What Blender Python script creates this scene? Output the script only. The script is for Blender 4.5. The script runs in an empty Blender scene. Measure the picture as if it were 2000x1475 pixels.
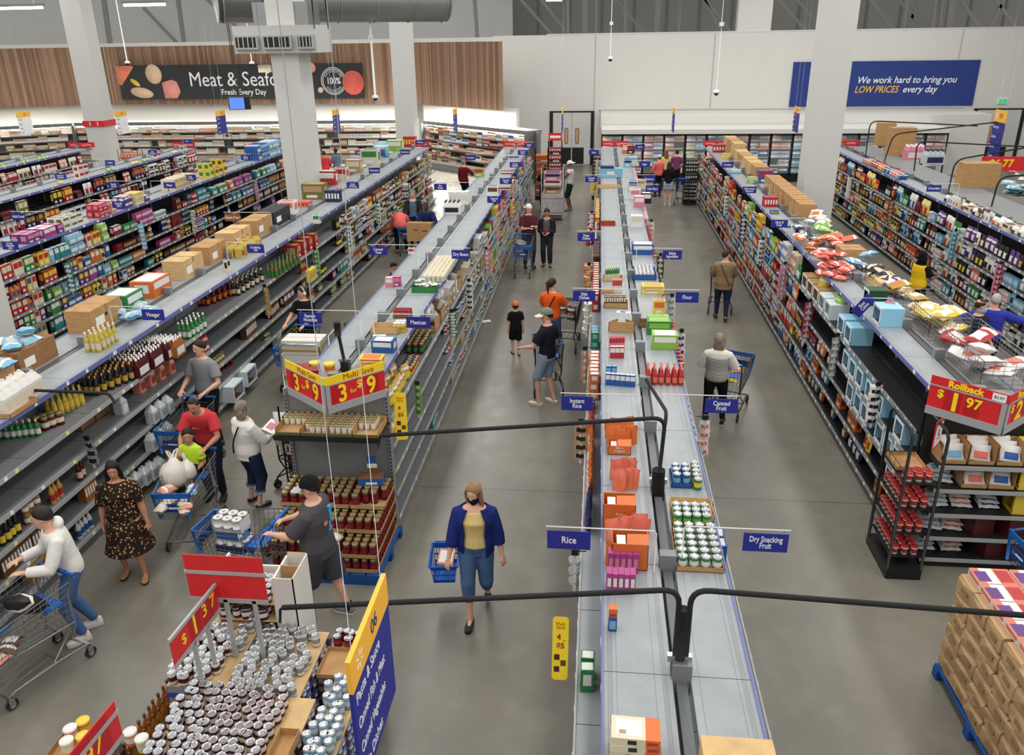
import bpy, math, random
import numpy as np
from mathutils import Vector, Matrix
R_ = math.radians
SC = bpy.context.scene
COL = SC.collection
rnd = random.Random(11)

# ------------------------------------------------------------------ camera, world, light, exposure
EYE = Vector((0.0, 0.0, 6.0))
F_PX, YAW, PITCH, ROLL = 1585.25, 0.1064295, 0.3958735, -0.0153443
def cam_axes():
    r = Vector((math.cos(YAW), math.sin(YAW), 0)); f0 = Vector((-math.sin(YAW), math.cos(YAW), 0)); u = Vector((0, 0, 1))
    f = f0*math.cos(PITCH) - u*math.sin(PITCH); up = u*math.cos(PITCH) + f0*math.sin(PITCH)
    return r*math.cos(ROLL) + up*math.sin(ROLL), up*math.cos(ROLL) - r*math.sin(ROLL), f
CR, CU, CF = cam_axes()
cam_d = bpy.data.cameras.new('camera'); cam = bpy.data.objects.new('camera', cam_d); COL.objects.link(cam)
cam_d.sensor_fit = 'HORIZONTAL'; cam_d.sensor_width = 36.0; cam_d.lens = 36.0*F_PX/2000.0; cam_d.clip_end = 200
M4 = Matrix.Identity(4)
for i in range(3):
    M4[i][0] = CR[i]; M4[i][1] = CU[i]; M4[i][2] = -CF[i]; M4[i][3] = EYE[i]
cam.matrix_world = M4
SC.camera = cam
W = bpy.data.worlds.new('world'); SC.world = W; W.use_nodes = True
W.node_tree.nodes['Background'].inputs[0].default_value = (1.0, 0.985, 0.955, 1)
W.node_tree.nodes['Background'].inputs[1].default_value = 0.42
SC.view_settings.view_transform = 'Standard'; SC.view_settings.look = 'None'
SC.view_settings.gamma = 1.0; SC.view_settings.use_curve_mapping = False
SC.view_settings.exposure = 0.36
SC.cycles.max_bounces = 5; SC.cycles.diffuse_bounces = 3; SC.cycles.glossy_bounces = 3
SC.cycles.transmission_bounces = 3; SC.cycles.transparent_max_bounces = 6
SC.cycles.sample_clamp_indirect = 4.0
def area(name, x, y, z, sx, sy, power, col=(1, .97, .92)):
    d = bpy.data.lights.new(name, 'AREA'); d.shape = 'RECTANGLE'; d.size = sx; d.size_y = sy; d.energy = power; d.color = col
    o = bpy.data.objects.new(name, d); o.location = (x, y, z); COL.objects.link(o); return o
for k, x in enumerate((-24, -17.5, -11, -4.6, 1.6, 7.8, 14)):      # the hall's rows of ceiling lamps, above the frame
    area('ceiling_lamp_row', x, 18, 9.6, 1.1, 44, 800)

# pixel of the 2000 x 1475 photograph -> point on a real plane of the store (for reading positions off the photo)
def ray(u, v):
    return CR*((u-1000)/F_PX) - CU*((v-737.5)/F_PX) + CF
def gz(u, v, z):
    d = ray(u, v); return EYE + d*((z-6.0)/d.z)
def gy(u, v, y):
    d = ray(u, v); return EYE + d*(y/d.y)

# ------------------------------------------------------------------ materials
MATS = {}
def mat(name, col, rough=.55, metal=0.0, noise=0.0, nscale=6.0, spec=.4, emit=0.0, bump=0.0, trans=0.0, alpha=1.0):
    if name in MATS: return MATS[name]
    m = bpy.data.materials.new(name); m.use_nodes = True; nt = m.node_tree; b = nt.nodes['Principled BSDF']
    c = tuple((x/255.0 if x > 1 else x) for x in col); c = tuple((x/12.92 if x <= .04045 else ((x+.055)/1.055)**2.4) for x in c)
    b.inputs['Base Color'].default_value = (*c, 1); b.inputs['Roughness'].default_value = rough; b.inputs['Metallic'].default_value = metal
    b.inputs['Specular IOR Level'].default_value = spec
    if trans: b.inputs['Transmission Weight'].default_value = trans
    if alpha < 1: b.inputs['Alpha'].default_value = alpha
    if emit:
        b.inputs['Emission Color'].default_value = (*c, 1); b.inputs['Emission Strength'].default_value = emit
    if noise or bump:
        tc = nt.nodes.new('ShaderNodeTexCoord'); n = nt.nodes.new('ShaderNodeTexNoise'); n.inputs['Scale'].default_value = nscale; n.inputs['Detail'].default_value = 4
        nt.links.new(tc.outputs['Object'], n.inputs['Vector'])
        if noise:
            mx = nt.nodes.new('ShaderNodeMix'); mx.data_type = 'RGBA'
            mx.inputs[6].default_value = (*[x*(1-noise) for x in c], 1); mx.inputs[7].default_value = (*[min(1, x*(1+noise)) for x in c], 1)
            nt.links.new(n.outputs['Fac'], mx.inputs[0]); nt.links.new(mx.outputs[2], b.inputs['Base Color'])
        if bump:
            bp = nt.nodes.new('ShaderNodeBump'); bp.inputs['Strength'].default_value = bump; bp.inputs['Distance'].default_value = .02
            nt.links.new(n.outputs['Fac'], bp.inputs['Height']); nt.links.new(bp.outputs['Normal'], b.inputs['Normal'])
    m.diffuse_color = (*c, 1); MATS[name] = m; return m
def lin(col):
    c = [x/255.0 for x in col]; return tuple((x/12.92 if x <= .04045 else ((x+.055)/1.055)**2.4) for x in c)+(1,)
def nodes_of(name, rough=.5, spec=.4):
    m = bpy.data.materials.new(name); m.use_nodes = True; nt = m.node_tree; b = nt.nodes['Principled BSDF']
    b.inputs['Roughness'].default_value = rough; b.inputs['Specular IOR Level'].default_value = spec; MATS[name] = m
    return m, nt, b
def ramp(nt, fac, stops):
    r = nt.nodes.new('ShaderNodeValToRGB'); e = r.color_ramp.elements
    e[0].position, e[0].color = stops[0][0], lin(stops[0][1]); e[1].position, e[1].color = stops[-1][0], lin(stops[-1][1])
    for p, c in stops[1:-1]:
        k = e.new(p); k.color = lin(c)
    nt.links.new(fac, r.inputs[0]); return r.outputs[0]
def mathn(nt, op, a, b=None, clamp=False):
    n = nt.nodes.new('ShaderNodeMath'); n.operation = op; n.use_clamp = clamp
    for i, x in enumerate((a, b)):
        if x is None: continue
        if isinstance(x, (int, float)): n.inputs[i].default_value = x
        else: nt.links.new(x, n.inputs[i])
    return n.outputs[0]
def mixc(nt, fac, a, b):
    n = nt.nodes.new('ShaderNodeMix'); n.data_type = 'RGBA'
    for i, x in ((0, fac), (6, a), (7, b)):
        if isinstance(x, tuple): n.inputs[i].default_value = x
        elif isinstance(x, (int, float)): n.inputs[i].default_value = x
        else: nt.links.new(x, n.inputs[i])
    return n.outputs[2]
def noise_n(nt, vec, scale, detail=4, rough=.55):
    n = nt.nodes.new('ShaderNodeTexNoise'); n.inputs['Scale'].default_value = scale; n.inputs['Detail'].default_value = detail; n.inputs['Roughness'].default_value = rough
    nt.links.new(vec, n.inputs['Vector']); return n.outputs['Fac']
def objco(nt, scale=None):
    tc = nt.nodes.new('ShaderNodeTexCoord'); o = tc.outputs['Object']
    if scale:
        mp = nt.nodes.new('ShaderNodeMapping'); mp.inputs['Scale'].default_value = scale; nt.links.new(o, mp.inputs['Vector']); o = mp.outputs[0]
    return o

def floor_material():
    m, nt, b = nodes_of('polished_concrete', .3, .45)
    co = objco(nt); big = noise_n(nt, co, .32, 5, .6); mid = noise_n(nt, co, 2.3, 6, .62); fine = noise_n(nt, co, 46, 3, .7)
    base = ramp(nt, big, [(.3, (108, 104, 95)), (.5, (122, 118, 108)), (.7, (137, 132, 121))])
    base = mixc(nt, mathn(nt, 'MULTIPLY', mathn(nt, 'SUBTRACT', mid, .5, True), 1.3, True), base, lin((150, 146, 136)))
    stain = ramp(nt, noise_n(nt, co, 1.1, 8, .68), [(.60, (0, 0, 0)), (.72, (255, 255, 255))])
    base = mixc(nt, mathn(nt, 'MULTIPLY', stain, .16), base, lin((84, 80, 70)))
    speck = ramp(nt, fine, [(.62, (0, 0, 0)), (.72, (255, 255, 255))])
    base = mixc(nt, mathn(nt, 'MULTIPLY', speck, .16), base, lin((80, 76, 68)))
    sx = nt.nodes.new('ShaderNodeSeparateXYZ'); nt.links.new(co, sx.inputs[0])
    # saw-cut joints of the slab
    dj = mathn(nt, 'ABSOLUTE', mathn(nt, 'SUBTRACT', mathn(nt, 'MODULO', mathn(nt, 'ADD', sx.outputs[1], 1.6), 12.0), 11.7))
    j = mathn(nt, 'LESS_THAN', dj, .012)
    dj2 = mathn(nt, 'ABSOLUTE', mathn(nt, 'SUBTRACT', mathn(nt, 'MODULO', mathn(nt, 'ADD', sx.outputs[0], 60.0), 12.0), 8.4))
    j = mathn(nt, 'MAXIMUM', j, mathn(nt, 'LESS_THAN', dj2, .01))
    base = mixc(nt, mathn(nt, 'MULTIPLY', j, .6), base, lin((70, 66, 58)))
    nt.links.new(base, b.inputs['Base Color'])
    rr = mathn(nt, 'ADD', mathn(nt, 'MULTIPLY', mid, .3), .16); nt.links.new(rr, b.inputs['Roughness'])
    return m
def shelf_material(name, c, hole, rough=.42):
    # painted steel shelf, front edge at local x=0, rear at x=1 in units of metres; perforated strips near both edges and two folded lines
    m, nt, b = nodes_of(name, rough, .5)
    co = objco(nt); s = nt.nodes.new('ShaderNodeSeparateXYZ'); nt.links.new(co, s.inputs[0])
    ax = mathn(nt, 'ABSOLUTE', s.outputs[0])
    n = noise_n(nt, co, 3.0, 5); base = ramp(nt, n, [(.3, tuple(int(x*.94) for x in c)), (.7, tuple(min(255, int(x*1.04)) for x in c))])
    fx = mathn(nt, 'SUBTRACT', mathn(nt, 'FRACT', mathn(nt, 'DIVIDE', ax, .0127)), .5); fy = mathn(nt, 'SUBTRACT', mathn(nt, 'FRACT', mathn(nt, 'DIVIDE', s.outputs[1], .0127)), .5)
    dd = mathn(nt, 'ADD', mathn(nt, 'MULTIPLY', fx, fx), mathn(nt, 'MULTIPLY', fy, fy)); dot = mathn(nt, 'LESS_THAN', dd, .075)
    a1 = mathn(nt, 'MULTIPLY', mathn(nt, 'GREATER_THAN', ax, .0254), mathn(nt, 'LESS_THAN', ax, .0635))
    a2 = mathn(nt, 'MULTIPLY', mathn(nt, 'GREATER_THAN', ax, .381), mathn(nt, 'LESS_THAN', ax, .4191))
    band = mathn(nt, 'MAXIMUM', a1, a2)
    base = mixc(nt, mathn(nt, 'MULTIPLY', dot, band), base, lin(hole))
    for p in (.088, .335):
        l = mathn(nt, 'LESS_THAN', mathn(nt, 'ABSOLUTE', mathn(nt, 'SUBTRACT', ax, p)), .0016)
        base = mixc(nt, mathn(nt, 'MULTIPLY', l, .75), base, lin(hole))
    nt.links.new(base, b.inputs['Base Color']); return m
def wood_material():
    m, nt, b = nodes_of('walnut_slats', .5, .3)
    co = objco(nt); s = nt.nodes.new('ShaderNodeSeparateXYZ'); nt.links.new(co, s.inputs[0])
    cell = mathn(nt, 'FLOOR', mathn(nt, 'DIVIDE', s.outputs[0], .11))
    wn = nt.nodes.new('ShaderNodeTexWhiteNoise'); wn.noise_dimensions = '1D'; nt.links.new(cell, wn.inputs['W'])
    grain = noise_n(nt, objco(nt, (14, 14, .6)), 1.6, 6, .6)
    f = mathn(nt, 'ADD', mathn(nt, 'MULTIPLY', wn.outputs['Value'], .45), mathn(nt, 'MULTIPLY', grain, .55))
    base = ramp(nt, f, [(.2, (100, 76, 60)), (.45, (132, 102, 82)), (.62, (150, 118, 95)), (.85, (174, 142, 117))])
    g = mathn(nt, 'LESS_THAN', mathn(nt, 'FRACT', mathn(nt, 'DIVIDE', s.outputs[0], .11)), .12)
    base = mixc(nt, mathn(nt, 'MULTIPLY', g, .55), base, lin((72, 48, 36)))
    nt.links.new(base, b.inputs['Base Color']); return m
def cardboard_material(name, c):
    m, nt, b = nodes_of(name, .8, .15)
    n = noise_n(nt, objco(nt, (3, 3, 30)), 2.0, 4)
    nt.links.new(ramp(nt, n, [(.3, tuple(int(x*.9) for x in c)), (.7, tuple(min(255, int(x*1.05)) for x in c))]), b.inputs['Base Color']); return m

WHITE = mat('white_paint', (214, 213, 208), .6, noise=.03, nscale=1.2)
COLUMN = mat('column_paint', (206, 207, 203), .6, noise=.03, nscale=2)
GREYW = mat('grey_cladding', (138, 138, 134), .7, noise=.06, nscale=.8)
TRUSS = mat('truss_grey', (150, 150, 146), .6)
BLACK = mat('black_metal', (24, 24, 25), .45)
RUBBER = mat('black_foam', (26, 26, 28), .75, bump=.3, nscale=90)
CHROME = mat('chrome', (190, 192, 194), .28, .9)
WIRE = mat('zinc_wire', (150, 152, 154), .35, .7)
STEEL = mat('galvanised', (176, 178, 178), .32, .75, noise=.15, nscale=3)
GREYP = mat('grey_plastic', (120, 122, 124), .5)
SHELF = shelf_material('pale_grey_shelf', (150, 157, 161), (78, 82, 86))
SHELF2 = mat('grey_shelf', (126, 130, 133), .42, noise=.06, nscale=3)
SHELFD = mat('dark_grey_shelf', (112, 115, 117), .4, noise=.08, nscale=2)
SHELFB = mat('black_shelf', (36, 36, 38), .4, noise=.12, nscale=2)
BACKP = mat('grey_back_panel', (122, 125, 126), .55, noise=.05, nscale=2)
BACKB = mat('black_back_panel', (26, 26, 28), .6)
RAILB = mat('blue_price_rail', (106, 112, 170), .4)
RAILG = mat('silver_price_rail', (168, 171, 174), .35, .1)
RAILY = mat('grey_price_rail', (140, 143, 146), .4)
TAGW = mat('price_tag', (236, 236, 228), .6)
TAGY = mat('yellow_tag', (240, 228, 120), .6)
SBLUE = mat('sign_blue', (38, 44, 140), .5)
SBLUE2 = mat('banner_blue', (34, 58, 128), .6, noise=.04)
SWHITE = mat('sign_white', (240, 240, 242), .5)
SYEL = mat('sign_yellow', (250, 186, 60), .5)
PYEL = mat('promo_yellow', (246, 214, 40), .5)
PRED = mat('promo_red', (214, 40, 44), .5)
PRED2 = mat('promo_red_card', (186, 28, 34), .5)
PNUM = mat('price_yellow', (252, 226, 40), .5)
CARD = cardboard_material('cardboard', (186, 146, 100))
CARD2 = cardboard_material('dark_cardboard', (150, 112, 76))
CARD3 = cardboard_material('pale_cardboard', (208, 176, 128))
CARDIN = cardboard_material('cardboard_inside', (118, 82, 52))
TAPE = mat('tape_brown', (152, 120, 84), .4)
PALLET = mat('blue_pallet', (22, 78, 150), .6, noise=.12)
LIDM = mat('tin_lid', (186, 188, 192), .24, .95)
LAMP = mat('lamp_glow', (255, 252, 244), .5, emit=9.0)
GLASSD = mat('door_glass', (40, 46, 52), .08, spec=.6)

# ------------------------------------------------------------------ mesh building
class MB:
    def __init__(s): s.v = []; s.f = []; s.m = []; s.sm = []; s.mats = []
    def mi(s, m):
        if m not in s.mats: s.mats.append(m)
        return s.mats.index(m)
    def add(s, vs, fs, m, smooth=False):
        o = len(s.v); s.v += [tuple(v) for v in vs]; k = s.mi(m)
        for f in fs:
            s.f.append(tuple(i+o for i in f)); s.m.append(k); s.sm.append(smooth)
        return s
    def box(s, x0, x1, y0, y1, z0, z1, m, mt=None):
        vs = [(x0, y0, z0), (x1, y0, z0), (x1, y1, z0), (x0, y1, z0), (x0, y0, z1), (x1, y0, z1), (x1, y1, z1), (x0, y1, z1)]
        s.add(vs, [(3, 2, 1, 0), (0, 1, 5, 4), (1, 2, 6, 5), (2, 3, 7, 6), (3, 0, 4, 7)], m)
        s.add(vs, [(4, 5, 6, 7)], mt or m); return s
    def obox(s, T, sx, sy, sz, m):
        vs = [T @ Vector((x*sx/2, y*sy/2, z*sz/2)) for x, y, z in ((-1, -1, -1), (1, -1, -1), (1, 1, -1), (-1, 1, -1), (-1, -1, 1), (1, -1, 1), (1, 1, 1), (-1, 1, 1))]
        return s.add(vs, [(3, 2, 1, 0), (4, 5, 6, 7), (0, 1, 5, 4), (1, 2, 6, 5), (2, 3, 7, 6), (3, 0, 4, 7)], m)
    def quad(s, a, b, c, d, m): return s.add([a, b, c, d], [(0, 1, 2, 3)], m)
    def tube(s, pts, r, n, m, cap=True, smooth=True):
        pts = [Vector(p) for p in pts]; rs = r if isinstance(r, (list, tuple)) else [r]*len(pts)
        vs = []; fs = []; up = None
        for i, p in enumerate(pts):
            t = (pts[min(i+1, len(pts)-1)] - pts[max(i-1, 0)]).normalized()
            if up is None: up = Vector((0, 0, 1)) if abs(t.z) < .9 else Vector((1, 0, 0))
            a = t.cross(up).normalized(); b = a.cross(t).normalized(); up = b
            for k in range(n):
                q = 2*math.pi*(k+.5)/n; vs.append(p + a*(math.cos(q)*rs[i]) + b*(math.sin(q)*rs[i]))
        for i in range(len(pts)-1):
            for k in range(n):
                k2 = (k+1) % n; fs.append((i*n+k, i*n+k2, (i+1)*n+k2, (i+1)*n+k))
        if cap: fs += [tuple(range(n)), tuple(range((len(pts)-1)*n, len(pts)*n))[::-1]]
        return s.add(vs, fs, m, smooth)
    def lathe(s, prof, n, ms, c=(0, 0, 0), smooth=True):
        # prof [(r, z)], ms one material or one per ring segment
        vs = []
        for r, z in prof:
            for k in range(n):
                q = 2*math.pi*(k+.5)/n; vs.append((c[0]+r*math.cos(q), c[1]+r*math.sin(q), c[2]+z))
        for i in range(len(prof)-1):
            m = ms[i] if isinstance(ms, (list, tuple)) else ms
            s.add([], [], m); k0 = len(s.v) if i == 0 else k0
            if i == 0: s.v += vs
            for k in range(n):
                k2 = (k+1) % n; s.f.append((k0+i*n+k, k0+i*n+k2, k0+(i+1)*n+k2, k0+(i+1)*n+k)); s.m.append(s.mi(m)); s.sm.append(smooth)
        mtop = ms[-1] if isinstance(ms, (list, tuple)) else ms
        s.f.append(tuple(k0+(len(prof)-1)*n+k for k in range(n))); s.m.append(s.mi(mtop)); s.sm.append(False)
        return s
    def ell(s, c, rx, ry, rz, m, n=10, k=6, T=None):
        vs = []; fs = []
        for i in range(k+1):
            a = math.pi*i/k
            for j in range(n):
                b = 2*math.pi*j/n; p = Vector((rx*math.sin(a)*math.cos(b), ry*math.sin(a)*math.sin(b), -rz*math.cos(a)))
                if T is not None: p = T @ p
                vs.append(p + Vector(c))
        for i in range(k):
            for j in range(n):
                j2 = (j+1) % n; fs.append((i*n+j, i*n+j2, (i+1)*n+j2, (i+1)*n+j))
        return s.add(vs, fs, m, True)
    def prism(s, poly, z0, z1, m, T=None, smooth=False):
        # poly counter-clockwise in xy
        n = len(poly); vs = [Vector((x, y, z0)) for x, y in poly] + [Vector((x, y, z1)) for x, y in poly]
        if T is not None: vs = [T @ v for v in vs]
        fs = [tuple(range(n))[::-1], tuple(range(n, 2*n))] + [(i, (i+1) % n, n+(i+1) % n, n+i) for i in range(n)]
        return s.add(vs, fs, m, smooth)
    def mesh(s, name):
        me = bpy.data.meshes.new(name); me.from_pydata(s.v, [], s.f)
        for m in s.mats: me.materials.append(m)
        me.polygons.foreach_set('material_index', s.m); me.polygons.foreach_set('use_smooth', s.sm); me.update(); return me
KIDS = {}
def obj(name, me, parent=None, loc=(0, 0, 0), rot=(0, 0, 0), sc=None):
    if isinstance(me, MB): me = me.mesh(name)
    o = bpy.data.objects.new(name, me); COL.objects.link(o); o.location = loc; o.rotation_euler = rot
    if sc: o.scale = sc
    if parent is not None:
        o.parent = parent; KIDS.setdefault(parent.name, []).append(o)
    return o
def tag(o, label=None, cat=None, group=None, kind=None):
    if label: o['label'] = label
    if cat: o['category'] = cat
    if group: o['group'] = group
    if kind: o['kind'] = kind
    return o
def thing(name, label, cat, loc=(0, 0, 0), rz=0.0, group=None):
    o = obj(name, None, None, loc, (0, 0, rz)); o.empty_display_size = .1; return tag(o, label, cat, group)
def struct(name, me, loc=(0, 0, 0), rot=(0, 0, 0), parent=None):
    o = obj(name, me, parent, loc, rot)
    if parent is None: o['kind'] = 'structure'
    return o
def dup(root, loc=None, rz=None, label=None, group=None, parent=None):
    c = root.copy(); COL.objects.link(c)
    if parent is not None: c.parent = parent; KIDS.setdefault(parent.name, []).append(c)
    if loc is not None: c.location = loc
    if rz is not None: c.rotation_euler = (c.rotation_euler[0], c.rotation_euler[1], rz)
    if label: c['label'] = label
    if group: c['group'] = group
    for ch in list(KIDS.get(root.name, ())): dup(ch, parent=c)
    return c
def text(name, s, size, m, parent, loc, rot=(0, 0, 0), ext=.0015, align='CENTER', sx=1.0, shear=0.0, space=1.0, bold=0.0):
    cu = bpy.data.curves.new(name, 'FONT'); cu.body = s; cu.size = size; cu.extrude = ext; cu.align_x = align; cu.align_y = 'CENTER'
    cu.shear = shear; cu.space_line = space; cu.offset = bold; cu.resolution_u = 3; cu.materials.append(m)
    o = obj(name, cu, parent, loc, rot); o.scale = (sx, 1, 1); return o
def frame_T(x, y, z, o):
    m = Matrix.Identity(4)
    for i in range(3):
        m[i][0] = x[i]; m[i][1] = y[i]; m[i][2] = z[i]; m[i][3] = o[i]
    return m
# ------------------------------------------------------------------ the setting
b = MB(); b.box(-42, 26, -3, 47, -.2, 0, floor_material()); struct('floor', b)
YB = 42.5
b = MB(); b.box(-5.2, 26, YB, YB+.25, 0, 6.12, WHITE); struct('wall_back', b)
b = MB(); b.box(-2.6, 26, YB-.02, YB+.3, 6.12, 6.17, WHITE); struct('trim_1', b)
b = MB()
for x in (-.24, 5.4, 11.2, 16.6): b.box(x-.012, x+.012, YB-.03, YB, 0, 6.1, mat('seam_grey', (176, 176, 172)))
b.box(0, 17.2, YB-.05, YB, 2.62, 2.66, mat('seam_grey2', (160, 160, 156))); struct('trim_2', b)
# recess behind the meat department
RP = [(-4.5, 38.8), (-9.9, 43.6), (-28.0, 44.6), (-36.5, 39.6)]
def wallseg(name, a, c, z0, z1, m, back=0.0, th=.2):
    a = Vector((*a, 0)); c = Vector((*c, 0)); d = (c-a).normalized(); n = Vector((d.y, -d.x, 0))
    if n.y < 0: n = -n
    L = (c-a).length; x = -d if d.x < 0 else d; o = c if d.x < 0 else a
    bb = MB(); bb.box(0, L, back, back+th, z0, z1, m)
    return struct(name, bb, (o.x, o.y, 0), (0, 0, math.atan2(x.y, x.x)))
WOODM = wood_material()
for i, nm in enumerate(('right', 'centre', 'left')):
    wallseg('wall_wood_'+nm, RP[i], RP[i+1], 2.95, 5.88, WOODM)
    wallseg('trim_%d' % (3+i), RP[i], RP[i+1], 5.88, 6.06, WHITE, -.02, .12)
    wallseg('wall_white_'+nm, RP[i], RP[i+1], 0, 2.95, WHITE, 1.0 if i != 1 else .9)
b = MB(); b.box(-36, -5, 45.6, 45.8, 0, 2.95, WHITE); struct('wall_recess', b)
# the open void above: dark cladding far behind, with posts and braces
b = MB(); b.box(-60, 45, 56, 56.2, 2, 14, GREYW)
for k in range(0, 52): b.box(-60+k*2.0, -59.9+k*2.0, 55.94, 56, 2, 14, mat('cladding_rib', (112, 112, 110)))
struct('wall_outer', b)
b = MB(); b.box(-44, -5.2, 52, 52.2, 2, 14, mat('grey_panel', (208, 209, 206), .7, noise=.03)); struct('wall_upper_left', b)
b = MB(); b.box(6.4, 7.95, 42.6, 43.2, 6.1, 12, WHITE); struct('pillar_rear', b)
k = 0
for u, u2, v0, v1, w in ((1143, 1143, -30, 75, .2), (1108, 1112, -30, 75, .12), (925, 935, -30, 78, .14), (1222, 1222, -30, 70, .12), (1287, 1282, -30, 68, .2), (1165, 1165, -30, 70, .1), (1600, 1600, -30, 60, .1),
                        (1832, 1822, -30, 58, .12), (1862, 1855, -30, 58, .22), (1844, 1838, -30, 58, .1), (1775, 1768, -30, 58, .1), (200, 212, -20, 82, .16), (345, 358, -20, 82, .14)):
    p, q = gy(u, v0, 50), gy(u2, v1, 50); b = MB(); b.tube([p, (q.x, 50, 4.5)], w, 4, TRUSS, smooth=False); tag(struct('truss_post', b), kind='structure')
for (u, v), (u2, v2) in (((1000, -20), (1085, 75)), ((1025, -40), (1110, 66)), ((1185, -20), (1260, 66)), ((1370, -10), (1425, 60)), ((1365, -20), (1400, 45)), ((1520, 0), (1570, 55)), ((1540, -20), (1600, 52)), ((1690, -15), (1745, 60)), ((1740, -20), (1805, 62)), ((1870, -10), (1915, 58)), ((1930, -20), (1990, 62)), ((395, -10), (470, 60)), ((280, 15), (340, 78)), ((1800, -15), (1770, 60)), ((1960, 0), (1930, 60))):
    p, q = gy(u, v, 51), gy(u2, v2, 51); d = (q-p)*.3; b = MB(); b.tube([p, q+d], .11, 4, TRUSS, smooth=False); struct('truss_brace', b)
# square clad columns
def column(x0, x1, y0, y1, name):
    bb = MB(); bb.box(x0, x1, y0, y1, 0, 9.5, COLUMN); return struct(name, bb)
column(-8.82, -8.06, 22.7, 23.7, 'column_1'); column(-8.66, -7.86, 35.6, 36.5, 'column_2'); column(5.56, 6.38, 22.9, 23.7, 'column_3')
column(-10.1, -9.3, 10.75, 11.55, 'column_4'); c1 = column(-22.9, -22.0, 35.8, 36.7, 'column_5')
p = gy(190, 212, 35.78); b = MB(); b.box(-22.96, -21.94, 35.74, 36.76, 2.62, 2.86, PRED); b.box(-22.62, -22.58, 35.73, 35.74, 2.66, 2.82, SWHITE); b.box(-22.26, -22.22, 35.73, 35.74, 2.66, 2.82, SWHITE)
tag(obj('column_band', b), 'red number band wrapped round the far white column by the meat counter', 'sign')
# service doors
def service_door(x0, x1, y, name, z1=2.56):
    bb = MB(); bb.box(x0-.16, x0, y-.06, y, 0, z1, BLACK); bb.box(x1, x1+.16, y-.06, y, 0, z1, BLACK); bb.box(x0-.16, x1+.16, y-.06, y, z1, z1+.06, BLACK)
    fr = struct(name, bb); xm = (x0+x1)/2
    for s, a, c in ((-1, x0+.01, xm-.03), (1, xm+.03, x1-.01)):
        d = MB(); d.box(a, c, y-.05, y-.02, .02, z1-.02, mat('door_white', (200, 200, 198), .5)); 
        d.box(max(a, xm-.62) if s < 0 else a, c if s < 0 else min(c, xm+.62), y-.056, y-.05, .05, .86, BLACK)
        lf = struct('door_leaf', d, parent=fr)
        cx = xm + s*.27; w = MB(); pts = []
        poly = [(cx+.1*math.cos(t), (1.72 if math.sin(t) >= 0 else 1.14) + .1*math.sin(t)) for t in [2*math.pi*i/16 for i in range(16)]]
        T = frame_T(Vector((1, 0, 0)), Vector((0, 0, 1)), Vector((0, -1, 0)), Vector((0, y-.05, 0)))
        w.prism(poly, 0, .012, BLACK, T)
        w.prism([(cx+(px-cx)*.75, 1.43+(pz-1.43)*.93) for px, pz in poly], .012, .016, mat('door_pane_light', (196, 150, 120), .2), T); struct('door_window', w, parent=lf)
service_door(-2.28, -.38, YB, 'door_1'); service_door(17.9, 19.9, YB, 'door_2')
# ceiling tube lamps that show at the top edge
for (u0, v0, u1, v1, y, lb) in ((-30, 17, 86, 19, 27, 'long white tube lamp hanging in the top left corner'), (240, 8, 325, 15, 27, 'long white tube lamp above the meat sign'), (790, 2, 832, 9, 27, 'short white lamp beside the top of the tall column by the wood wall'), (1066, 0, 1098, 4, 30, 'small lamp high above the double service doors'), (1350, -6, 1378, 2, 30, 'small lamp high above the white back wall')):
    p, q = gy(u0, v0, y), gy(u1, v1, y); b = MB(); zz = (p.z+q.z)/2+.02
    t = thing('ceiling_light', lb, 'lamp', ((p.x+q.x)/2, y, zz)); L = abs(q.x-p.x)/2
    b.box(-L, L, -.1, .1, .05, .13, GREYP); obj('housing', b, t); b = MB(); b.tube([(-L*.96, 0, .02), (L*.96, 0, .02)], .05, 8, LAMP); obj('tube', b, t)
    b = MB(); b.tube([(-L*.7, 0, .1), (-L*.7, 0, 3)], .008, 4, WIRE); b.tube([(L*.7, 0, .1), (L*.7, 0, 3)], .008, 4, WIRE); obj('hanger', b, t)

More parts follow.
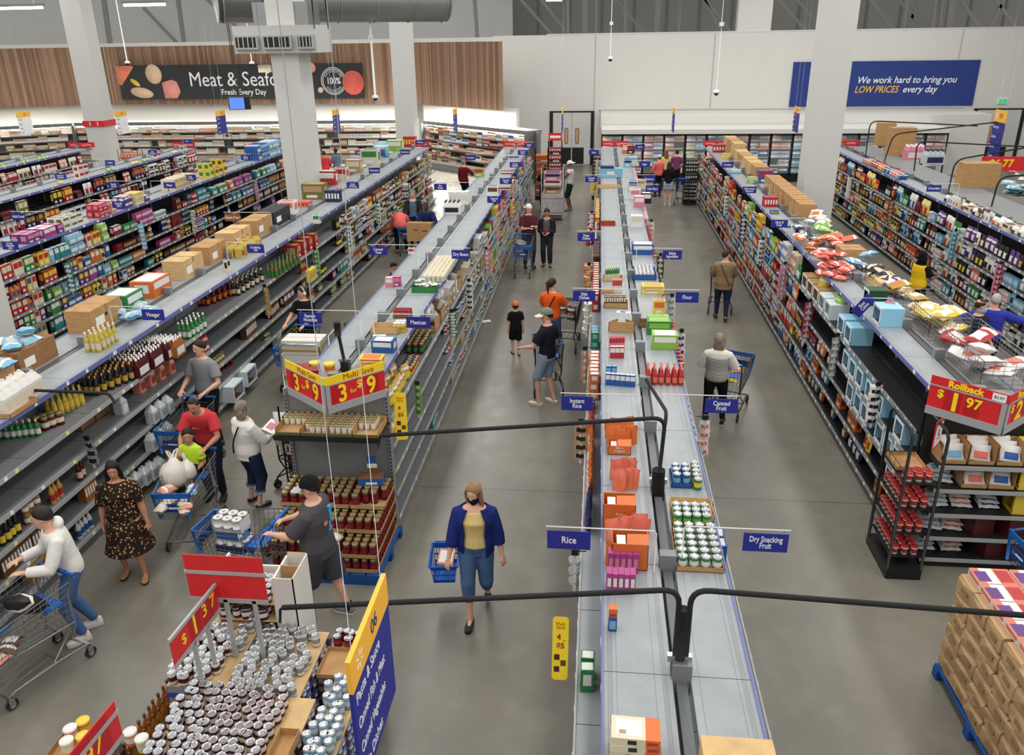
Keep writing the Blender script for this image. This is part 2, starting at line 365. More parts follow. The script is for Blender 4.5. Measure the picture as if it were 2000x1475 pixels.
# ------------------------------------------------------------------ shelving gondolas
ZT = 2.1
LEV = [.16, .52, .86, 1.22, 1.62]           # shelf tops under the top shelf
def gondola(label, y0, y1, spine, left, right, style='grey', bays=1.22, sides='LR'):
    """spine (x0,x1); left/right (top edge x, lower edge x)"""
    t = thing('shelving_gondola', label, 'shelf unit', ((spine[0]+spine[1])/2, y0, 0)); ox, oy = t.location.x, t.location.y
    L = y1-y0; sx0, sx1 = spine[0]-ox, spine[1]-ox
    low, back, kick = {'grey': (SHELFD, BACKP, SHELFD), 'pale': (SHELF, BACKP, SHELF2), 'black': (SHELFB, BACKB, BACKB)}[style]
    m = MB(); m.box(sx0+.02, sx1-.02, 0, L, .1, ZT-.1, back); obj('back_panel', m, t)
    m = MB(); n = int(L/bays)
    for k in range(n+1):
        yy = k*bays; m.box(sx0, sx1, yy-.02, yy+.02, .1, ZT+.10, SHELF2)
        m.box(sx0-.004, sx1+.004, yy-.045, yy+.045, ZT-.12, ZT+.12, SHELF2)
    obj('upright', m, t)
    m = MB(); m.box(sx0+.025, sx1-.025, 0, L, ZT-.04, ZT-.01, mat('spine_rail', (92, 95, 98), .4)); obj('spine_rail', m, t)
    for sd, (te, le) in (('L', left), ('R', right)):
        if sd not in sides: continue
        s = -1 if sd == 'L' else 1; inner = sx0 if sd == 'L' else sx1; te -= ox; le -= ox
        # top boards, one per bay
        for k in range(n+1):
            ya, yb_ = k*bays+.003, min((k+1)*bays-.003, L)
            if yb_ - ya < .1: continue
            d = abs(inner-te); mm = MB(); x = sorted((0, -s*d)); mm.box(x[0], x[1], 0, yb_-ya, -.035, 0, SHELF2, SHELF)
            obj('top_shelf', mm, t, (te, ya, ZT))
        m = MB(); x = sorted((te, te+s*.014)); m.box(x[0], x[1], 0, L, ZT-.05, ZT+.012, RAILB)
        for k in range(int(L/.61)):
            yy = k*.61+rnd.uniform(.05, .5); xx = sorted((te+s*.014, te+s*.017)); m.box(xx[0], xx[1], yy, yy+rnd.choice((.05, .05, .08)), ZT-.042, ZT+.004, TAGW)
        obj('price_rail', m, t)
        for li, z in enumerate(LEV):
            m = MB(); x = sorted((inner, le)); m.box(x[0], x[1], 0, L, z-.035, z, low, low)
            if li == 0: xx = sorted((inner, le-s*.05)); m.box(xx[0], xx[1], 0, L, 0, z-.035, kick)
            for k in range(1, n+1):                       # seam between neighbouring boards
                m.box(x[0]+.005, x[1]-.005, k*bays-.002, k*bays+.002, z, z+.0015, BLACK)
            sh = obj('shelf', m, t)
            r = MB(); x = sorted((le, le+s*.014)); r.box(x[0], x[1], 0, L, z-.045, z+.012, RAILG if style != 'black' else RAILY)
            for k in range(int(L/.30)):
                if rnd.random() < (.55 if style == 'grey' else .95):
                    yy = k*.30+rnd.uniform(.0, .2); xx = sorted((le+s*.014, le+s*.017)); r.box(xx[0], xx[1], yy, yy+.05, z-.038, z+.006, TAGY if (style == 'grey' and rnd.random() < .45) else TAGW)
            obj('price_rail', r, sh)
    return t
G = {}
G['C'] = gondola('long central shelving with bare pale grey tops and a dark gap down its middle', 3.05, 32.3, (.575, .695), (.125, -.05), (1.085, 1.25), 'pale')
G['L'] = gondola('grey double shelving with the Mexican and Ramen Noodles signs', 9.0, 32.3, (-3.24, -3.12), (-3.62, -3.78), (-2.64, -2.5))
G['FL'] = gondola('grey double shelving with the Vinegar and Cooking Oil signs', 5.2, 32.3, (-7.2, -7.08), (-7.66, -7.8), (-6.56, -6.4))
G['R'] = gondola('black double shelving of snacks with pale blue cartons', 9.1, 32.3, (4.4, 4.52), (4.02, 3.86), (4.92, 5.08), 'black')
G['2L'] = gondola('black double shelving of cereal and juice beyond the row of cardboard cartons', 12.0, 32.3, (-12.55, -12.43), (-13.0, -13.15), (-11.95, -11.8), 'black')
G['3L'] = gondola('black double shelving behind the cereal shelving', 16.0, 32.3, (-16.8, -16.68), (-17.2, -17.4), (-16.1, -15.95), 'black')
G['4L'] = gondola('farthest black double shelving before the meat counter', 20.0, 32.3, (-21.2, -21.08), (-21.6, -21.8), (-20.55, -20.4), 'black')
G['R2'] = gondola('black shelving of chips and candy bags with the Chocolate sign', 15.2, 32.3, (8.98, 9.1), (8.54, 8.36), (9.6, 9.75), 'black', sides='L')
# broad grey top of the next aisle's unit beyond the candy shelving
def wide_unit():
    t = thing('shelving_gondola', 'wide unit with a broad grey top carrying cartons and water packs', 'shelf unit', (9.2, 15.2, 0))
    m = MB(); m.box(0, .8, 0, 17.1, 0, ZT-.1, BACKB); obj('back_panel', m, t)
    m = MB()
    for k in range(7): m.box(0, 1.0, k*2.44+.004, (k+1)*2.44-.004, ZT-.06, ZT+.02, SHELFD, SHELF2)
    obj('top_shelf', m, t); return t
wide_unit()
# ------------------------------------------------------------------ goods: packages built once each, then placed one by one
PAL = dict(red=(204, 40, 42), crimson=(160, 24, 40), orange=(238, 110, 36), yellow=(244, 208, 52), gold=(206, 160, 60), green=(44, 140, 66), lime=(140, 196, 60), teal=(34, 140, 150), sky=(120, 190, 226),
           blue=(34, 92, 180), navy=(32, 40, 100), purple=(104, 54, 140), pink=(232, 130, 158), magenta=(190, 60, 140), white=(234, 234, 230), cream=(230, 216, 182), tan=(190, 150, 104), brown=(104, 66, 42), black=(34, 32, 34), grey=(150, 152, 154), amber=(176, 98, 24), wine=(92, 22, 30), coral=(246, 112, 88), olive=(120, 116, 50), oil=(212, 186, 62), clear=(196, 206, 208), salmon=(236, 150, 120))
for _k in PAL:
    _l = .3*PAL[_k][0]+.59*PAL[_k][1]+.11*PAL[_k][2]; PAL[_k] = tuple(int((v*.84+_l*.16)*.95) for v in PAL[_k])
def P(c, gloss=.42): return mat('pack_'+c, PAL[c], gloss)
def PG(c): return mat('glass_'+c, PAL[c], .12, spec=.6)
CACHE = {}
def proto(kind, c1, c2, dims=None):
    """[(part name or None, mesh)], origin at the front bottom middle, front towards +x"""
    key = (kind, c1, c2, dims)
    if key in CACHE: return CACHE[key]
    m = MB(); parts = []; A, B = P(c1), P(c2)
    if kind == 'carton':
        w, d, h = dims or (.15, .1, .21); m.box(-d, 0, -w/2, w/2, 0, h, A)
        m.box(0, .001, -w*.42, w*.42, h*.5, h*.88, B); m.box(0, .001, -w*.3, w*.2, h*.12, h*.3, P('white') if c2 != 'white' else A)
        m.box(-d*.9, -d*.1, -w*.4, w*.4, h, h+.001, B); e = .0007
        m.box(-d*.8, -d*.2, -w/2-e, -w/2, h*.3, h*.8, B); m.box(-d*.8, -d*.2, w/2, w/2+e, h*.3, h*.8, B)
    elif kind == 'can':
        r, h = dims or (.038, .11); n = 12
        m.lathe([(r*.96, 0), (r, .004), (r, h*.3), (r, h*.72), (r, h-.004), (r*.97, h)], n, [LIDM, A, B, A, LIDM, LIDM], (-r, 0, 0))
        l = MB(); l.lathe([(r*.97, h), (r*.99, h+.0025), (r*.9, h+.0025), (r*.86, h+.0005), (r*.5, h+.0005), (.001, h+.001)], n, LIDM, (-r, 0, 0)); parts.append(('lid', l))
    elif kind == 'jar':
        r, h = dims or (.042, .14); n = 10
        m.lathe([(r*.92, 0), (r, .01), (r, h*.25), (r, h*.62), (r, h*.72), (r*.82, h*.84)], n, [A, A, B, A, A], (-r, 0, 0))
        l = MB(); l.lathe([(r*.86, h*.84), (r*.88, h*.85), (r*.88, h), (r*.8, h+.002), (.001, h+.002)], n, PLID.get(c1, mat('gold_lid', (168, 152, 104), .35, .6)), (-r, 0, 0)); parts.append(('lid', l))
    elif kind == 'bottle':
        r, h = dims or (.036, .28); n = 9; GA = PG(c1)
        m.lathe([(r*.9, 0), (r, .012), (r, h*.16), (r, h*.46), (r, h*.55), (r*.75, h*.66), (r*.36, h*.78), (r*.33, h*.9)], n, [GA, GA, B, GA, GA, GA, GA], (-r, 0, 0))
        l = MB(); l.lathe([(r*.42, h*.88), (r*.42, h), (.001, h)], n, P(dims and CAPS.get((c1, c2), c2) or CAPS.get((c1, c2), c2)), (-r, 0, 0)); parts.append(('cap', l))
    elif kind == 'jug':
        w, h = dims or (.15, .29); d = w; GA = PG(c1) if c1 != 'white' else A
        poly = [(-d*.5+d*.5*x, w*.5*y) for x, y in ((-1, -.8), (-.8, -1), (.8, -1), (1, -.8), (1, .8), (.8, 1), (-.8, 1), (-1, .8))]
        m.prism(poly, 0, h*.62, GA); sh = [(-d*.5+(x+d*.5)*.35, y*.35) for x, y in poly]; n = 8
        m.add([(x, y, h*.62) for x, y in poly]+[(x, y, h*.9) for x, y in sh], [(i, (i+1) % n, n+(i+1) % n, n+i) for i in range(n)]+[tuple(range(n, 2*n))], GA)
        m.box(0, .001, -w*.36, w*.36, h*.14, h*.5, B)
        hd = MB(); hd.tube([(-d*.5, .0, h*.86), (-d*.86, 0, h*.84), (-d*.96, 0, h*.7), (-d*.9, 0, h*.58)], .014, 6, GA); parts.append(('handle', hd))
        l = MB(); l.lathe([(w*.15, h*.88), (w*.15, h*.97), (.001, h*.97)], 8, P(c2 if c2 != c1 else 'red'), (-d*.5, 0, 0)); parts.append(('cap', l))
    elif kind in ('bag', 'pouch'):
        w, d, h = dims or ((.2, .09, .26) if kind == 'bag' else (.15, .06, .2)); nu, nv = 6, 7; lean = -.25*d
        def grid(s):
            vs = []
            for j in range(nv+1):
                v = j/nv
                for i in range(nu+1):
                    u = 2*i/nu-1; t = (1-u*u)**.6*max(0.0, (1-(2*v-1)**4))**.7 if kind == 'bag' else (1-abs(u)**3)*(1-v**3)*.9
                    ww = w*(1-.06*math.sin(math.pi*v)) if kind == 'bag' else w
                    vs.append((-d/2+s*d*.5*t+lean*(v-.2)+.006*math.sin(7*u+9*v), ww*.5*u, h*v))
            return vs
        fs = [(j*(nu+1)+i, j*(nu+1)+i+1, (j+1)*(nu+1)+i+1, (j+1)*(nu+1)+i) for j in range(nv) for i in range(nu)]
        for s in (1, -1):
            vs = grid(s); k0 = len(m.v); m.v += vs
            for f in fs:
                j = f[0]//(nu+1); i = f[0] % (nu+1)
                mm = B if (1 <= j <= nv-4 and 1 <= i <= nu-2 and s > 0) else (A if (j not in (nv-2,)) else (P('white') if c1 != 'white' and kind == 'bag' else A))
                m.f.append(tuple(x+k0 for x in (f if s > 0 else f[::-1]))); m.m.append(m.mi(mm)); m.sm.append(True)
    elif kind == 'tub':
        r, h = dims or (.06, .1); n = 12
        m.lathe([(r*.82, 0), (r*.86, h*.25), (r*.93, h*.7), (r*.97, h*.86)], n, [A, B, A], (-r, 0, 0))
        l = MB(); l.lathe([(r, h*.86), (r, h*.97), (r*.93, h), (.001, h)], n, P(TUBLID.get((c1, c2), c2)), (-r, 0, 0)); parts.append(('lid', l))
    elif kind == 'multipack':
        w, d, h = dims or (.27, .2, .2); m.box(-d, 0, -w/2, w/2, 0, h*.62, A); m.box(0, .001, -w*.4, w*.4, h*.12, h*.5, B); n = 7
        for i in range(3):
            for j in range(4):
                cx, cy = -d*(i+.5)/3, -w/2+w*(j+.5)/4; r = min(d/6, w/8)*.96
                m.lathe([(r, h*.62), (r*.8, h*.76), (r*.4, h*.86), (r*.4, h)], n, [A, A, B], (cx, cy, 0))
    elif kind == 'packs':        # sleeve of small packets standing side by side
        w, d, h = dims or (.2, .1, .13); n = 5; e = w/n
        for i in range(n): m.box(-d, 0, -w/2+i*e+.001, -w/2+(i+1)*e-.001, 0, h*(.97 if i % 2 else 1), A); m.box(0, .001, -w/2+i*e+.2*e, -w/2+(i+1)*e-.2*e, h*.3, h*.75, B)
    out = [(None, m.mesh(kind))]+[(n, p.mesh(n)) for n, p in parts]
    CACHE[key] = out; return out
PLID = {'red': P('crimson'), 'white': P('red'), 'yellow': P('white')}
CAPS = {}; TUBLID = {}
CATS = dict(carton='box', can='can', jar='jar', bottle='bottle', jug='jug', bag='bag', pouch='pouch', tub='tub', multipack='multipack', packs='packets', tray='tray')
USED = {}
def item(name, pr, loc, rz, label, cat, group, parts=True, tilt=(0, 0)):
    o = obj(name, pr[0][1], None, loc, (tilt[0], tilt[1], rz)); tag(o, label, cat, group)
    if parts:
        for pn, me in pr[1:]: obj(pn, me, o)
    return o
WID = dict(carton=.155, can=.079, jar=.088, bottle=.076, jug=.16, bag=.2, pouch=.155, tub=.124, multipack=.28, packs=.205)
def joined(pr):
    """far packages: lid or cap kept on the same mesh"""
    if len(pr) == 1: return pr
    k = ('J', pr[0][1].name)
    if k in CACHE: return CACHE[k]
    me = MB()
    for _, q in pr:
        vs = [v.co[:] for v in q.vertices]
        for p in q.polygons: me.add([], [], q.materials[p.material_index])
        k0 = len(me.v); me.v += vs
        for p in q.polygons:
            me.f.append(tuple(i+k0 for i in p.vertices)); me.m.append(me.mi(q.materials[p.material_index])); me.sm.append(p.use_smooth)
    CACHE[k] = [(None, me.mesh(pr[0][1].name))]; return CACHE[k]
def run(name, kind, c1, c2, label, group, p0, p1, n, inward=None, rows=1, rstep=.1, stack=1, dims=None, rz=0.0, jit=.006, cat=None, parts=True, skip=(), turn=0.0, lean=0.0):
    """n packages from p0 to p1 (points on the shelf), more rows inward"""
    pr = proto(kind, c1, c2, dims)
    if not parts: pr = joined(pr)
    p0, p1 = Vector(p0), Vector(p1); h = (dims or (0, 0, 0.2))[-1]; iw = Vector(inward or (0, 0, 0)); k = 0; out = []
    for r in range(rows):
        for i in range(n):
            for s in range(stack):
                k += 1
                if (i, r) in skip or (i, r, s) in skip: continue
                t = (i+.5)/n; q = p0.lerp(p1, t) + iw*(r*rstep) + Vector((rnd.uniform(-jit, jit), rnd.uniform(-jit, jit)*.5, s*(h+.003)))
                out.append(item(name, pr, q, rz+rnd.uniform(-turn, turn), label, cat or CATS[kind], group, parts, (0, lean)))
    return out
# faces: lower front edge, top front edge, direction outwards, aisle signs along it (y, text)
FACES = {
 'L': dict(x=-2.5, xt=-2.64, s=1, signs=[(11.5, 'Mexican'), (15.6, 'Dry Beans'), (21.1, 'Canned Fish'), (24.6, 'Canned Meat'), (28, 'Canned Vegetables')], nm='canned'),
 'FL': dict(x=-6.4, xt=-6.56, s=1, signs=[(11.3, 'Vinegar'), (15.6, 'Cooking Oil'), (24, 'Salad Dressing'), (27.4, 'Mayonnaise'), (31, 'Condiments')], nm='sauce'),
 '2L': dict(x=-11.8, xt=-11.95, s=1, signs=[(15, 'juice'), (19, 'granola'), (23.5, 'water'), (27, 'sports drink')], nm='cereal'),
 '3L': dict(x=-15.95, xt=-16.1, s=1, signs=[(21, 'adult cereal'), (25, 'family cereal'), (29, 'popcorn')], nm='snack'),
 '4L': dict(x=-20.4, xt=-20.55, s=1, signs=[(25.5, 'white price cards'), (30, 'red sign')], nm='party'),
 'R': dict(x=3.86, xt=4.02, s=-1, signs=[(13.2, 'Rice Cakes'), (19.3, 'Nuts'), (24.2, 'Popcorn'), (29, 'Cookies')], nm='snack'),
 'R2': dict(x=8.36, xt=8.54, s=-1, signs=[(16.8, 'hosiery'), (22.4, 'Chocolate'), (27.5, 'column')], nm='candy'),
}
ORD = ['bottom shelf', 'second shelf up', 'third shelf up', 'third shelf down', 'second shelf down', 'top shelf']
def bay(face, y):
    sg = min(FACES[face]['signs'], key=lambda q: abs(q[0]-y)); d = y-sg[0]
    w = 'under' if abs(d) < .55 else ('just past' if d < 1.6 else 'well past' if d < 3.2 else 'far beyond') if d > 0 else ('just before' if d > -1.6 else 'well before' if d > -3.2 else 'far before')
    u = sg[1]+' sign' if sg[1][0].isupper() else sg[1]
    return '%s the %s' % (w, u)
def auto(face, lev, y0, y1, menu, dens=1.0, rows=1, parts=False, name=None, gap=(0, .05), seed=None, edge=.03):
    """fill a shelf from y0 to y1 with facings drawn from menu [(kind, dims or None, [(c1, c2), ...], weight)]"""
    f = FACES[face]; g = random.Random(seed if seed is not None else hash((len(face), lev, int(y0*10))) % 9999 + lev*7 + ord(face[0])); s = f['s']
    x = (f['xt'] if lev == 5 else f['x'])-s*edge; z = ZT if lev == 5 else LEV[lev]; rz = 0.0 if s > 0 else math.pi; y = y0; room = (ZT if lev == 4 else LEV[lev+1] if lev < 4 else 9)-z-.06
    while y < y1-.12:
        if g.random() > dens: y += g.uniform(.2, .7); continue
        tot = sum(q[3] for q in menu); r = g.random()*tot
        for q in menu:
            r -= q[3]
            if r <= 0: break
        kind, dims, cols, _ = q
        for _t in range(14):
            c1, c2 = g.choice(cols); key = (face, lev, bay(face, y), kind, c1, c2)
            if key not in USED: break
        else:
            c1, c2 = g.choice(list(PAL)), g.choice(list(PAL)); key = (face, lev, bay(face, y), kind, c1, c2)
            if key in USED: y += .1; continue
        USED[key] = 1
        w = (dims[0]*(2 if kind in ('can', 'jar', 'bottle', 'tub') else 1) if dims else WID[kind])+.006; n = max(1, min(int(g.uniform(2, 6) if w < .13 else g.uniform(1, 3.4)), int((y1-y)/w)))
        hh = (dims or dict(carton=(0, 0, .21), can=(0, .11), jar=(0, .14), bottle=(0, .28), jug=(0, .29), bag=(0, 0, .26), pouch=(0, 0, .2), tub=(0, .1), multipack=(0, 0, .2), packs=(0, 0, .13))[kind])[-1]
        if kind in ('carton', 'packs', 'bag', 'pouch') and lev < 5:
            if dims is None: dims = dict(carton=(.15, .1, .21), packs=(.2, .1, .13), bag=(.2, .09, .26), pouch=(.15, .06, .2))[kind]
            hh = round(min(room*.93, dims[2]*1.35), 2); dims = (dims[0], dims[1], hh)
        pair = c1 if c1 == c2 else c1+' and '+c2
        lab = '%s %s on the %s %s' % (pair, NOUN[kind], ORD[lev], bay(face, y))
        st = 1 if kind in ('bag', 'pouch', 'bottle', 'jug') else max(1, min(2 if g.random() < .6 else 1, int(room/hh)))
        pr = joined(proto(kind, c1, c2, dims)) if not parts else proto(kind, c1, c2, dims)
        base = '%s_%s' % (name or f['nm'], NOUN[kind].replace(' ', '_')); n_all = 0; single = n*rows*st == 1
        for i in range(n):
            for rr in range(rows):
                for k in range(st):
                    if hh*(k+1) > room and k: continue
                    item(base, pr, (x-s*rr*(dims[1] if dims and len(dims) > 2 else .1)*1.05-s*g.uniform(0, .03), y+w*(i+.5), z+k*(hh+.004)), rz+g.uniform(-.06, .06), lab, CATS[kind], None if single else lab[:40], parts)
        y += n*w+g.uniform(*gap)
NOUN = dict(carton='carton', can='can', jar='jar', bottle='bottle', jug='jug', bag='bag', pouch='pouch', tub='tub', multipack='bottle pack', packs='packet sleeve')
def hue(*a): return [tuple(x.split('/')) for x in a]
# ------------------------------------------------------------------ goods on the long shelves
BOXES = hue('red/yellow', 'blue/white', 'orange/white', 'green/white', 'purple/yellow', 'yellow/red', 'white/blue', 'pink/white', 'navy/white', 'teal/white', 'brown/cream', 'crimson/white', 'magenta/white', 'cream/red', 'lime/white', 'sky/white')
DARKB = hue('black/red', 'brown/gold', 'wine/cream', 'black/white', 'navy/gold', 'purple/white', 'brown/orange', 'olive/cream', 'black/yellow', 'crimson/black', 'navy/orange', 'black/sky', 'wine/gold')
BAGS = hue('red/yellow', 'orange/white', 'blue/yellow', 'brown/cream', 'purple/white', 'yellow/red', 'black/gold', 'green/white', 'white/brown', 'navy/white', 'crimson/gold', 'teal/white', 'sky/navy', 'coral/white', 'white/blue', 'brown/gold')
CANS = hue('red/white', 'white/green', 'green/white', 'blue/white', 'yellow/red', 'white/red', 'brown/cream', 'white/blue', 'black/gold', 'cream/brown', 'olive/white', 'sky/white')
SAUCE = hue('wine/cream', 'amber/white', 'red/white', 'black/yellow', 'olive/cream', 'brown/white', 'white/blue', 'cream/green', 'gold/red', 'wine/white', 'white/black')
# second shelving on the left: canned goods side (its near bays are almost empty)
mC = [('can', None, CANS, .8), ('packs', (.24, .12, .13), BOXES+CANS, 4), ('jar', None, SAUCE, .4), ('carton', (.18, .1, .15), BOXES, 2)]
for lev, d in ((4, .95), (3, .9), (2, .85), (1, .8), (0, .75)):
    auto('L', lev, 18.4, 32.1, mC, d, gap=(0, .12))
    auto('L', lev, 13.2, 18.4, [('can', None, CANS, 2), ('packs', (.24, .14, .12), hue('tan/brown', 'tan/cream', 'white/green', 'cream/olive', 'sky/white', 'navy/white', 'white/navy'), 2), ('pouch', (.14, .06, .17), hue('white/sky', 'cream/brown', 'white/grey'), 1)], d*.8, gap=(.02, .22), parts=lev == 4)
for lev, d in ((3, .12), (2, .12), (1, .3), (0, .5)): auto('L', lev, 9.8, 13.0, [('packs', (.22, .1, .1), BOXES, 1), ('can', None, CANS, 1), ('pouch', (.12, .05, .1), BAGS, 1)], d, gap=(.15, .6))
# sauce and oil side: near bays sparse, full farther on
mS = [('bottle', None, SAUCE, 2.2), ('jar', None, SAUCE, 1.6), ('tub', None, hue('white/blue', 'cream/yellow', 'white/red'), .5), ('packs', (.26, .12, .19), SAUCE, 2.4), ('carton', (.2, .1, .18), SAUCE+BOXES, 1)]
for lev, d in ((4, .95), (3, .92), (2, .8), (1, .8), (0, .7)): auto('FL', lev, 19.6, 32.1, mS, d, gap=(0, .15))
for lev, d in ((3, .35), (2, .45), (1, .4), (0, .5)): auto('FL', lev, 14.6, 19.4, mS, d, gap=(.1, .5))
for lev, d in ((3, .3), (2, .4), (1, .22), (0, .2)): auto('FL', lev, 11.4, 14.4, mS, d, gap=(.2, .6), parts=True)
for lev, d in ((2, .6), (1, .6), (0, .5)): auto('FL', lev, 6.2, 8.6, mS, d, gap=(.1, .4), parts=True)
# juice, granola and water side
mJ = [('carton', (.15, .1, .22), hue('red/cream', 'cream/red', 'purple/cream', 'green/cream', 'wine/cream', 'navy/red', 'yellow/blue', 'amber/white'), 5), ('jug', (.14, .26), hue('yellow/navy', 'orange/blue', 'amber/white'), 1)]
for lev in range(5):
    auto('2L', lev, 12.3, 15.8, mJ, .93, gap=(0, .06), parts=lev > 2); auto('2L', lev, 15.9, 18.6, [('jug', (.14, .26), hue('yellow/navy', 'orange/yellow', 'teal/white', 'green/white'), 1), ('carton', (.16, .14, .2), BOXES, 3), ('multipack', None, hue('sky/white', 'blue/white', 'lime/white'), 1)], .9, gap=(0, .1))
    auto('2L', lev, 18.8, 24.2, [('packs', (.28, .12, .12), BOXES+DARKB, 4), ('carton', (.18, .12, .16), DARKB+BOXES, 2), ('jar', None, SAUCE, 1)], .92, gap=(0, .12))
    auto('2L', lev, 24.4, 32.1, [('multipack', (.3, .22, .24), hue('blue/white', 'sky/white', 'teal/white', 'green/white', 'orange/white', 'navy/sky', 'purple/pink'), 4 if lev > 2 else 1), ('bottle', None, hue('black/white', 'olive/cream', 'wine/cream'), .6), ('packs', (.3, .12, .2), DARKB, 2), ('pouch', None, DARKB, 1)], .9 if lev > 2 else .6, gap=(.02, .2))
for lev in (4, 3, 2): auto('3L', lev, 17, 32.1, [('carton', (.2, .1, .28), DARKB+hue('red/white', 'crimson/white', 'red/yellow'), 3), ('bag', (.22, .1, .26), hue('red/white', 'black/red', 'brown/cream', 'white/red'), 2), ('multipack', (.3, .2, .2), hue('black/red', 'white/black'), 1)], .85, gap=(.02, .2))
for lev in (4, 3): auto('4L', lev, 22, 32.1, [('bag', (.24, .1, .24), hue('red/white', 'salmon/white', 'cream/brown', 'white/red', 'tan/cream'), 2), ('carton', (.24, .14, .2), hue('white/red', 'cream/red', 'red/white', 'salmon/white', 'gold/cream'), 2)], .9, gap=(.02, .15))
# cookies, crackers and nuts side of the right shelving
mK = [('packs', (.2, .12, .14), BOXES, 2), ('carton', (.16, .08, .2), hue('red/white', 'red/yellow', 'orange/brown', 'yellow/red', 'blue/white', 'crimson/white', 'navy/yellow', 'brown/cream', 'orange/white'), 4), ('pouch', (.15, .07, .19), BAGS, 2), ('can', None, hue('navy/white', 'sky/navy', 'blue/white', 'yellow/blue'), .8)]
for lev in range(5): auto('R', lev, 15.6, 32.1, mK, .95 if lev else .85, gap=(0, .1))
mP = [('bag', (.2, .1, .22), BAGS, 3), ('pouch', None, BAGS, 2), ('carton', (.2, .1, .14), hue('orange/brown', 'red/white', 'navy/red'), 1)]
for lev, a, d in ((2, 13.0, .8), (1, 13.0, .85), (0, 12.4, .8)): auto('R', lev, a, 15.5, mP, d, gap=(.02, .2), parts=True)
for lev, a, e, d in ((1, 10.6, 13.0, .6), (0, 10.0, 12.4, .55)): auto('R', lev, a, e, mP, d, gap=(.1, .5))
# chips and candy side beyond
mB = [('bag', (.24, .12, .28), BAGS, 4), ('pouch', (.16, .07, .2), BAGS+DARKB, 3)]
for lev in range(5): auto('R2', lev, 15.4, 21.6, [('pouch', (.19, .07, .2), BAGS+DARKB, 2), ('bag', (.24, .1, .22), hue('white/red', 'white/navy', 'cream/red', 'white/black', 'grey/white', 'purple/white'), 3), ('packs', None, hue('pink/white', 'white/pink', 'white/green', 'sky/white'), 1)], .96, gap=(0, .06))
for lev in range(5): auto('R2', lev, 21.8, 32.1, mB if lev > 2 else [('pouch', (.17, .08, .18), DARKB+BAGS, 3), ('bag', (.22, .1, .22), BAGS, 1.5), ('carton', (.22, .12, .16), hue('yellow/black', 'orange/red', 'brown/gold'), .7)], .95, gap=(0, .07))
auto('R2', 5, 15.6, 21.4, [('bag', (.26, .14, .16), hue('white/brown', 'white/navy', 'cream/red', 'white/orange', 'tan/white'), 3), ('pouch', None, hue('white/grey', 'brown/cream', 'cream/orange'), 2), ('carton', (.3, .2, .14), hue('tan/white', 'cream/brown'), 1)], .95, rows=2, gap=(0, .06))
auto('R2', 5, 24.6, 28.2, [('bag', (.24, .14, .16), hue('orange/yellow', 'coral/white', 'blue/sky', 'red/orange', 'navy/sky'), 1)], .95, rows=2, gap=(0, .05))
# top of the cereal shelving
for a, e, mn in ((13.0, 13.7, [('pouch', (.2, .12, .14), hue('cream/green', 'orange/cream', 'sky/orange'), 1)]),):
    auto('2L', 5, a, e, mn, 1, rows=1)
for (a, e, kd, dm, cs) in ((15.9, 17.2, 'carton', (.22, .2, .2), hue('magenta/white', 'purple/pink')), (17.2, 18.6, 'carton', (.24, .2, .14), hue('cream/brown', 'white/olive')), (18.6, 19.5, 'carton', (.2, .16, .16), hue('salmon/white', 'red/pink')), (19.5, 21.0, 'carton', (.2, .16, .15), hue('purple/white', 'cream/yellow', 'tan/white')), (22.4, 23.8, 'packs', (.3, .2, .16), hue('purple/white', 'cream/gold')),
                    (24.2, 25.8, 'carton', (.26, .2, .22), hue('yellow/brown', 'yellow/green')), (28.6, 31.0, 'multipack', (.32, .25, .26), hue('sky/white', 'blue/white', 'sky/blue'))):
    auto('2L', 5, a, e, [(kd, dm, cs, 1)], .95, rows=2, gap=(.02, .15))
auto('3L', 5, 22, 32, [('bag', (.2, .15, .1), hue('red/white', 'white/green', 'cream/white', 'lime/white', 'yellow/white'), 1), ('carton', (.24, .2, .2), hue('white/red', 'lime/white', 'cream/teal'), 1)], .5, gap=(.2, 1.2))
auto('4L', 5, 25, 31, [('pouch', (.2, .1, .12), hue('cream/white', 'lime/white', 'white/cream'), 1)], .4, gap=(.2, 1.0))

def l_face(name, kind, c1, c2, lab, y0, y1, n, lev=4, dims=None, **k): run(name, kind, c1, c2, lab, lab[:36], (-2.53, y0, LEV[lev]+.003), (-2.53, y1, LEV[lev]+.003), n, (-1, 0, 0), dims=dims, **k)
l_face('taco_bag', 'bag', 'gold', 'yellow', 'golden bag leaning on the shelf below the Multi Save board', 9.25, 10.3, 6, dims=(.2, .1, .24), rows=2, rstep=.16, turn=.5); l_face('taco_bag', 'bag', 'yellow', 'gold', 'yellow bag on the third shelf down beside the yellow strip', 9.2, 10.0, 4, 3, (.2, .1, .22), turn=.6)
l_face('sauce_tin', 'can', 'yellow', 'red', 'yellow tin on the shelf before the Mexican sign', 10.4, 10.9, 5, dims=(.045, .13), rows=2); l_face('salsa_jar', 'jar', 'wine', 'green', 'dark salsa jar on the shelf under the Mexican sign', 11.2, 11.9, 6, rows=3, rstep=.1, dims=(.042, .17))
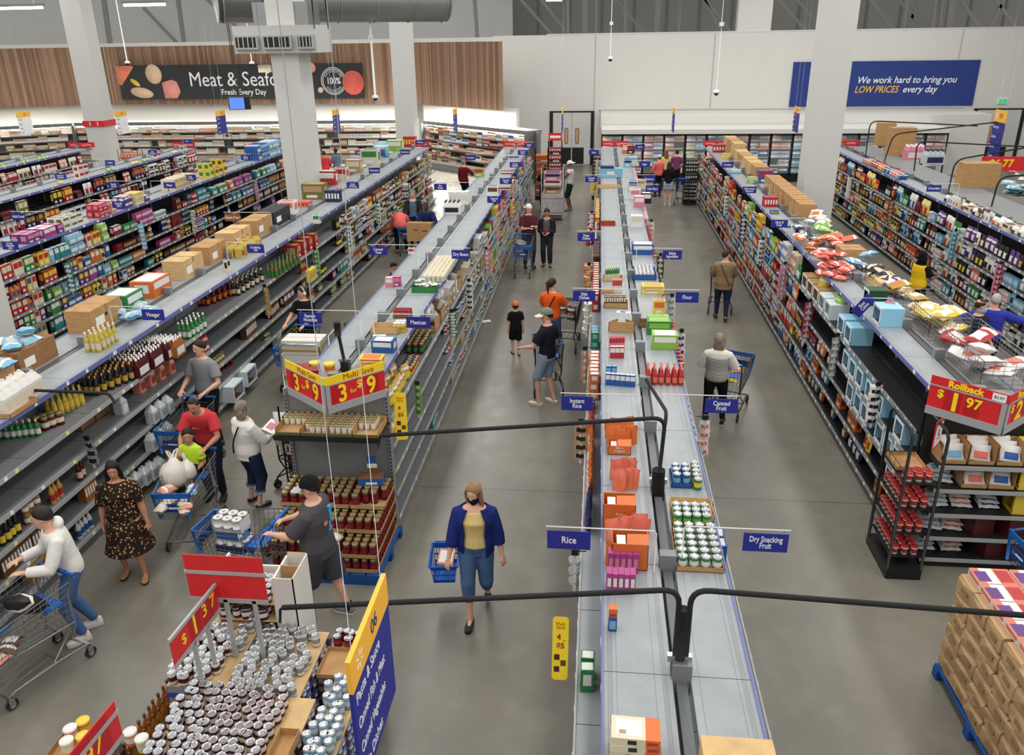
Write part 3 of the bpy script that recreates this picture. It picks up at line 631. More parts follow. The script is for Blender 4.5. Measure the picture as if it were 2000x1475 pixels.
# ---------------------------------------------------------------- things standing on shelf tops and near shelves, read off the photo
def at_(u, v, z=ZT+.002): return gz(u, v, z)
def case_row():
    for i, (y, c) in enumerate(((12.2, 'tan'), (12.75, 'cream'), (13.3, 'tan'), (13.9, 'cream'), (14.5, 'tan'))): open_tray('bean_case', 'open cardboard case on the shelf past the Mexican sign, %s' % ('nearest', 'second', 'third', 'fourth', 'fifth')[i], 'box', -2.72, y+.2, LEV[4]+.003, .36, .4, .2, CARD, front=.12); heap('bean_bag', 'bag', 'white', c, 'white bag in the %s open case past the Mexican sign' % ('nearest', 'second', 'third', 'fourth', 'fifth')[i], 'bags in open case %d' % i, -2.7, y+.2, LEV[4]+.04, 3, .06, .1, (.18, .08, .2), False)
def row(name, kind, c1, c2, label, group, a, c, n, z=ZT+.002, **k):
    return run(name, kind, c1, c2, label, group, at_(*a, z), at_(*c, z), n, **k)
FRONT = -math.pi/2        # package front turned towards the camera
IN = (0, 1, 0)
def open_tray(name, label, cat, cx, cy, z, sx, sy, h, m=CARD, lip=None, rz=0, front=None):
    t = MB(); w = .004; fh = front if front is not None else h
    t.box(-sx/2, sx/2, -sy/2, sy/2, 0, w, m); t.box(-sx/2, sx/2, -sy/2, -sy/2+w, 0, fh, m); t.box(-sx/2, sx/2, sy/2-w, sy/2, 0, h, m)
    t.box(-sx/2, -sx/2+w, -sy/2, sy/2, 0, h, m); t.box(sx/2-w, sx/2, -sy/2, sy/2, 0, h, m)
    o = obj(name, t, None, (cx, cy, z), (0, 0, rz)); return tag(o, label, cat)
def closed_carton(name, label, x0, x1, y0, y1, z, h, m=CARD, tape=True, rz=0.0, group=None, seal=TAPE, mark=None):
    t = MB(); cx, cy = (x0+x1)/2, (y0+y1)/2; sx, sy = (x1-x0)/2, (y1-y0)/2
    t.box(-sx, sx, -sy, sy, 0, h, m)
    t.box(-sx, sx, -.004, .004, h, h+.001, CARDIN)
    o = obj(name, t, None, (cx, cy, z), (0, 0, rz)); tag(o, label, 'box', group)
    if tape:
        p = MB(); p.box(-sx-.0015, sx+.0015, -.025, .025, h+.001, h+.002, seal); p.box(sx, sx+.0015, -.025, .025, h*.72, h, seal); p.box(-sx-.0015, -sx, -.025, .025, h*.72, h, seal); obj('tape', p, o)
    q = MB(); q.box(sx, sx+.0012, -sy*.75, -sy*.2, h*.25, h*.62, mark or TAGW); obj('label_patch', q, o)
    return o
def opened_carton(name, label, x0, x1, y0, y1, z, h, m=CARD, side='y-', group=None, back=None, rim=None):
    """display carton with one side cut away and a folded rim"""
    t = MB(); sx, sy = (x1-x0)/2, (y1-y0)/2; w = .006; rim = rim or m
    t.box(-sx, sx, -sy, sy, 0, w, m, back or CARDIN); t.box(-sx, sx, -sy, sy, h-w, h, m)
    t.box(-sx, sx, sy-w, sy, w, h-w, m); t.box(-sx, sx, -sy, -sy+w, w, h-w, m)
    s = 1 if side == 'x+' else -1
    t.box(min(-s*sx, -s*(sx-w)), max(-s*sx, -s*(sx-w)), -sy+w, sy-w, w, h-w, m)
    t.box(min(-s*(sx-w), -s*(sx-2*w)), max(-s*(sx-w), -s*(sx-2*w)), -sy+w, sy-w, w, h-w, back or CARDIN)
    a, c = sorted((s*sx, s*(sx+.004))); b_ = .035
    t.box(a, c, -sy, sy, 0, b_*1.4, rim); t.box(a, c, -sy, sy, h-b_, h, rim); t.box(a, c, -sy, -sy+b_, b_, h-b_, rim); t.box(a, c, sy-b_, sy, b_, h-b_, rim)
    o = obj(name, t, None, ((x0+x1)/2, (y0+y1)/2, z)); return tag(o, label, 'box', group)
def heap(name, kind, c1, c2, label, group, cx, cy, z, n, rx, ry, dims, flat=True, h=.1):
    """loose bags lying on each other"""
    pr = proto(kind, c1, c2, dims)
    for i in range(n):
        o = obj(name, pr[0][1], None, (cx+rnd.uniform(-rx, rx), cy+rnd.uniform(-ry, ry), z+dims[1]*.5+h*i/n), (rnd.uniform(-.2, .2), (-1.35+rnd.uniform(-.2, .3)) if flat else rnd.uniform(-.4, .2), rnd.uniform(0, 6.28)))
        tag(o, label, CATS[kind], group if n > 1 else None)

case_row()
# --- central shelving, rice half
SIDE4 = 'flat cream and orange box stacked on the rice shelf top nearest the camera'
for k in range(4):
    t = MB(); t.box(-.145, .05, -.085, .085, 0, .052, P('cream')); t.box(.05, .135, -.085, .085, 0, .052, P('orange')); t.box(-.05, .0, -.0865, -.085, .01, .04, P('black')); t.box(.06, .12, -.0865, -.085, .015, .035, P('red'))
    t.box(-.12, .03, -.06, .06, .052, .0526, P('white')); t.box(-.1, -.06, -.05, -.02, .0526, .053, P('tan'))
    p = at_(1238, 1476); o = obj('rice_carton', t, None, (p.x+rnd.uniform(-.008, .008), p.y, ZT+.002+k*.054), (0, 0, rnd.uniform(-.06, .03))); tag(o, SIDE4, 'box', 'stacked flat cream and orange boxes')
t = MB(); t.box(-.03, .03, -.03, .03, 0, .12, P('blue')); t.box(-.03, .03, -.03, .03, .12, .19, P('orange')); t.box(-.022, .022, -.0312, -.03, .02, .09, P('sky')); t.box(-.022, .022, -.0312, -.03, .13, .15, P('red'))
p = at_(1196, 1228); tag(obj('rice_carton', t, None, (p.x, p.y, ZT+.002)), 'slim box, orange above and blue below, alone at the blue shelf edge', 'box')
row('rice_packet', 'packs', 'magenta', 'white', 'front pink packet sleeve standing below the orange rice carton', None, (1188, 1158), (1236, 1158), 1, dims=(.22, .09, .17), rz=FRONT, jit=0)
row('rice_packet', 'packs', 'magenta', 'pink', 'rear pink packet sleeve touching the orange rice carton', None, (1190, 1120), (1243, 1120), 1, dims=(.24, .09, .18), rz=FRONT, jit=0)
def rice_carton(u0, u1, v, h, d, lab, txt):
    a, c = at_(u0, v), at_(u1, v); t = MB(); w = (c.x-a.x)/2; M = P('orange')
    t.box(-w, w, 0, d, 0, .005, M); t.box(-w, w, 0, .005, 0, h, M); t.box(-w, w, d-.005, d, 0, h, M); t.box(-w, -w+.005, 0, d, 0, h, M); t.box(w-.005, w, 0, d, 0, h, M)
    t.quad((-w*.2, .0, h), (w, .0, h), (w*1.02, d*.55, h+.03), (-w*.18, d*.5, h+.03), M); t.quad((-w*.75, 0.02, h-.01), (-w*.25, .02, h-.01), (-w*.25, d*.8, h-.02), (-w*.75, d*.8, h-.02), P('white'))
    o = obj('rice_carton', t, None, (a.x+w, a.y, ZT+.002)); tag(o, lab, 'box')
    if txt: text('lettering', txt, .035, P('white'), o, (0, -.001, h*.6), (math.pi/2, 0, 0))
    return o
rice_carton(1194, 1264, 1112, .24, .2, 'orange rice carton with torn lid beside the Rice sign rod', '')
rice_carton(1177, 1240, 1032, .24, .2, 'orange rice carton with closed lid behind the torn one', 'Rice')
o = rice_carton(1187, 1232, 888, .1, .18, 'low orange tray of pouches lettered across its front', 'Ben\'s\nOriginal')
for (u0, v0, u1, v1, n, lab, gr, lean) in ((1190, 868, 1238, 868, 6, 'orange rice pouch standing in the low lettered tray', 'orange pouches in the low lettered tray', -.1), (1188, 855, 1238, 850, 5, 'orange rice pouch in the back row of the low lettered tray', 'back row pouches in the low lettered tray', -.1), (1196, 960, 1238, 955, 6, 'orange rice pouch leaning behind the closed orange carton', 'pouches leaning behind the closed orange carton', -.2), (1196, 940, 1240, 935, 5, 'orange rice pouch at the back of the bunch behind the closed carton', 'rear pouches behind the closed carton', -.1),
                                     (1198, 1062, 1250, 1050, 5, 'orange rice pouch tucked between the two orange cartons', 'pouches between the two orange cartons', -.25), (1196, 1108, 1244, 1104, 5, 'orange rice pouch poking up behind the pink packet sleeves', 'pouches behind the pink packet sleeves', -.1)):
    row('rice_pouch', 'pouch', 'coral' if 'carton' in lab else 'orange', 'orange' if n == 6 else 'salmon', lab, gr, (u0, v0), (u1, v1), n, dims=(.13, .05, .2), rz=FRONT, turn=.7, lean=lean, jit=.02)
p = at_(1262, 1070); heap('rice_pouch', 'pouch', 'coral', 'wine', 'orange rice pouch lying over the dark gap beside the torn carton', None, p.x-.06, p.y, ZT+.02, 1, .01, .01, (.16, .05, .22), False)
row('rice_box', 'carton', 'blue', 'white', 'blue and white rice box in the front row past the pouch tray', 'blue and white boxes in a row on the rice shelf', (1183, 752), (1240, 757), 6, dims=(.065, .05, .15), rz=FRONT, jit=.002)
row('rice_box', 'carton', 'blue', 'sky', 'blue box of the short back row behind the blue and white row', 'short back row of blue boxes', (1183, 738), (1204, 738), 2, dims=(.065, .05, .15), rz=FRONT, jit=.002)
row('rice_box', 'carton', 'red', 'white', 'red and white box in the front three before the blue row', 'three red boxes before the folded tray', (1192, 700), (1218, 700), 3, dims=(.07, .05, .16), rz=FRONT, jit=.002)
row('rice_box', 'carton', 'pink', 'red', 'pink topped red box in the row behind the three red boxes', 'pink topped boxes behind the three red boxes', (1190, 682), (1219, 681), 5, dims=(.05, .04, .17), rz=FRONT, jit=.002)
p = at_(1214, 650); t = MB(); t.box(-.17, .17, -.004, .004, 0, .16, CARD); t.obox(Matrix.Translation((-.12, .1, .08)) @ Matrix.Rotation(.9, 4, 'Z'), .22, .006, .15, CARD); t.obox(Matrix.Translation((.12, .08, .08)) @ Matrix.Rotation(-.9, 4, 'Z'), .2, .006, .15, CARD2); t.box(-.16, .16, 0, .16, 0, .004, CARD)
tag(obj('folded_tray', t, None, (p.x, p.y, ZT+.002)), 'empty folded cardboard tray standing open behind the red boxes', 'box')
p = at_(1218, 610); t = MB(); t.box(-.11, .11, -.06, .06, 0, .004, P('white')); t.box(-.05, .03, -.03, .03, .004, .0046, P('blue')); tag(obj('paper_sheet', t, None, (p.x, p.y, ZT+.002), (0, 0, -.2)), 'white and blue paper sheet lying on the rice shelf top', 'paper')
p = at_(1203, 602); open_tray('stick_tray', 'cardboard tray of brown packets near the Side Dishes rod', 'tray', p.x, p.y+.1, ZT+.002, .36, .22, .08, CARD)
row('side_packet', 'carton', 'brown', 'cream', 'brown and cream packet in the cardboard tray near the Side Dishes rod', 'brown packets in the cardboard tray', (1179, 600), (1222, 600), 9, z=ZT+.008, dims=(.03, .03, .17), rz=FRONT, jit=.003, inward=IN, rows=2, rstep=.08)
row('side_packet', 'carton', 'cream', 'red', 'cream packet with red top behind the tray of brown packets', 'cream packets with red tops', (1196, 572), (1214, 572), 4, dims=(.045, .05, .24), rz=FRONT, jit=.002)
p = at_(1187, 574); closed_carton('side_carton', 'small cardboard box beside the cream packets with red tops', p.x-.1, p.x+.09, p.y, p.y+.14, ZT+.002, .06)
p = at_(1197, 550); open_tray('bottle_tray', 'cardboard tray holding green bottles past the Side Dishes sign', 'tray', p.x, p.y+.12, ZT+.002, .34, .22, .06, CARD3)
row('sauce_bottle', 'bottle', 'green', 'cream', 'slim green bottle in the tray past the Side Dishes sign', 'green bottles in the tray', (1184, 548), (1212, 546), 7, z=ZT+.008, dims=(.02, .24), jit=.002, inward=IN, rows=2, rstep=.08)
p = at_(1186, 441); o = open_tray('jar_tray', 'red tray of small jars under the wire cage on the far rice shelf', 'tray', p.x, p.y+.1, ZT+.002, .36, .2, .07, P('red'))
row('side_jar', 'jar', 'amber', 'red', 'small amber jar in the red tray', 'jars in the red tray', (1178, 439), (1196, 439), 4, z=ZT+.008, dims=(.03, .1), jit=.003)
p = at_(1186, 366); open_tray('flat_tray', 'flat empty cardboard tray across the far rice shelf', 'tray', p.x+.05, p.y, ZT+.002, .62, .3, .06, CARD3, rz=.15)
p = at_(1192, 347); t = MB(); t.box(-.36, .36, 0, .3, 0, .26, P('sky')); t.box(-.1, .12, -.002, 0, .1, .18, P('white')); t.box(-.3, .1, .02, .3, .26, .32, P('navy')); tag(obj('tomato_case', t, None, (p.x, p.y, ZT+.002)), 'bright blue case on the rice shelf top near the Tomato Sauce sign', 'box')
# --- central shelving, canned fruit half
p = gz(1438, 1441, ZT+.22); closed_carton('fruit_carton', 'pale cardboard carton at the bottom edge on the canned fruit shelf', p.x-.2, p.x+.2, p.y-.34, p.y, ZT+.002, .22, CARD3)
p = at_(1355, 1000); open_tray('empty_tray', 'empty pale cardboard tray between the blue can case and the green cans', 'tray', p.x-.02, p.y+.0, ZT+.002, .36, .3, .06, CARD3)
def can_tray(u0, u1, v, nx, ny, lab, c1, c2, trm, skip=(), r=.038, h=.11, nm='fruit_can', gr=None):
    a, c = at_(u0, v), at_(u1, v); sp = (c.x-a.x)/nx; dy = sp*1.03
    o = open_tray(nm+'_tray', 'low '+lab[1]+' holding '+lab[0], 'tray', (a.x+c.x)/2, a.y+ny*dy/2, ZT+.002, c.x-a.x+.012, ny*dy+.012, .045, trm)
    pr = proto('can', c1, c2, (min(r, sp*.49), h))
    for j in range(ny):
        for i in range(nx):
            if (i, j) in skip: continue
            item(nm, pr, (a.x+sp*(i+.5), a.y+dy*(j+.5)-min(r, sp*.49), ZT+.008), FRONT, lab[2], 'can', gr or lab[0])
can_tray(1322, 1411, 1115, 4, 6, ('the larger block of green cans', 'cardboard tray by the dry fruit rod', 'green and white can in the larger tray by the dry fruit rod'), 'green', 'white', CARD)
can_tray(1314, 1388, 1030, 4, 3, ('the smaller block of green cans', 'cardboard tray beyond the larger one', 'dark green can in the smaller tray beyond the larger one'), 'green', 'lime', CARD2)
can_tray(1312, 1350, 952, 2, 3, ('blue labelled cans', 'blue sleeve tray', 'blue labelled can in the blue sleeve'), 'blue', 'sky', P('blue'), h=.12)
row('fruit_can', 'can', 'green', 'yellow', 'green and yellow can in the loose column beside the blue sleeve', 'loose column of green and yellow cans', (1354, 960), (1370, 958), 1, inward=IN, rows=5, rstep=.08, rz=FRONT, jit=.004)
row('syrup_bottle', 'bottle', 'red', 'coral', 'red bottle with coral cap in the block by the woman in stripes', 'block of red bottles', (1264, 750), (1342, 752), 6, dims=(.034, .22), inward=IN, rows=3, rstep=.075, jit=.003)
for (u0, u1, v, lab, c, c2, w, d, h) in ((1284, 1312, 683, 'lime green case nearest the red bottles', 'lime', 'white', .34, .24, .2), (1272, 1302, 655, 'green case behind the lime green one', 'green', 'lime', .34, .24, .2)):
    a = at_((u0+u1)/2, v); pr = proto('carton', c, c2, (w, d, h)); item('baking_case', pr, (a.x, a.y, a.z), FRONT, lab, 'box', None)
p = at_(1276, 640); open_tray('seed_tray', 'cardboard tray with green packets across the flour shelf', 'tray', p.x, p.y+.1, ZT+.002, .42, .2, .07, CARD2); row('seed_packet', 'packs', 'lime', 'white', 'green packet sleeve in the tray across the flour shelf', None, (1268, 636), (1300, 634), 1, z=ZT+.008, dims=(.3, .12, .13), rz=FRONT)
p = at_(1287, 615); item('baking_box', proto('carton', 'yellow', 'orange', (.17, .12, .22)), p, FRONT, 'yellow box with an orange flash standing alone', 'box', None)
p = at_(1275, 575); item('baking_case', proto('carton', 'yellow', 'gold', (.36, .25, .13)), p, FRONT, 'bright yellow case by the Flour rod', 'box', None)
p = at_(1259, 547); o = open_tray('wave_tray', 'blue tray of small cans past the Flour sign', 'tray', p.x, p.y+.3, ZT+.002, .4, .62, .08, P('blue'))
row('milk_can', 'can', 'white', 'blue', 'small white and blue can in the blue tray', 'small cans in the blue tray', (1240, 545), (1278, 545), 5, z=ZT+.008, inward=IN, rows=7, rstep=.085, rz=FRONT, jit=.003, dims=(.035, .1))
p = at_(1255, 498); item('milk_case', proto('carton', 'blue', 'white', (.42, .3, .2)), p, FRONT, 'blue case with a white drawing by the baking sign rod', 'box', None)
for i, (u, v, c, c2, lab) in enumerate(((1243, 445, 'white', 'cream', 'plain white packet on the far baking shelf'), (1248, 405, 'pink', 'white', 'pink and white box near the Cake Mixes sign'), (1262, 398, 'black', 'white', 'black and white box near the Cake Mixes sign'), (1240, 390, 'white', 'pink', 'white and pink carton near the Cake Mixes sign'), (1236, 372, 'cream', 'blue', 'cream and blue carton near the Desserts sign'), (1252, 370, 'cream', 'tan', 'cream and tan carton near the Desserts sign'), (1226, 326, 'sky', 'navy', 'sky blue tub carton near the Sugar sign'), (1236, 322, 'white', 'sky', 'white and sky blue carton near the Sugar sign'), (1222, 300, 'orange', 'white', 'orange and white carton at the far end of the baking shelf'), (1232, 300, 'black', 'red', 'black and red carton at the far end of the baking shelf'))):
    p = at_(u, v); item('baking_box', proto('carton', c, c2, (.26, .2, .26)), p, FRONT, lab, 'box', None)
# goods peeping out under both edges of the central shelving
def c_face(name, kind, c1, c2, lab, gr, s, z, y0, y1, n, dims=None, stack=1, parts=True, turn=.1):
    x = (-.05 if s < 0 else 1.25)-s*.02
    run(name, kind, c1, c2, lab, gr, (x, y0, z+.002), (x, y1, z+.002), n, dims=dims, stack=stack, rz=math.pi if s < 0 else 0.0, parts=parts, turn=turn)
Z4 = LEV[4]; Z3 = LEV[3]
for (kd, c1, c2, lab, y0, y1, n, dm, st, z) in (('carton', 'green', 'white', 'green box below the shelf edge nearest the camera', 4.55, 4.8, 2, (.09, .1, .2), 1, Z4), ('pouch', 'navy', 'purple', 'navy pouch under the edge below the Rice sign', 6.6, 7.2, 5, (.16, .06, .22), 1, Z4), ('pouch', 'orange', 'white', 'orange pouch under the edge past the Rice sign', 7.3, 8.5, 9, (.17, .07, .24), 1, Z4), ('pouch', 'red', 'orange', 'red pouch under the edge past the orange pouches', 8.6, 9.1, 4, (.17, .07, .24), 1, Z4), ('jar', 'black', 'orange', 'black lidded jar under the edge by the Instant Rice sign', 9.3, 9.6, 3, (.04, .1), 1, Z4),
        ('carton', 'orange', 'white', 'orange box stacked under the edge by the Instant Rice sign', 9.7, 10.6, 7, (.1, .12, .12), 3, Z4), ('carton', 'green', 'sky', 'green box under the edge past the Instant Rice sign', 11.6, 11.95, 3, (.1, .12, .13), 2, Z4), ('carton', 'red', 'cream', 'red box under the edge by the Side Dishes sign', 13.4, 15.6, 14, (.11, .12, .16), 2, Z4), ('carton', 'brown', 'wine', 'dark brown box under the edge past the Side Dishes sign', 16.0, 17.4, 9, (.11, .12, .16), 2, Z4), ('can', 'red', 'crimson', 'red can under the edge before the Pasta Dishes sign', 17.6, 19.4, 16, None, 2, Z4), ('carton', 'red', 'yellow', 'red and yellow box under the edge past the Pasta Dishes sign', 19.8, 22.4, 15, (.14, .12, .16), 2, Z4), ('carton', 'tan', 'brown', 'tan carton under the edge well past Pasta Dishes', 22.6, 23.6, 6, (.14, .12, .22), 1, Z4), ('jar', 'wine', 'red', 'red sauce jar under the edge by the Tomato Sauce sign', 24, 27.5, 28, None, 1, Z4), ('pouch', 'yellow', 'wine', 'yellow pasta bag under the edge by the Pasta sign', 27.8, 31.5, 20, None, 1, Z4),
        ('carton', 'white', 'grey', 'white carton lying on the shelf near the yellow promo strip', 5.0, 5.9, 2, (.3, .16, .24), 1, Z3), ('pouch', 'orange', 'purple', 'orange pouch on the lower shelf past the Rice sign', 7.0, 8.4, 8, (.17, .07, .24), 1, Z3), ('carton', 'orange', 'gold', 'orange box on the lower shelf past Instant Rice', 9.5, 11.5, 10, (.12, .12, .14), 2, Z3), ('carton', 'red', 'orange', 'red and orange box on the lower shelf by Side Dishes', 12.5, 16, 18, (.14, .12, .16), 2, Z3)):
    c_face('rice_shelf_'+NOUN[kd].split()[0], kd, c1, c2, lab, lab, -1, z, y0, y1, n, dm, st)
for (kd, c1, c2, lab, y0, y1, n, dm, st, z) in (('carton', 'blue', 'white', 'blue and white carton beside the bare canned fruit shelf', 6.2, 6.5, 2, (.14, .16, .2), 1, Z4), ('tub', 'white', 'navy', 'white tub beside the larger tray of green cans', 6.9, 7.2, 1, (.07, .12), 1, Z4), ('can', 'white', 'green', 'white topped can beside the smaller tray of green cans', 8.4, 9.6, 6, None, 1, Z4), ('jar', 'white', 'wine', 'white topped jar beside the red bottles', 10.3, 12.0, 12, None, 2, Z4), ('tub', 'red', 'white', 'red lidded tub beside the green cases', 12.3, 13.0, 4, (.08, .14), 1, Z4), ('bottle', 'white', 'black', 'white bottle beside the Flour sign', 13.6, 15.4, 12, None, 1, Z4), ('jar', 'white', 'tan', 'white jar beside the baking sign', 16.2, 19.0, 20, None, 2, Z4), ('carton', 'white', 'pink', 'white and pink box beside the Cake Mixes sign', 19.4, 24.5, 24, (.16, .12, .2), 2, Z4), ('carton', 'red', 'white', 'red and white box beside the Sugar sign', 25, 31.8, 24, (.2, .12, .2), 2, Z4)):
    c_face('baking_'+NOUN[kd].split()[0], kd, c1, c2, lab, lab, 1, z, y0, y1, n, dm, st)
# ------------------------------------------------------------------ people
JOBS = []       # (mesh object, voxel, smoothing passes): merged into one continuous surface in one go
TEXTS = []
def soft(o, voxel, sm): JOBS.append((o, voxel, sm)); return o
def flush_jobs():
    for o, vx, sm in JOBS:
        r = o.modifiers.new('merge', 'REMESH'); r.mode = 'VOXEL'; r.voxel_size = vx; r.use_smooth_shade = True
        s = o.modifiers.new('relax', 'SMOOTH'); s.factor = .5; s.iterations = sm
    dg = bpy.context.evaluated_depsgraph_get()
    new = [(o, bpy.data.meshes.new_from_object(o.evaluated_get(dg))) for o, _, _ in JOBS]
    for o, me in new:
        mats_ = [m for m in o.data.materials]; o.modifiers.clear(); o.data = me
        if not me.materials:
            for m in mats_: me.materials.append(m)
    JOBS.clear()
def cloth(name, col, noise=.0): return mat('cloth_'+name, col, .88, noise=noise, nscale=12, spec=.15, bump=.35)
def skin(tone): return mat('skin_'+tone, {'fair': (222, 172, 146), 'tan': (192, 138, 108), 'brown': (140, 92, 66), 'dark': (92, 60, 46)}[tone], .55, noise=.05, nscale=20, spec=.3)
HAIR = {'brown': (58, 40, 30), 'black': (24, 20, 19), 'grey': (134, 124, 112), 'dark': (40, 30, 26), 'blond': (150, 118, 84), 'silver': (176, 172, 166), 'ginger': (120, 76, 48)}
def hairm(c):
    m = mat('hair_'+c, HAIR[c], .55, noise=.35, nscale=9, spec=.35, bump=.4)
    for n in [q for q in m.node_tree.nodes if q.type == 'TEX_NOISE' and q.inputs['Scale'].default_value == 9]:
        mp = m.node_tree.nodes.new('ShaderNodeMapping'); mp.inputs['Scale'].default_value = (12, 12, 1.2); tc = n.inputs['Vector'].links[0].from_socket; m.node_tree.links.new(tc, mp.inputs[0]); m.node_tree.links.new(mp.outputs[0], n.inputs['Vector']); n.inputs['Scale'].default_value = 8.5
    return m
def loft(m, rings, mt, n=14):
    """rings [(centre, ax, ay, rx, ry)]"""
    vs = []; fs = []
    for c, ax, ay, rx, ry in rings:
        for k in range(n):
            q = 2*math.pi*k/n; vs.append(c + ax*(rx*math.cos(q)) + ay*(ry*math.sin(q)))
    for i in range(len(rings)-1):
        for k in range(n):
            k2 = (k+1) % n; fs.append((i*n+k, i*n+k2, (i+1)*n+k2, (i+1)*n+k))
    fs += [tuple(range(n))[::-1], tuple(range((len(rings)-1)*n, len(rings)*n))]
    m.add(vs, fs, mt, True)
def ik(a, t, l1, l2, pole):
    d = t-a; L = min(d.length, (l1+l2)*.999); L = max(L, abs(l1-l2)+.01); d.normalize(); t = a+d*L
    x = (l1*l1-l2*l2+L*L)/(2*L); h = math.sqrt(max(0, l1*l1-x*x)); p = (pole-d*pole.dot(d)); p.normalize()
    return a+d*x+p*h, t
def seg(a, b, ks): return [a.lerp(b, k) for k in ks]
V3 = Vector
SPINE = [(-.11, .115, .085), (-.06, .15, .11), (0, .166, .118), (.07, .16, .112), (.15, .145, .102), (.24, .15, .106), (.33, .163, .112), (.41, .168, .108), (.455, .155, .1), (.485, .118, .084), (.515, .075, .066)]
def person(label, x, y, heading, H=1.72, top=None, bottom=None, shoes=('shoe_black', (30, 30, 32)), hair=('short', 'brown'), tone='fair', lean=0, LH=(-.24, .02, .8), RH=(.24, .02, .8), LF=(-.1, .02, 0), RF=(.1, -.02, 0),
           head=(0, 0), girth=1.0, chest=0.0, z=0.0, pelvis=.95, curl=.6, hs=1.0, vox=.010, extra=(), socks=None, lift=(0, 0), shoulder=1.0, name='person', shy=0.0):
    s = H/1.75; root = thing(name, label, 'person', (x, y, z), R_(heading)); root.scale = (s, s, s)
    SK = skin(tone); X = V3((1, 0, 0)); a = R_(lean); P0 = V3((0, shy, pelvis))
    def ang(h): return a*min(1, max(0, (h+.05)/.3))
    def spine(h):
        p = P0.copy(); n = 12; st = h/n
        for i in range(n):
            t = ang((i+.5)*st); p = p + V3((0, math.sin(t), math.cos(t)))*st
        t = ang(h); return p, V3((0, math.cos(t), -math.sin(t))), V3((0, math.sin(t), math.cos(t)))
    def open_torso(mm, mt, h0, h1, off):
        vs = []; n = 22; hh = [h0+(h1-h0)*i/9 for i in range(10)]
        for h in hh:
            rx, ry = rad_(max(h, -.06)); g = girth if h < .4 else 1+(girth-1)*.4; c, ay, up = spine(h); bl = (girth-1)*.1*math.exp(-((h-.12)/.12)**2); bust = chest*math.exp(-((h-.32)/.07)**2)
            c = c+ay*(bl*.6+bust*.5); gap = .62 if h < .38 else .5
            for o, rev in ((off, 0), (off-.024, 1)):
                for i in range(n+1):
                    k = n-i if rev else i; q = math.pi/2+gap+(2*math.pi-2*gap)*k/n; vs.append(c+X*((rx*g+o)*math.cos(q))+ay*((ry*g+o+bl*.4+bust*.5)*math.sin(q)))
        w = 2*(n+1); fs = [(i*w+k, i*w+(k+1) % w, (i+1)*w+(k+1) % w, (i+1)*w+k) for i in range(9) for k in range(w)]
        for base in (0, 9*w): fs += [(base+k, base+k+1, base+w-2-k, base+w-1-k)[::1 if base else -1] for k in range(n)]
        mm.add(vs, fs, mt, True)
    def rad_(h):
        for (ha, xa, ya), (hb, xb, yb) in zip(SPINE, SPINE[1:]):
            if ha <= h <= hb: t = (h-ha)/(hb-ha); return xa+(xb-xa)*t, ya+(yb-ya)*t
        return SPINE[0][1:] if h < SPINE[0][0] else SPINE[-1][1:]
    def torso(mm, mt, h0, h1, off, flare=0.0, gx=1.0, skirt=None):
        rings = []; hs_ = [q for q in SPINE if h0-.001 <= q[0] <= h1+.001]
        def rad(h):
            for (ha, xa, ya), (hb, xb, yb) in zip(SPINE, SPINE[1:]):
                if ha <= h <= hb: t = (h-ha)/(hb-ha); return xa+(xb-xa)*t, ya+(yb-ya)*t
            return SPINE[0][1:] if h < SPINE[0][0] else SPINE[-1][1:]
        pts = sorted({round(h0, 3), round(h1, 3), *[q[0] for q in hs_]})
        for h in pts:
            rx, ry = rad(max(h, -.06)); g = girth if h < .4 else 1+(girth-1)*.4
            bl = (girth-1)*.1*math.exp(-((h-.12)/.12)**2); c, ay, up = spine(h); sh = shoulder if h > .3 else 1
            bust = chest*math.exp(-((h-.32)/.07)**2)
            rings.append((c+ay*(bl*.6+bust*.5), X, ay, rx*g*sh*gx+off, ry*g+off+bl*.4+bust*.5))
        if skirt:
            c, ay, up = spine(h0); r0 = rings[0]
            for dz, rx, ry in skirt: rings.insert(0, (V3((0, c.y+dz*0, c.z-dz)), X, V3((0, 1, 0)), rx, ry))
        loft(mm, rings, mt, 18)
    sh_c, sh_f, sh_u = spine(.46); hd_c, hd_f, hd_u = spine(.53)
    arms = []
    for sd, T in ((-1, LH), (1, RH)):
        shp = sh_c + X*(sd*.168*shoulder*(1+(girth-1)*.35)) - sh_u*.045
        el, wr = ik(shp, V3(T), .29, .255, V3((sd*.55, -.75, -.5))); arms.append((sd, shp, el, wr))
    legs = []
    for sd, T, lf in ((-1, LF, lift[0]), (1, RF, lift[1])):
        hp = P0 + V3((sd*.088*(1+(girth-1)*.5), 0, -.03)); ank = V3((T[0], T[1], T[2]+.085))
        kn, an = ik(hp, ank, .43, .43, V3((sd*.08, 1, .05))); legs.append((sd, hp, kn, an, lf))
    # --- body: one continuous surface
    b_ = MB(); torso(b_, SK, -.11, .515, 0)
    yw, pt = R_(head[0]), R_(head[1]); HT = Matrix.Rotation(yw, 3, 'Z') @ Matrix.Rotation(-(a*.35+pt), 3, 'X')
    hc = hd_c + hd_u*.135 + hd_f*.018
    loft(b_, [(hd_c-hd_u*.05, X, hd_f, .06, .06), (hd_c+hd_u*.02, X, hd_f, .055, .058), (hc-hd_u*.06, X, hd_f, .052, .056)], SK, 12)
    HS = hs
    def hp_(px, py, pz): return hc + (HT @ V3((px, py, pz)))*HS
    hx, hy = HT @ X, HT @ V3((0, 1, 0))
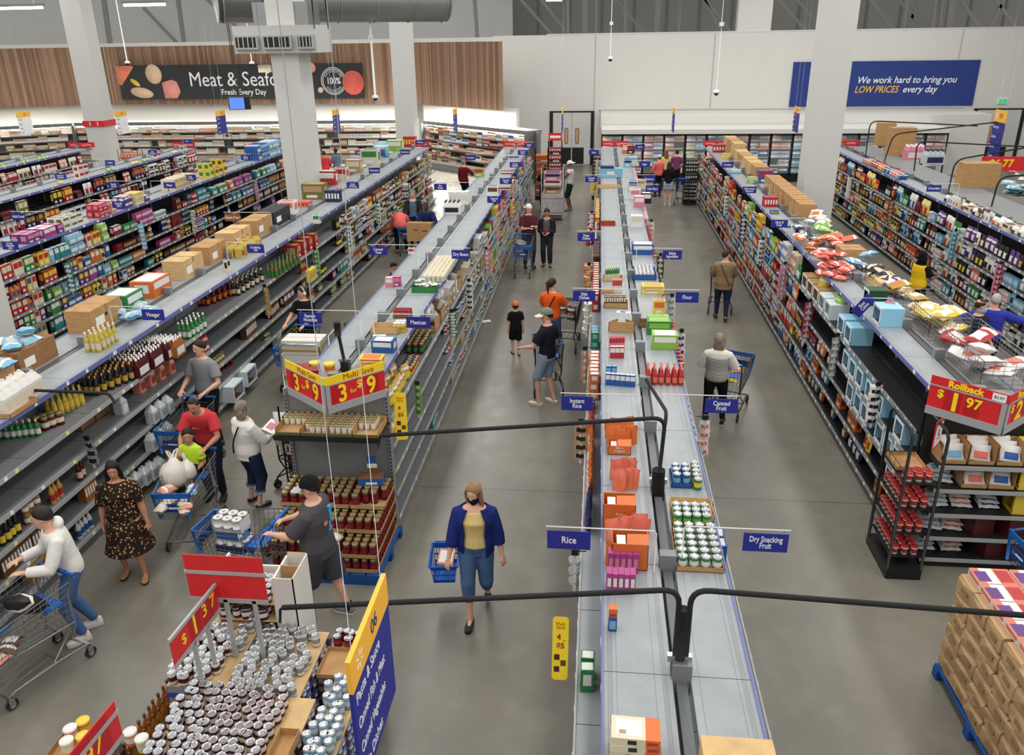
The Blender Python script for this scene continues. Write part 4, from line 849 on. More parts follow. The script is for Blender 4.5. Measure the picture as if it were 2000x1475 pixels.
    loft(b_, [(hp_(0, yo, zz), hx, hy, rx*HS, ry*HS) for zz, rx, ry, yo in ((-.12, .016, .016, .052), (-.112, .034, .032, .044), (-.088, .05, .058, .024), (-.05, .061, .08, .008), (0, .069, .09, 0), (.04, .072, .094, -.006), (.075, .064, .084, -.01), (.1, .044, .058, -.012), (.114, .014, .02, -.012))], SK, 16)
    b_.tube([hp_(0, .084, .012), hp_(0, .1, -.02), hp_(0, .096, -.034)], [.006*HS, .0125*HS, .011*HS], 6, SK)
    for sd in (-1, 1): b_.ell(hp_(sd*.071, -.008, -.012), .012*HS, .018*HS, .03*HS, SK, 8, 6, HT)
    for sd, shp, el, wr in arms:
        g = 1+(girth-1)*.6
        b_.tube([shp-X*sd*.03, *seg(shp, el, (.08, .4, .8)), el, *seg(el, wr, (.25, .7)), wr, wr+(wr-el).normalized()*.03], [.045*g, .055*g, .05*g, .042*g, .039*g, .041*g, .031, .026, .027], 10, SK)
        d = (wr-el).normalized(); side = d.cross(V3((0, 0, 1))); side = side.normalized() if side.length > .1 else X
        nrm = side.cross(d).normalized()          # back of the hand
        lat = side*(1 if sd > 0 else 1)
        pc = wr+d*.055; loft(b_, [(wr+d*.01, lat, nrm, .026, .018), (pc, lat, nrm, .04, .0165), (wr+d*.095, lat, nrm, .041, .013)], SK, 10)
        inw = -sd
        for k, (o_, ln) in enumerate(((-.03, .06), (-.01, .074), (.011, .07), (.03, .054))):
            if inw > 0: o_ = -o_
            f0 = wr+d*.088+lat*o_; c1 = curl*.9
            d1 = (d*math.cos(c1*.7)-nrm*math.sin(c1*.7)); d2 = (d*math.cos(c1*1.5)-nrm*math.sin(c1*1.5))
            b_.tube([f0, f0+d1*ln*.5, f0+d1*ln*.5+d2*ln*.5], [.0098, .009, .0078], 6, SK)
        t0 = wr+d*.04+lat*(inw*.03); td = (d*.62+lat*(inw*.7)-nrm*.3).normalized(); b_.tube([t0, t0+td*.04, t0+(td*.9+d*.4).normalized()*.066], [.0125, .0105, .0085], 6, SK)
    for sd, hp, kn, an, lf in legs:
        g = girth
        b_.tube([hp+V3((0, 0, .04)), *seg(hp, kn, (.1, .45, .8)), kn, *seg(kn, an, (.2, .35, .7)), an, an-V3((0, 0, .03))], [.085*g, .088*g, .074*g, .058*g, .052*g, .052, .054, .038, .034, .036], 12, SK)
        fd = V3((sd*.12, 1, -lf)).normalized(); b_.tube([an-V3((0, .03, .05)), an+fd*.06-V3((0, 0, .055)), an+fd*.15-V3((0, 0, .062))], [.034, .034, .022], 8, SK)
    soft(obj('body', b_, root), vox, 2)
    # --- face
    for sd in (-1, 1):
        e = MB(); e.ell(hp_(sd*.03, .083, .004), .0125*HS, .007*HS, .0065*HS, mat('eye_white', (226, 222, 216), .3), 8, 6, HT); e.ell(hp_(sd*.03, .0885, .003), .006*HS, .004*HS, .0062*HS, mat('eye_dark', (38, 28, 24), .2), 6, 4, HT); obj('eye', e, root)
        e = MB(); e.tube([hp_(sd*.014, .0895, .021), hp_(sd*.032, .0885, .026), hp_(sd*.049, .076, .02)], [.003*HS, .0042*HS, .0025*HS], 5, hairm(hair[1])); obj('eyebrow', e, root)
    e = MB(); e.tube([hp_(-.022, .077, -.066), hp_(0, .0865, -.064), hp_(.022, .077, -.066)], [.003*HS, .0058*HS, .003*HS], 6, mat('lips_'+tone, tuple(int(q*.72) for q in {'fair': (222, 150, 136), 'tan': (186, 110, 96), 'brown': (130, 74, 66), 'dark': (96, 58, 54)}[tone]), .5)); obj('mouth', e, root)
    # --- hair
    HM = hairm(hair[1]); st = hair[0]; h_ = MB()
    if st != 'none':
        nu, nv = 24, 9; rows_ = []
        th = .004 if st == 'buzz' else .012 if st == 'short' else .017
        for lay in (th, -.004):
            for j in range(nv+1):
                for i in range(nu):
                    q = 2*math.pi*i/nu; fr = math.cos(q)         # 1 front
                    lim = (.86 if st != 'buzz' else .92)+1.2*((1-fr)/2)**.8*(1.1 if st != 'buzz' else 1.0)+(.18 if st in ('long', 'bob') else 0)*(1 if fr < .55 else 0)
                    t = lim*j/nv; rad = V3((math.sin(t)*math.sin(q)*.073, math.sin(t)*fr*.096, math.cos(t)*.104))
                    n_ = V3((rad.x/.073, rad.y/.096, rad.z/.104)).normalized(); ly = lay*(1-.75*(j/nv)**3*(.5+.5*fr)) if lay > 0 else lay
                    p = rad+n_*ly*(1 if st == 'buzz' else 1+.3*math.sin(7*q+5*t)*math.sin(t)+.25*math.sin(3*q)); rows_.append(hp_(p.x, p.y-.008, p.z+.012))
        k0 = (nv+1)*nu; fs = []
        for j in range(nv):
            for i in range(nu):
                i2 = (i+1) % nu; fs.append((j*nu+i, (j+1)*nu+i, (j+1)*nu+i2, j*nu+i2)); fs.append((k0+j*nu+i, k0+j*nu+i2, k0+(j+1)*nu+i2, k0+(j+1)*nu+i))
        for i in range(nu): i2 = (i+1) % nu; fs.append((nv*nu+i, k0+nv*nu+i, k0+nv*nu+i2, nv*nu+i2))
        h_.add(rows_, fs, HM, True)
        dn = V3((0, 0, -1))
        if st == 'long':
            L = hair[2] if len(hair) > 2 else .3; c0 = hp_(0, -.05, .03)
            loft(h_, [(c0, hx, hy, .07*HS, .05*HS), (c0+dn*.1-hd_f*.015, hx, hy, .092, .055), (c0+dn*(.1+L*.5)-hd_f*.045, hx, hy, .1, .045), (c0+dn*(.08+L)-hd_f*.06, hx, hy, .07, .025)], HM, 14)
            for sd in (-1, 1): h_.tube([hp_(sd*.066, .03, .05), hp_(sd*.082, .02, -.03), hp_(sd*.085, .01, -.12), hp_(sd*.085, .03, -.12-L*.5)], [.02, .026, .026, .012], 8, HM)
        if st == 'bob':
            c0 = hp_(0, -.045, .03); loft(h_, [(c0, hx, hy, .074, .055), (c0+dn*.1, hx, hy, .098, .07), (c0+dn*.17, hx, hy, .098, .066), (c0+dn*.22, hx, hy, .07, .04)], HM, 14)
            for sd in (-1, 1): h_.tube([hp_(sd*.064, .03, .05), hp_(sd*.084, .02, -.03), hp_(sd*.078, .01, -.1)], [.02, .026, .018], 8, HM)
        if st == 'pony':
            c0 = hp_(0, -.1, .05); h_.tube([c0, c0+hp_(0, -.05, .0)-hc, c0+dn*.12-hd_f*.05, c0+dn*.24-hd_f*.03], [.026, .034, .03, .01], 8, HM)
        if st == 'bun': h_.ell(hp_(0, -.07, .1), .042, .042, .04, HM, 10, 6)
        obj('hair', h_, root)
    # --- clothes
    def sleeve(mm, mt, frac, off, tail=.0):
        for sd, shp, el, wr in arms:
            g = 1+(girth-1)*.6
            if frac <= .5: e = shp.lerp(el, frac*2); pts = [shp-X*sd*.05+sh_u*.01, shp, *seg(shp, el, (frac*.9,)), e]; rs = [.05*g+off, .055*g+off, .054*g+off*1.5, .053*g+off*1.9]
            else: e = el.lerp(wr, (frac-.5)*2); pts = [shp-X*sd*.05+sh_u*.01, shp, *seg(shp, el, (.5, .85)), el, *seg(el, e, (.5,)), e]; rs = [.05*g+off, .055*g+off, .054*g+off, .048*g+off, .046*g+off, .042*g+off, .034*g+off]
            mm.tube(pts, rs, 12, mt)
    if top:
        mt = top['m']; t_ = MB(); off = top.get('off', .012)
        (open_torso(t_, mt, top.get('hem', -.06), .49, off+.012) if top.get('inner') else torso(t_, mt, top.get('hem', -.06), top.get('neck', .5), off, gx=top.get('gx', 1.0), skirt=top.get('skirt'))); sleeve(t_, mt, top.get('sleeve', .36), off*.9)
        if top.get('hood'): t_.ell(hd_c-hd_f*.085+hd_u*.0, .1, .06, .065, mt, 12, 8)
        if top.get('collar'): loft(t_, [(hd_c-hd_u*.05, X, hd_f, .085, .075), (hd_c+hd_u*.02, X, hd_f, .072, .07)], mt, 14)
        soft(obj(top.get('name', 'shirt'), t_, root), .012, 3)
        if top.get('inner'):
            i_ = MB(); torso(i_, top['inner'], -.02, .46, .009); soft(obj('inner_top', i_, root), .012, 3)
        for fn in top.get('deco', ()): fn(root, spine, X)
    if bottom:
        mt = bottom['m']; p_ = MB(); off = bottom.get('off', .014); torso(p_, mt, -.11, bottom.get('waist', .03), off*.75); fr = bottom.get('len', .95)
        for sd, hp, kn, an, lf in legs:
            g = girth; lo = bottom.get('loose', 0)
            if fr <= .5: e = hp.lerp(kn, fr*2); pts = [hp+V3((0, 0, .05)), *seg(hp, kn, (.1,)), hp.lerp(e, .6), e]; rs = [.088*g+off, .094*g+off, .088*g+off+lo*.5, .078*g+off+lo]
            else: e = kn.lerp(an, (fr-.5)*2); pts = [hp+V3((0, 0, .05)), *seg(hp, kn, (.1, .5, .85)), kn, *seg(kn, e, (.4, .8)), e]; rs = [.088*g+off, .092*g+off, .078*g+off, .062*g+off+lo*.4, .058*g+off+lo*.6, .055+off+lo*.8, .044+off+lo, .042+off+lo]
            p_.tube(pts, rs, 14, mt)
        soft(obj(bottom.get('name', 'trousers'), p_, root), .012, 3)
        if bottom.get('cuff'):
            for sd, hp, kn, an, lf in legs:
                e = kn.lerp(an, (fr-.5)*2) if fr > .5 else hp.lerp(kn, fr*2); c_ = MB(); c_.tube([e+V3((0, 0, .035)), e-V3((0, 0, .012))], .058+off+bottom.get('loose', 0), 14, bottom['cuff']); obj('cuff', c_, root)
    for sd, hp, kn, an, lf in legs:
        q = MB(); fd = V3((sd*.12, 1, 0)).normalized(); sdv = V3((fd.y, -fd.x, 0)); up = V3((0, 0, 1)); tl = Matrix.Rotation(-lf, 3, sdv); SM = mat(*shoes[:2], .6) if not hasattr(shoes[0], 'node_tree') else shoes[0]
        low = len(shoes) > 2 and shoes[2] == 'low'
        for zc, hh, mt, gr in ((-.075, .012, mat('shoe_sole', (206, 204, 198), .7) if len(shoes) > 3 else mat('shoe_sole_dark', (46, 44, 42), .7), 1.06), (-.045, .03 if not low else .02, SM, 1.0)):
            prof = [(-.062, .026), (-.045, .034), (0, .036), (.06, .04), (.12, .043), (.165, .036), (.19, .018)]
            vs = []; n_ = len(prof)
            ring = [(yy, w*gr) for yy, w in prof]+[(yy, -w*gr) for yy, w in prof[::-1]]
            for zz, k in ((zc-hh*.5, 1), (zc+hh*.4, 1), (zc+hh*(1.0 if not low else .6), .72)):
                for yy, w in ring: vs.append(an + tl @ (fd*(yy if k == 1 else yy*.82+.0)+sdv*(w*k)+up*(zz+(.03 if k < 1 and yy < .03 and not low else 0))))
            L = len(ring); fs = [tuple(range(L))[::-1], tuple(range(2*L, 3*L))]+[(r*L+i, r*L+(i+1) % L, (r+1)*L+(i+1) % L, (r+1)*L+i) for r in range(2) for i in range(L)]
            q.add(vs, fs, mt, False)
        obj('shoe', q, root)
        if socks: k_ = MB(); k_.tube([an+V3((0, 0, .06)), an-V3((0, 0, .04))], .042, 10, socks); obj('sock', k_, root)
    for e in extra:
        k = e[0]; m = MB()
        if k == 'cap':            # dome, brim, optional other brim colour
            _, cm, bm, brim = e; nu, nv = 20, 6; vs = []; fs = []
            for j in range(nv+1):
                for i in range(nu):
                    q = 2*math.pi*i/nu; t = 1.5*j/nv; vs.append(hp_(math.sin(t)*math.sin(q)*.089, math.sin(t)*math.cos(q)*.112-.01, math.cos(t)*.112+.022))
            for j in range(nv):
                for i in range(nu): i2 = (i+1) % nu; fs.append((j*nu+i, (j+1)*nu+i, (j+1)*nu+i2, j*nu+i2))
            m.add(vs, fs, cm, True); c_ = obj('cap', m, root); w = MB()
            sg = brim; pts = [(math.sin(q)*.088, (math.cos(q)*.135+.075)*sg) for q in [math.pi*(i/8-.5) for i in range(9)]]+[(-.08, .06*sg)][:0]
            up_ = [hp_(px, py-.005, .028-.12*(px*px)/.0064*.1-abs(py)*.12) for px, py in pts]; base = [hp_(px*.98, .07*sg if abs(px) < .07 else .045*sg, .032) for px, py in pts]
            n_ = len(pts); w.add(up_+base, [(i, i+1, n_+i+1, n_+i) for i in range(n_-1)], bm, True); w.add([p-hd_u*.006 for p in up_+base], [(i, n_+i, n_+i+1, i+1) for i in range(n_-1)], bm, True); obj('brim', w, c_)
        if k == 'beanie': m.ell(hp_(0, -.01, .045), .086, .108, .085, e[1], 14, 8, HT); m.lathe([(.1, 0), (.1, .012)], 14, e[1], tuple(hp_(0, -.01, .03))) if len(e) > 2 else None; obj('hat', m, root)
        if k == 'mask':
            loft(m, [(hp_(0, .012, -.12), hx, hy, .045, .068), (hp_(0, .02, -.08), hx, hy, .058, .078), (hp_(0, .02, -.04), hx, hy, .066, .086), (hp_(0, .03, -.022), hx, hy, .058, .077)], e[1], 14)
            for sd in (-1, 1): m.tube([hp_(sd*.06, .06, -.04), hp_(sd*.074, 0, -.01)], .002, 4, e[1])
            obj('mask', m, root)
        if k == 'headphones':
            m.tube([hp_(.095*math.cos(q), -.005, .125*math.sin(q)) for q in [math.pi*i/10 for i in range(11)]], .012, 6, e[1])
            for sd in (-1, 1): m.ell(hp_(sd*.088, 0, -.01), .02, .036, .042, e[1], 10, 6, HT)
            obj('headphones', m, root)
        if k == 'strap':
            pts = []
            for i in range(15):
                t = i/14; h = .46-.5*t; c, ay, up = spine(h); rr = .13*girth; sg = e[2]
                q = math.pi*t; pts.append(c + X*(sg*(.11-.24*t)) + ay*(-(math.sin(q)*.04+.112*girth+.012)))
            m.tube(pts, .012, 6, e[1]); obj('bag_strap', m, root)
        if k == 'bag': c, ay, up = spine(e[3] if len(e) > 3 else -.02); m.ell(c+X*e[2][0]+ay*e[2][1], .05, .12, .13, e[1], 10, 6); obj('bag', m, root)
        if k == 'vest':
            v = MB(); torso(v, e[1], -.09, .47, .03, gx=1.02)
            for sd, shp, el, wr in arms: v.tube([shp-X*sd*.06, shp-X*sd*.005], [.07, .075], 10, e[1])
            soft(obj('vest', v, root), .012, 3)
        if k == 'moustache': m.tube([hp_(-.026, .076, -.055), hp_(0, .09, -.046), hp_(.026, .076, -.055)], [.004, .008, .004], 6, hairm(hair[1])); obj('moustache', m, root)
        if k == 'beard': loft(m, [(hp_(0, .05, -.128), hx, hy, .03, .03), (hp_(0, .03, -.1), hx, hy, .053, .06), (hp_(0, .012, -.07), hx, hy, .062, .078)], hairm(hair[1]), 14); obj('beard', m, root)
        if k == 'headscarf':
            loft(m, [(hd_c-hd_u*.03, X, hd_f, .12, .1), (hc-hd_u*.06, hx, hy, .09, .095), (hc-hy*.015, hx, hy, .09, .1), (hc+hd_u*.07-hy*.015, hx, hy, .085, .1), (hc+hd_u*.12-hy*.015, hx, hy, .05, .06)], e[1], 16); obj('headscarf', m, root)
        if k == 'patch':          # flat print on the shirt front (+1) or back (-1): list of (h, x, w, hgt, material)
            for h, px, w, hg, mt in e[2]:
                c, ay, up = spine(h); rr = rad_(h)[1]*girth+.012; o = c+ay*(e[1]*(rr-.008))+X*px
                T = frame_T(X, up, ay, o); g2 = MB(); g2.obox(T, w, hg, .03, mt); obj('print', g2, root)
    return root
# ------------------------------------------------------------------ shopping carts
CBLUE = mat('cart_blue', (24, 98, 186), .4); CFRAME = mat('cart_frame', (112, 116, 118), .35, .6); CDARK = mat('cart_wire_dark', (66, 70, 74), .4, .5); WHEEL = mat('caster_rubber', (44, 44, 46), .6); WHUB = mat('caster_hub', (170, 168, 160), .5)
def cart_pt(u, v, w):
    """basket point: u across -1..1, v along 0 rear..1 front, w height 0..1"""
    wt = .28-.055*v; wb = .22-.04*v; hw = wb+(wt-wb)*w; y = -.36+v*.86+(.03*v-.02)*w*1.0; z0 = .50+.03*v; z1 = .99-.1*v
    return (u*hw, y, z0+(z1-z0)*w)
CART = {}
def cart(label, x, y, heading, blue=True, wire=CFRAME, front=True, group=None):
    key = (blue, wire.name, front)
    if key in CART: return dup(CART[key], (x, y, 0), R_(heading), label)
    t = thing('shopping_cart', label, 'cart', (x, y, 0), R_(heading)); CART[key] = t
    m = MB(); r = .0028
    for w in (0, .18, .36, .54, .72, .88):
        for sd in (-1, 1): m.tube([cart_pt(sd, 0, w), cart_pt(sd, 1, w)], r, 4, wire)
        m.tube([cart_pt(-1, 1, w), cart_pt(1, 1, w)], r, 4, wire)
    for i in range(15):
        v = i/14
        for sd in (-1, 1): m.tube([cart_pt(sd, v, 0), cart_pt(sd, v, 1)], r, 4, wire, cap=False)
        m.tube([cart_pt(-1, v, 0), cart_pt(1, v, 0)], r, 4, wire, cap=False)
    for i in range(9):
        u = -1+i/4; m.tube([cart_pt(u, 0, 0), cart_pt(u, 1, 0)], r, 4, wire, cap=False); m.tube([cart_pt(u, 1, 0), cart_pt(u, 1, 1)], r, 4, wire, cap=False); m.tube([cart_pt(u, 0, 0), cart_pt(u, 0, 1)], r, 4, wire, cap=False)
    m.tube([cart_pt(-1, 0, 1), cart_pt(-1, 1, 1), cart_pt(1, 1, 1), cart_pt(1, 0, 1)], .006, 6, wire); obj('basket', m, t)
    m = MB()
    for sd in (-1, 1):
        m.tube([(sd*.25, -.44, 1.0), (sd*.24, -.36, .86), (sd*.23, -.36, .46), (sd*.2, -.3, .3), (sd*.26, -.42, .17)], .0125, 7, wire)
        m.tube([(sd*.24, -.36, .5), (sd*.19, .44, .53)], .011, 6, wire); m.tube([(sd*.26, -.42, .17), (sd*.25, -.1, .2), (sd*.2, .36, .17), (sd*.2, .44, .15)], .0115, 7, wire)
        m.tube([(sd*.225, -.34, .47), (sd*.235, -.05, .21)], .009, 6, wire)
    m.tube([(-.2, .44, .15), (.2, .44, .15)], .011, 6, wire); m.tube([(-.25, -.1, .2), (.25, -.1, .2)], .009, 6, wire)
    for i in range(5): m.tube([(-.22+.11*i, -.1, .2), (-.18+.09*i, .4, .165)], .005, 5, wire)
    obj('frame', m, t)
    for sx, sy in ((-.26, -.42), (.26, -.42), (-.2, .42), (.2, .42)):
        c = MB(); c.tube([(0, 0, .155), (0, 0, .125)], .014, 8, wire); c.box(-.018, -.014, -.03, .03, .05, .13, wire); c.box(.014, .018, -.03, .03, .05, .13, wire)
        c.tube([(-.013, 0, .062), (.013, 0, .062)], .062, 14, WHEEL); c.tube([(-.0145, 0, .062), (.0145, 0, .062)], .034, 10, WHUB); obj('caster', c, t, (sx, sy, 0))
    m = MB(); HB = CBLUE if blue else GREYP; m.tube([(-.27, -.45, 1.02), (.27, -.45, 1.02)], .018, 10, HB); m.tube([(-.14, -.45, 1.02), (.14, -.45, 1.02)], .024, 10, HB); obj('handle', m, t)
    m = MB()
    for i in range(8): u = -.2+.4*i/7; m.tube([(u, -.33, .98), (u*.9, -.2, .74)], .003, 4, wire)
    m.tube([(-.2, -.33, .98), (.2, -.33, .98)], .004, 4, wire); m.box(-.19, .19, -.33, -.14, .735, .745, CBLUE if blue else GREYP); obj('child_seat', m, t)
    if front:
        m = MB(); BM = CBLUE if blue else GREYP
        for w0, w1, e in ((.82, 1.03, .012),):
            a, b_, c, d = [Vector(cart_pt(u, 1, w)) for u, w in ((-1, w0), (1, w0), (1, w1), (-1, w1))]; n = Vector((0, e, 0)); k = Vector((.008, 0, 0))
            m.add([a-k, b_+k, c+k, d-k, a-k+n, b_+k+n, c+k+n, d-k+n], [(3, 2, 1, 0), (4, 5, 6, 7), (0, 1, 5, 4), (1, 2, 6, 5), (2, 3, 7, 6), (3, 0, 4, 7)], BM)
        for sd in (-1, 1):
            m.tube([cart_pt(sd, 1, .0), cart_pt(sd, 1, 1)], .017, 8, BM); m.tube([cart_pt(sd, .72, .97), cart_pt(sd, 1, .97)], .014, 8, BM)
        fp = obj('front_trim', m, t)
        if blue:
            q = MB(); o = Vector(cart_pt(0, 1, .45)); q.box(-.13, .13, o.y+.006, o.y+.014, o.z-.06, o.z+.06, mat('cart_badge', (20, 64, 140), .4)); q.box(-.09, .05, o.y+.014, o.y+.0152, o.z-.012, o.z+.012, SWHITE)
            for i in range(6): a = math.pi*i/3+.5; q.obox(Matrix.Translation((.085+.018*math.cos(a), o.y+.0148, o.z+.018*math.sin(a))) @ Matrix.Rotation(-a, 4, 'Y'), .014, .001, .005, mat('spark', (252, 186, 40), .5))
            obj('badge', q, fp)
    return t
def in_cart(ca, name, kind, c1, c2, label, pts, dims, z=.52, rot=None, group=None, heading=0):
    """packages lying in a cart: local (x, y, z above basket floor)"""
    M_ = Matrix.Translation(ca.location) @ Matrix.Rotation(ca.rotation_euler.z, 4, 'Z'); pr = proto(kind, c1, c2, dims)
    for i, (px, py, pz) in enumerate(pts):
        p = M_ @ Vector((px, py, z+pz)); o = obj(name, pr[0][1], None, p, (rnd.uniform(-.2, .2), rot if rot is not None else -.3, ca.rotation_euler.z+FRONT+rnd.uniform(-.5, .5))); tag(o, label, CATS[kind], group if len(pts) > 1 else None)

def XY(u, v, z=0): p = gz(u, v, z); return p.x, p.y
CL = cloth
DENIM = cloth('denim', (70, 96, 134), .2); DDENIM = cloth('dark_denim', (36, 48, 74), .2); BLACKC = cloth('black', (26, 26, 29)); NAVYC = cloth('navy', (34, 46, 92)); GREYC = cloth('charcoal', (78, 76, 82)); WHITEC = cloth('white', (226, 224, 218)); RED_C = cloth('red', (206, 62, 70)); LGREY = cloth('light_grey', (138, 140, 142)); LIME = cloth('neon', (196, 232, 60)); ORANGE = cloth('orange', (240, 98, 40)); MAROON = cloth('maroon', (88, 42, 54)); KHAKI = cloth('camel', (146, 122, 92)); CORAL = cloth('coral', (232, 108, 100)); CREAM = cloth('yellow_cream', (220, 196, 130)); BLUEC = cloth('royal', (52, 62, 170)); YELV = cloth('vest_yellow', (240, 196, 40)); STEELB = cloth('slate', (96, 112, 134)); LBLUE = cloth('pale_blue', (176, 200, 220)); WINEC = cloth('wine', (112, 26, 38)); TAUPE = cloth('short_blue', (140, 158, 180))
def floral():
    m, nt, b_ = nodes_of('floral_cloth', .85, .15); co = objco(nt)
    v = nt.nodes.new('ShaderNodeTexVoronoi'); v.inputs['Scale'].default_value = 26; nt.links.new(co, v.inputs['Vector'])
    f = mathn(nt, 'ADD', v.outputs['Distance'], mathn(nt, 'MULTIPLY', noise_n(nt, co, 22, 3), .3))
    nt.links.new(ramp(nt, f, [(.28, (214, 178, 122)), (.42, (150, 110, 70)), (.52, (52, 40, 32)), (.8, (38, 30, 26))]), b_.inputs['Base Color']); return m
def striped():
    m, nt, b_ = nodes_of('striped_cloth', .85, .15); co = objco(nt); s = nt.nodes.new('ShaderNodeSeparateXYZ'); nt.links.new(co, s.inputs[0])
    st = mathn(nt, 'LESS_THAN', mathn(nt, 'FRACT', mathn(nt, 'DIVIDE', s.outputs[2], .026)), .48); lim = mathn(nt, 'LESS_THAN', s.outputs[2], 1.33); inx = mathn(nt, 'LESS_THAN', mathn(nt, 'ABSOLUTE', s.outputs[0]), .2)
    nt.links.new(mixc(nt, mathn(nt, 'MULTIPLY', mathn(nt, 'MULTIPLY', st, lim), inx), lin((226, 222, 212)), lin((38, 38, 42))), b_.inputs['Base Color']); return m
PUSH = dict(LH=(-.19, .4, 1.04), RH=(.19, .4, 1.04))
WALK = dict(LF=(-.1, .24, 0), RF=(.1, -.26, .03), lift=(0, -.35))
def tee(m, **k): return {'m': m, 'sleeve': .36, **k}
def lng(m, **k): return {'m': m, 'sleeve': .95, **k}
def pants(m, **k): return {'m': m, 'len': .97, **k}
WSHOE = ('shoe_white', (222, 220, 216), 'std', 'w'); SK_ = ('shoe_black', (30, 30, 32)); GSHOE = ('shoe_grey', (126, 126, 128), 'std', 'w'); BROWNS = ('shoe_brown', (92, 66, 48), 'low'); SLIDE = ('shoe_cream', (224, 216, 200), 'low', 'w'); BLKLOW = ('shoe_black2', (36, 34, 34), 'low')
# woman in the cardigan with her basket
cwx, cwy = XY(934, 1192)
person('woman in a navy cardigan and face mask carrying a blue basket', cwx, cwy, 184, 1.70, lng(cloth('cardigan', (30, 44, 108)), hem=-.11, off=.03, inner=CREAM, sleeve=.74), dict(m=DENIM, len=.74, loose=.012), BLKLOW, ('long', 'blond', .2), LF=(-.1, -.2, .06), RF=(.07, .24, 0), lift=(-.5, 0), LH=(-.3, .06, .82), RH=(.3, .16, .82), head=(-20, 16), girth=1.1, chest=.03, pelvis=.93, extra=(('mask', BLACKC), ('strap', mat('strap_blue', (40, 90, 160), .6), 1)))
def basket(u, v, z, rz):
    p = gz(u, v, z); t = thing('shopping_basket', 'bright blue plastic hand basket carried by the woman in the cardigan', 'basket', (p.x, p.y, z), rz); B = mat('basket_blue', (24, 104, 206), .4)
    m = MB(); a, c, h, w = .15, .23, .24, .004
    def bp(x, y, k): return (x*(a*(.8+.2*k)), y*(c*(.84+.16*k)), h*k)
    m.quad(bp(-1, -1, 0), bp(-1, 1, 0), bp(1, 1, 0), bp(1, -1, 0), B)
    for (x0, y0), (x1, y1), n in (((-1, -1), (1, -1), 9), ((1, -1), (1, 1), 13), ((1, 1), (-1, 1), 9), ((-1, 1), (-1, -1), 13)):
        def q(t, k): return bp(x0+(x1-x0)*t, y0+(y1-y0)*t, k)
        for k0, k1 in ((0, .16), (.42, .5), (.76, 1)): m.quad(q(0, k0), q(1, k0), q(1, k1), q(0, k1), B); m.quad(q(0, k1), q(1, k1), q(1, k0), q(0, k0), B)
        for i in range(n+1):
            t0, t1 = max(0, i/n-.018), min(1, i/n+.018); m.quad(q(t0, .1), q(t1, .1), q(t1, .8), q(t0, .8), B)
    rim = [bp(-1.06, -1.04, 1), bp(1.06, -1.04, 1), bp(1.06, 1.04, 1), bp(-1.06, 1.04, 1), bp(-1.06, -1.04, 1)]; m.tube(rim, .011, 6, B); obj('body', m, t)
    m = MB()
    m.tube([(-.15, 0, h), (-.15, .02, h+.02), (-.1, .06, h+.14), (.1, .06, h+.14), (.15, .02, h+.02), (.15, 0, h)], .008, 6, mat('basket_handle', (60, 62, 66), .5)); obj('handle', m, t)
    return t
bk = basket(870, 1118, .36, .12); p = bk.location
o = obj('meat_tray', proto('carton', 'salmon', 'white', (.18, .22, .05))[0][1], None, (p.x+.02, p.y-.1, p.z+.15), (0, .2, FRONT)); tag(o, 'pink packet lying in the blue hand basket', 'packet')
# man in grey with a two-tone cap at his cart
x, y = XY(640, 1206); SPLASH = mat('print_blue', (60, 160, 220), .7)
person('man in a charcoal shirt and black cap walking behind his cart', x, y, 82, 1.83, tee(GREYC, off=.02, sleeve=.42, hem=-.12), dict(m=cloth('charcoal_short', (66, 66, 70)), len=.5, loose=.025), GSHOE, ('short', 'dark'), LF=(-.1, .2, 0), RF=(.12, -.2, .0), LH=(-.16, .42, 1.1), RH=(.16, .44, 1.08), head=(8, 14), girth=1.22, socks=BLACKC, extra=(('cap', BLACKC, cloth('grey_brim', (176, 178, 186)), 1), ('patch', -1, [(.36, .05, .05, .16, SPLASH), (.26, .02, .04, .1, SPLASH), (.3, -.06, .05, .04, mat('print_salmon', (226, 130, 110), .7)), (.18, .03, .07, .03, SPLASH)])))
x, y = XY(495, 1150); cA = cart('blue cart holding toilet rolls in front of the man in charcoal', x, y, 82)
# toilet roll pack
M_ = Matrix.Translation(cA.location) @ Matrix.Rotation(cA.rotation_euler.z, 4, 'Z'); m = MB(); TW = mat('tissue_white', (232, 232, 230), .6)
for i in range(2):
    for j in range(3):
        for k in range(4):
            m.tube([(-.06+.12*i, -.12+.12*j, .115*k+.002), (-.06+.12*i, -.12+.12*j, .115*k+.112)], .059, 12, TW)
            if k == 3: m.tube([(-.06+.12*i, -.12+.12*j, .458), (-.06+.12*i, -.12+.12*j, .4595)], .02, 8, mat('roll_core', (176, 160, 140), .8))
for s in (-1, 1): m.box(s*.121-.001, s*.121+.001, -.17, .17, .02, .11, P('navy')); m.box(s*.121-.0015, s*.121+.0015, -.14, .14, .2, .3, P('blue')); m.box(-.11, .11, s*.181-.001, s*.181+.001, .02, .1, P('blue')); m.box(-.09, .08, s*.181-.0015, s*.181+.0015, .22, .27, P('navy')); m.box(-.1, .1, s*.1815-.001, s*.1815+.001, .3, .44, TW)
o = obj('toilet_roll_pack', m, None, M_ @ Vector((.02, .16, .53)), (0, 0, cA.rotation_euler.z)); tag(o, 'white pack of toilet rolls standing in the cart of the man in charcoal', 'toilet paper')
in_cart(cA, 'blue_bag', 'bag', 'blue', 'sky', 'crumpled blue bag in the cart of the man in charcoal', [(-.05, -.2, .1)], (.24, .12, .24))
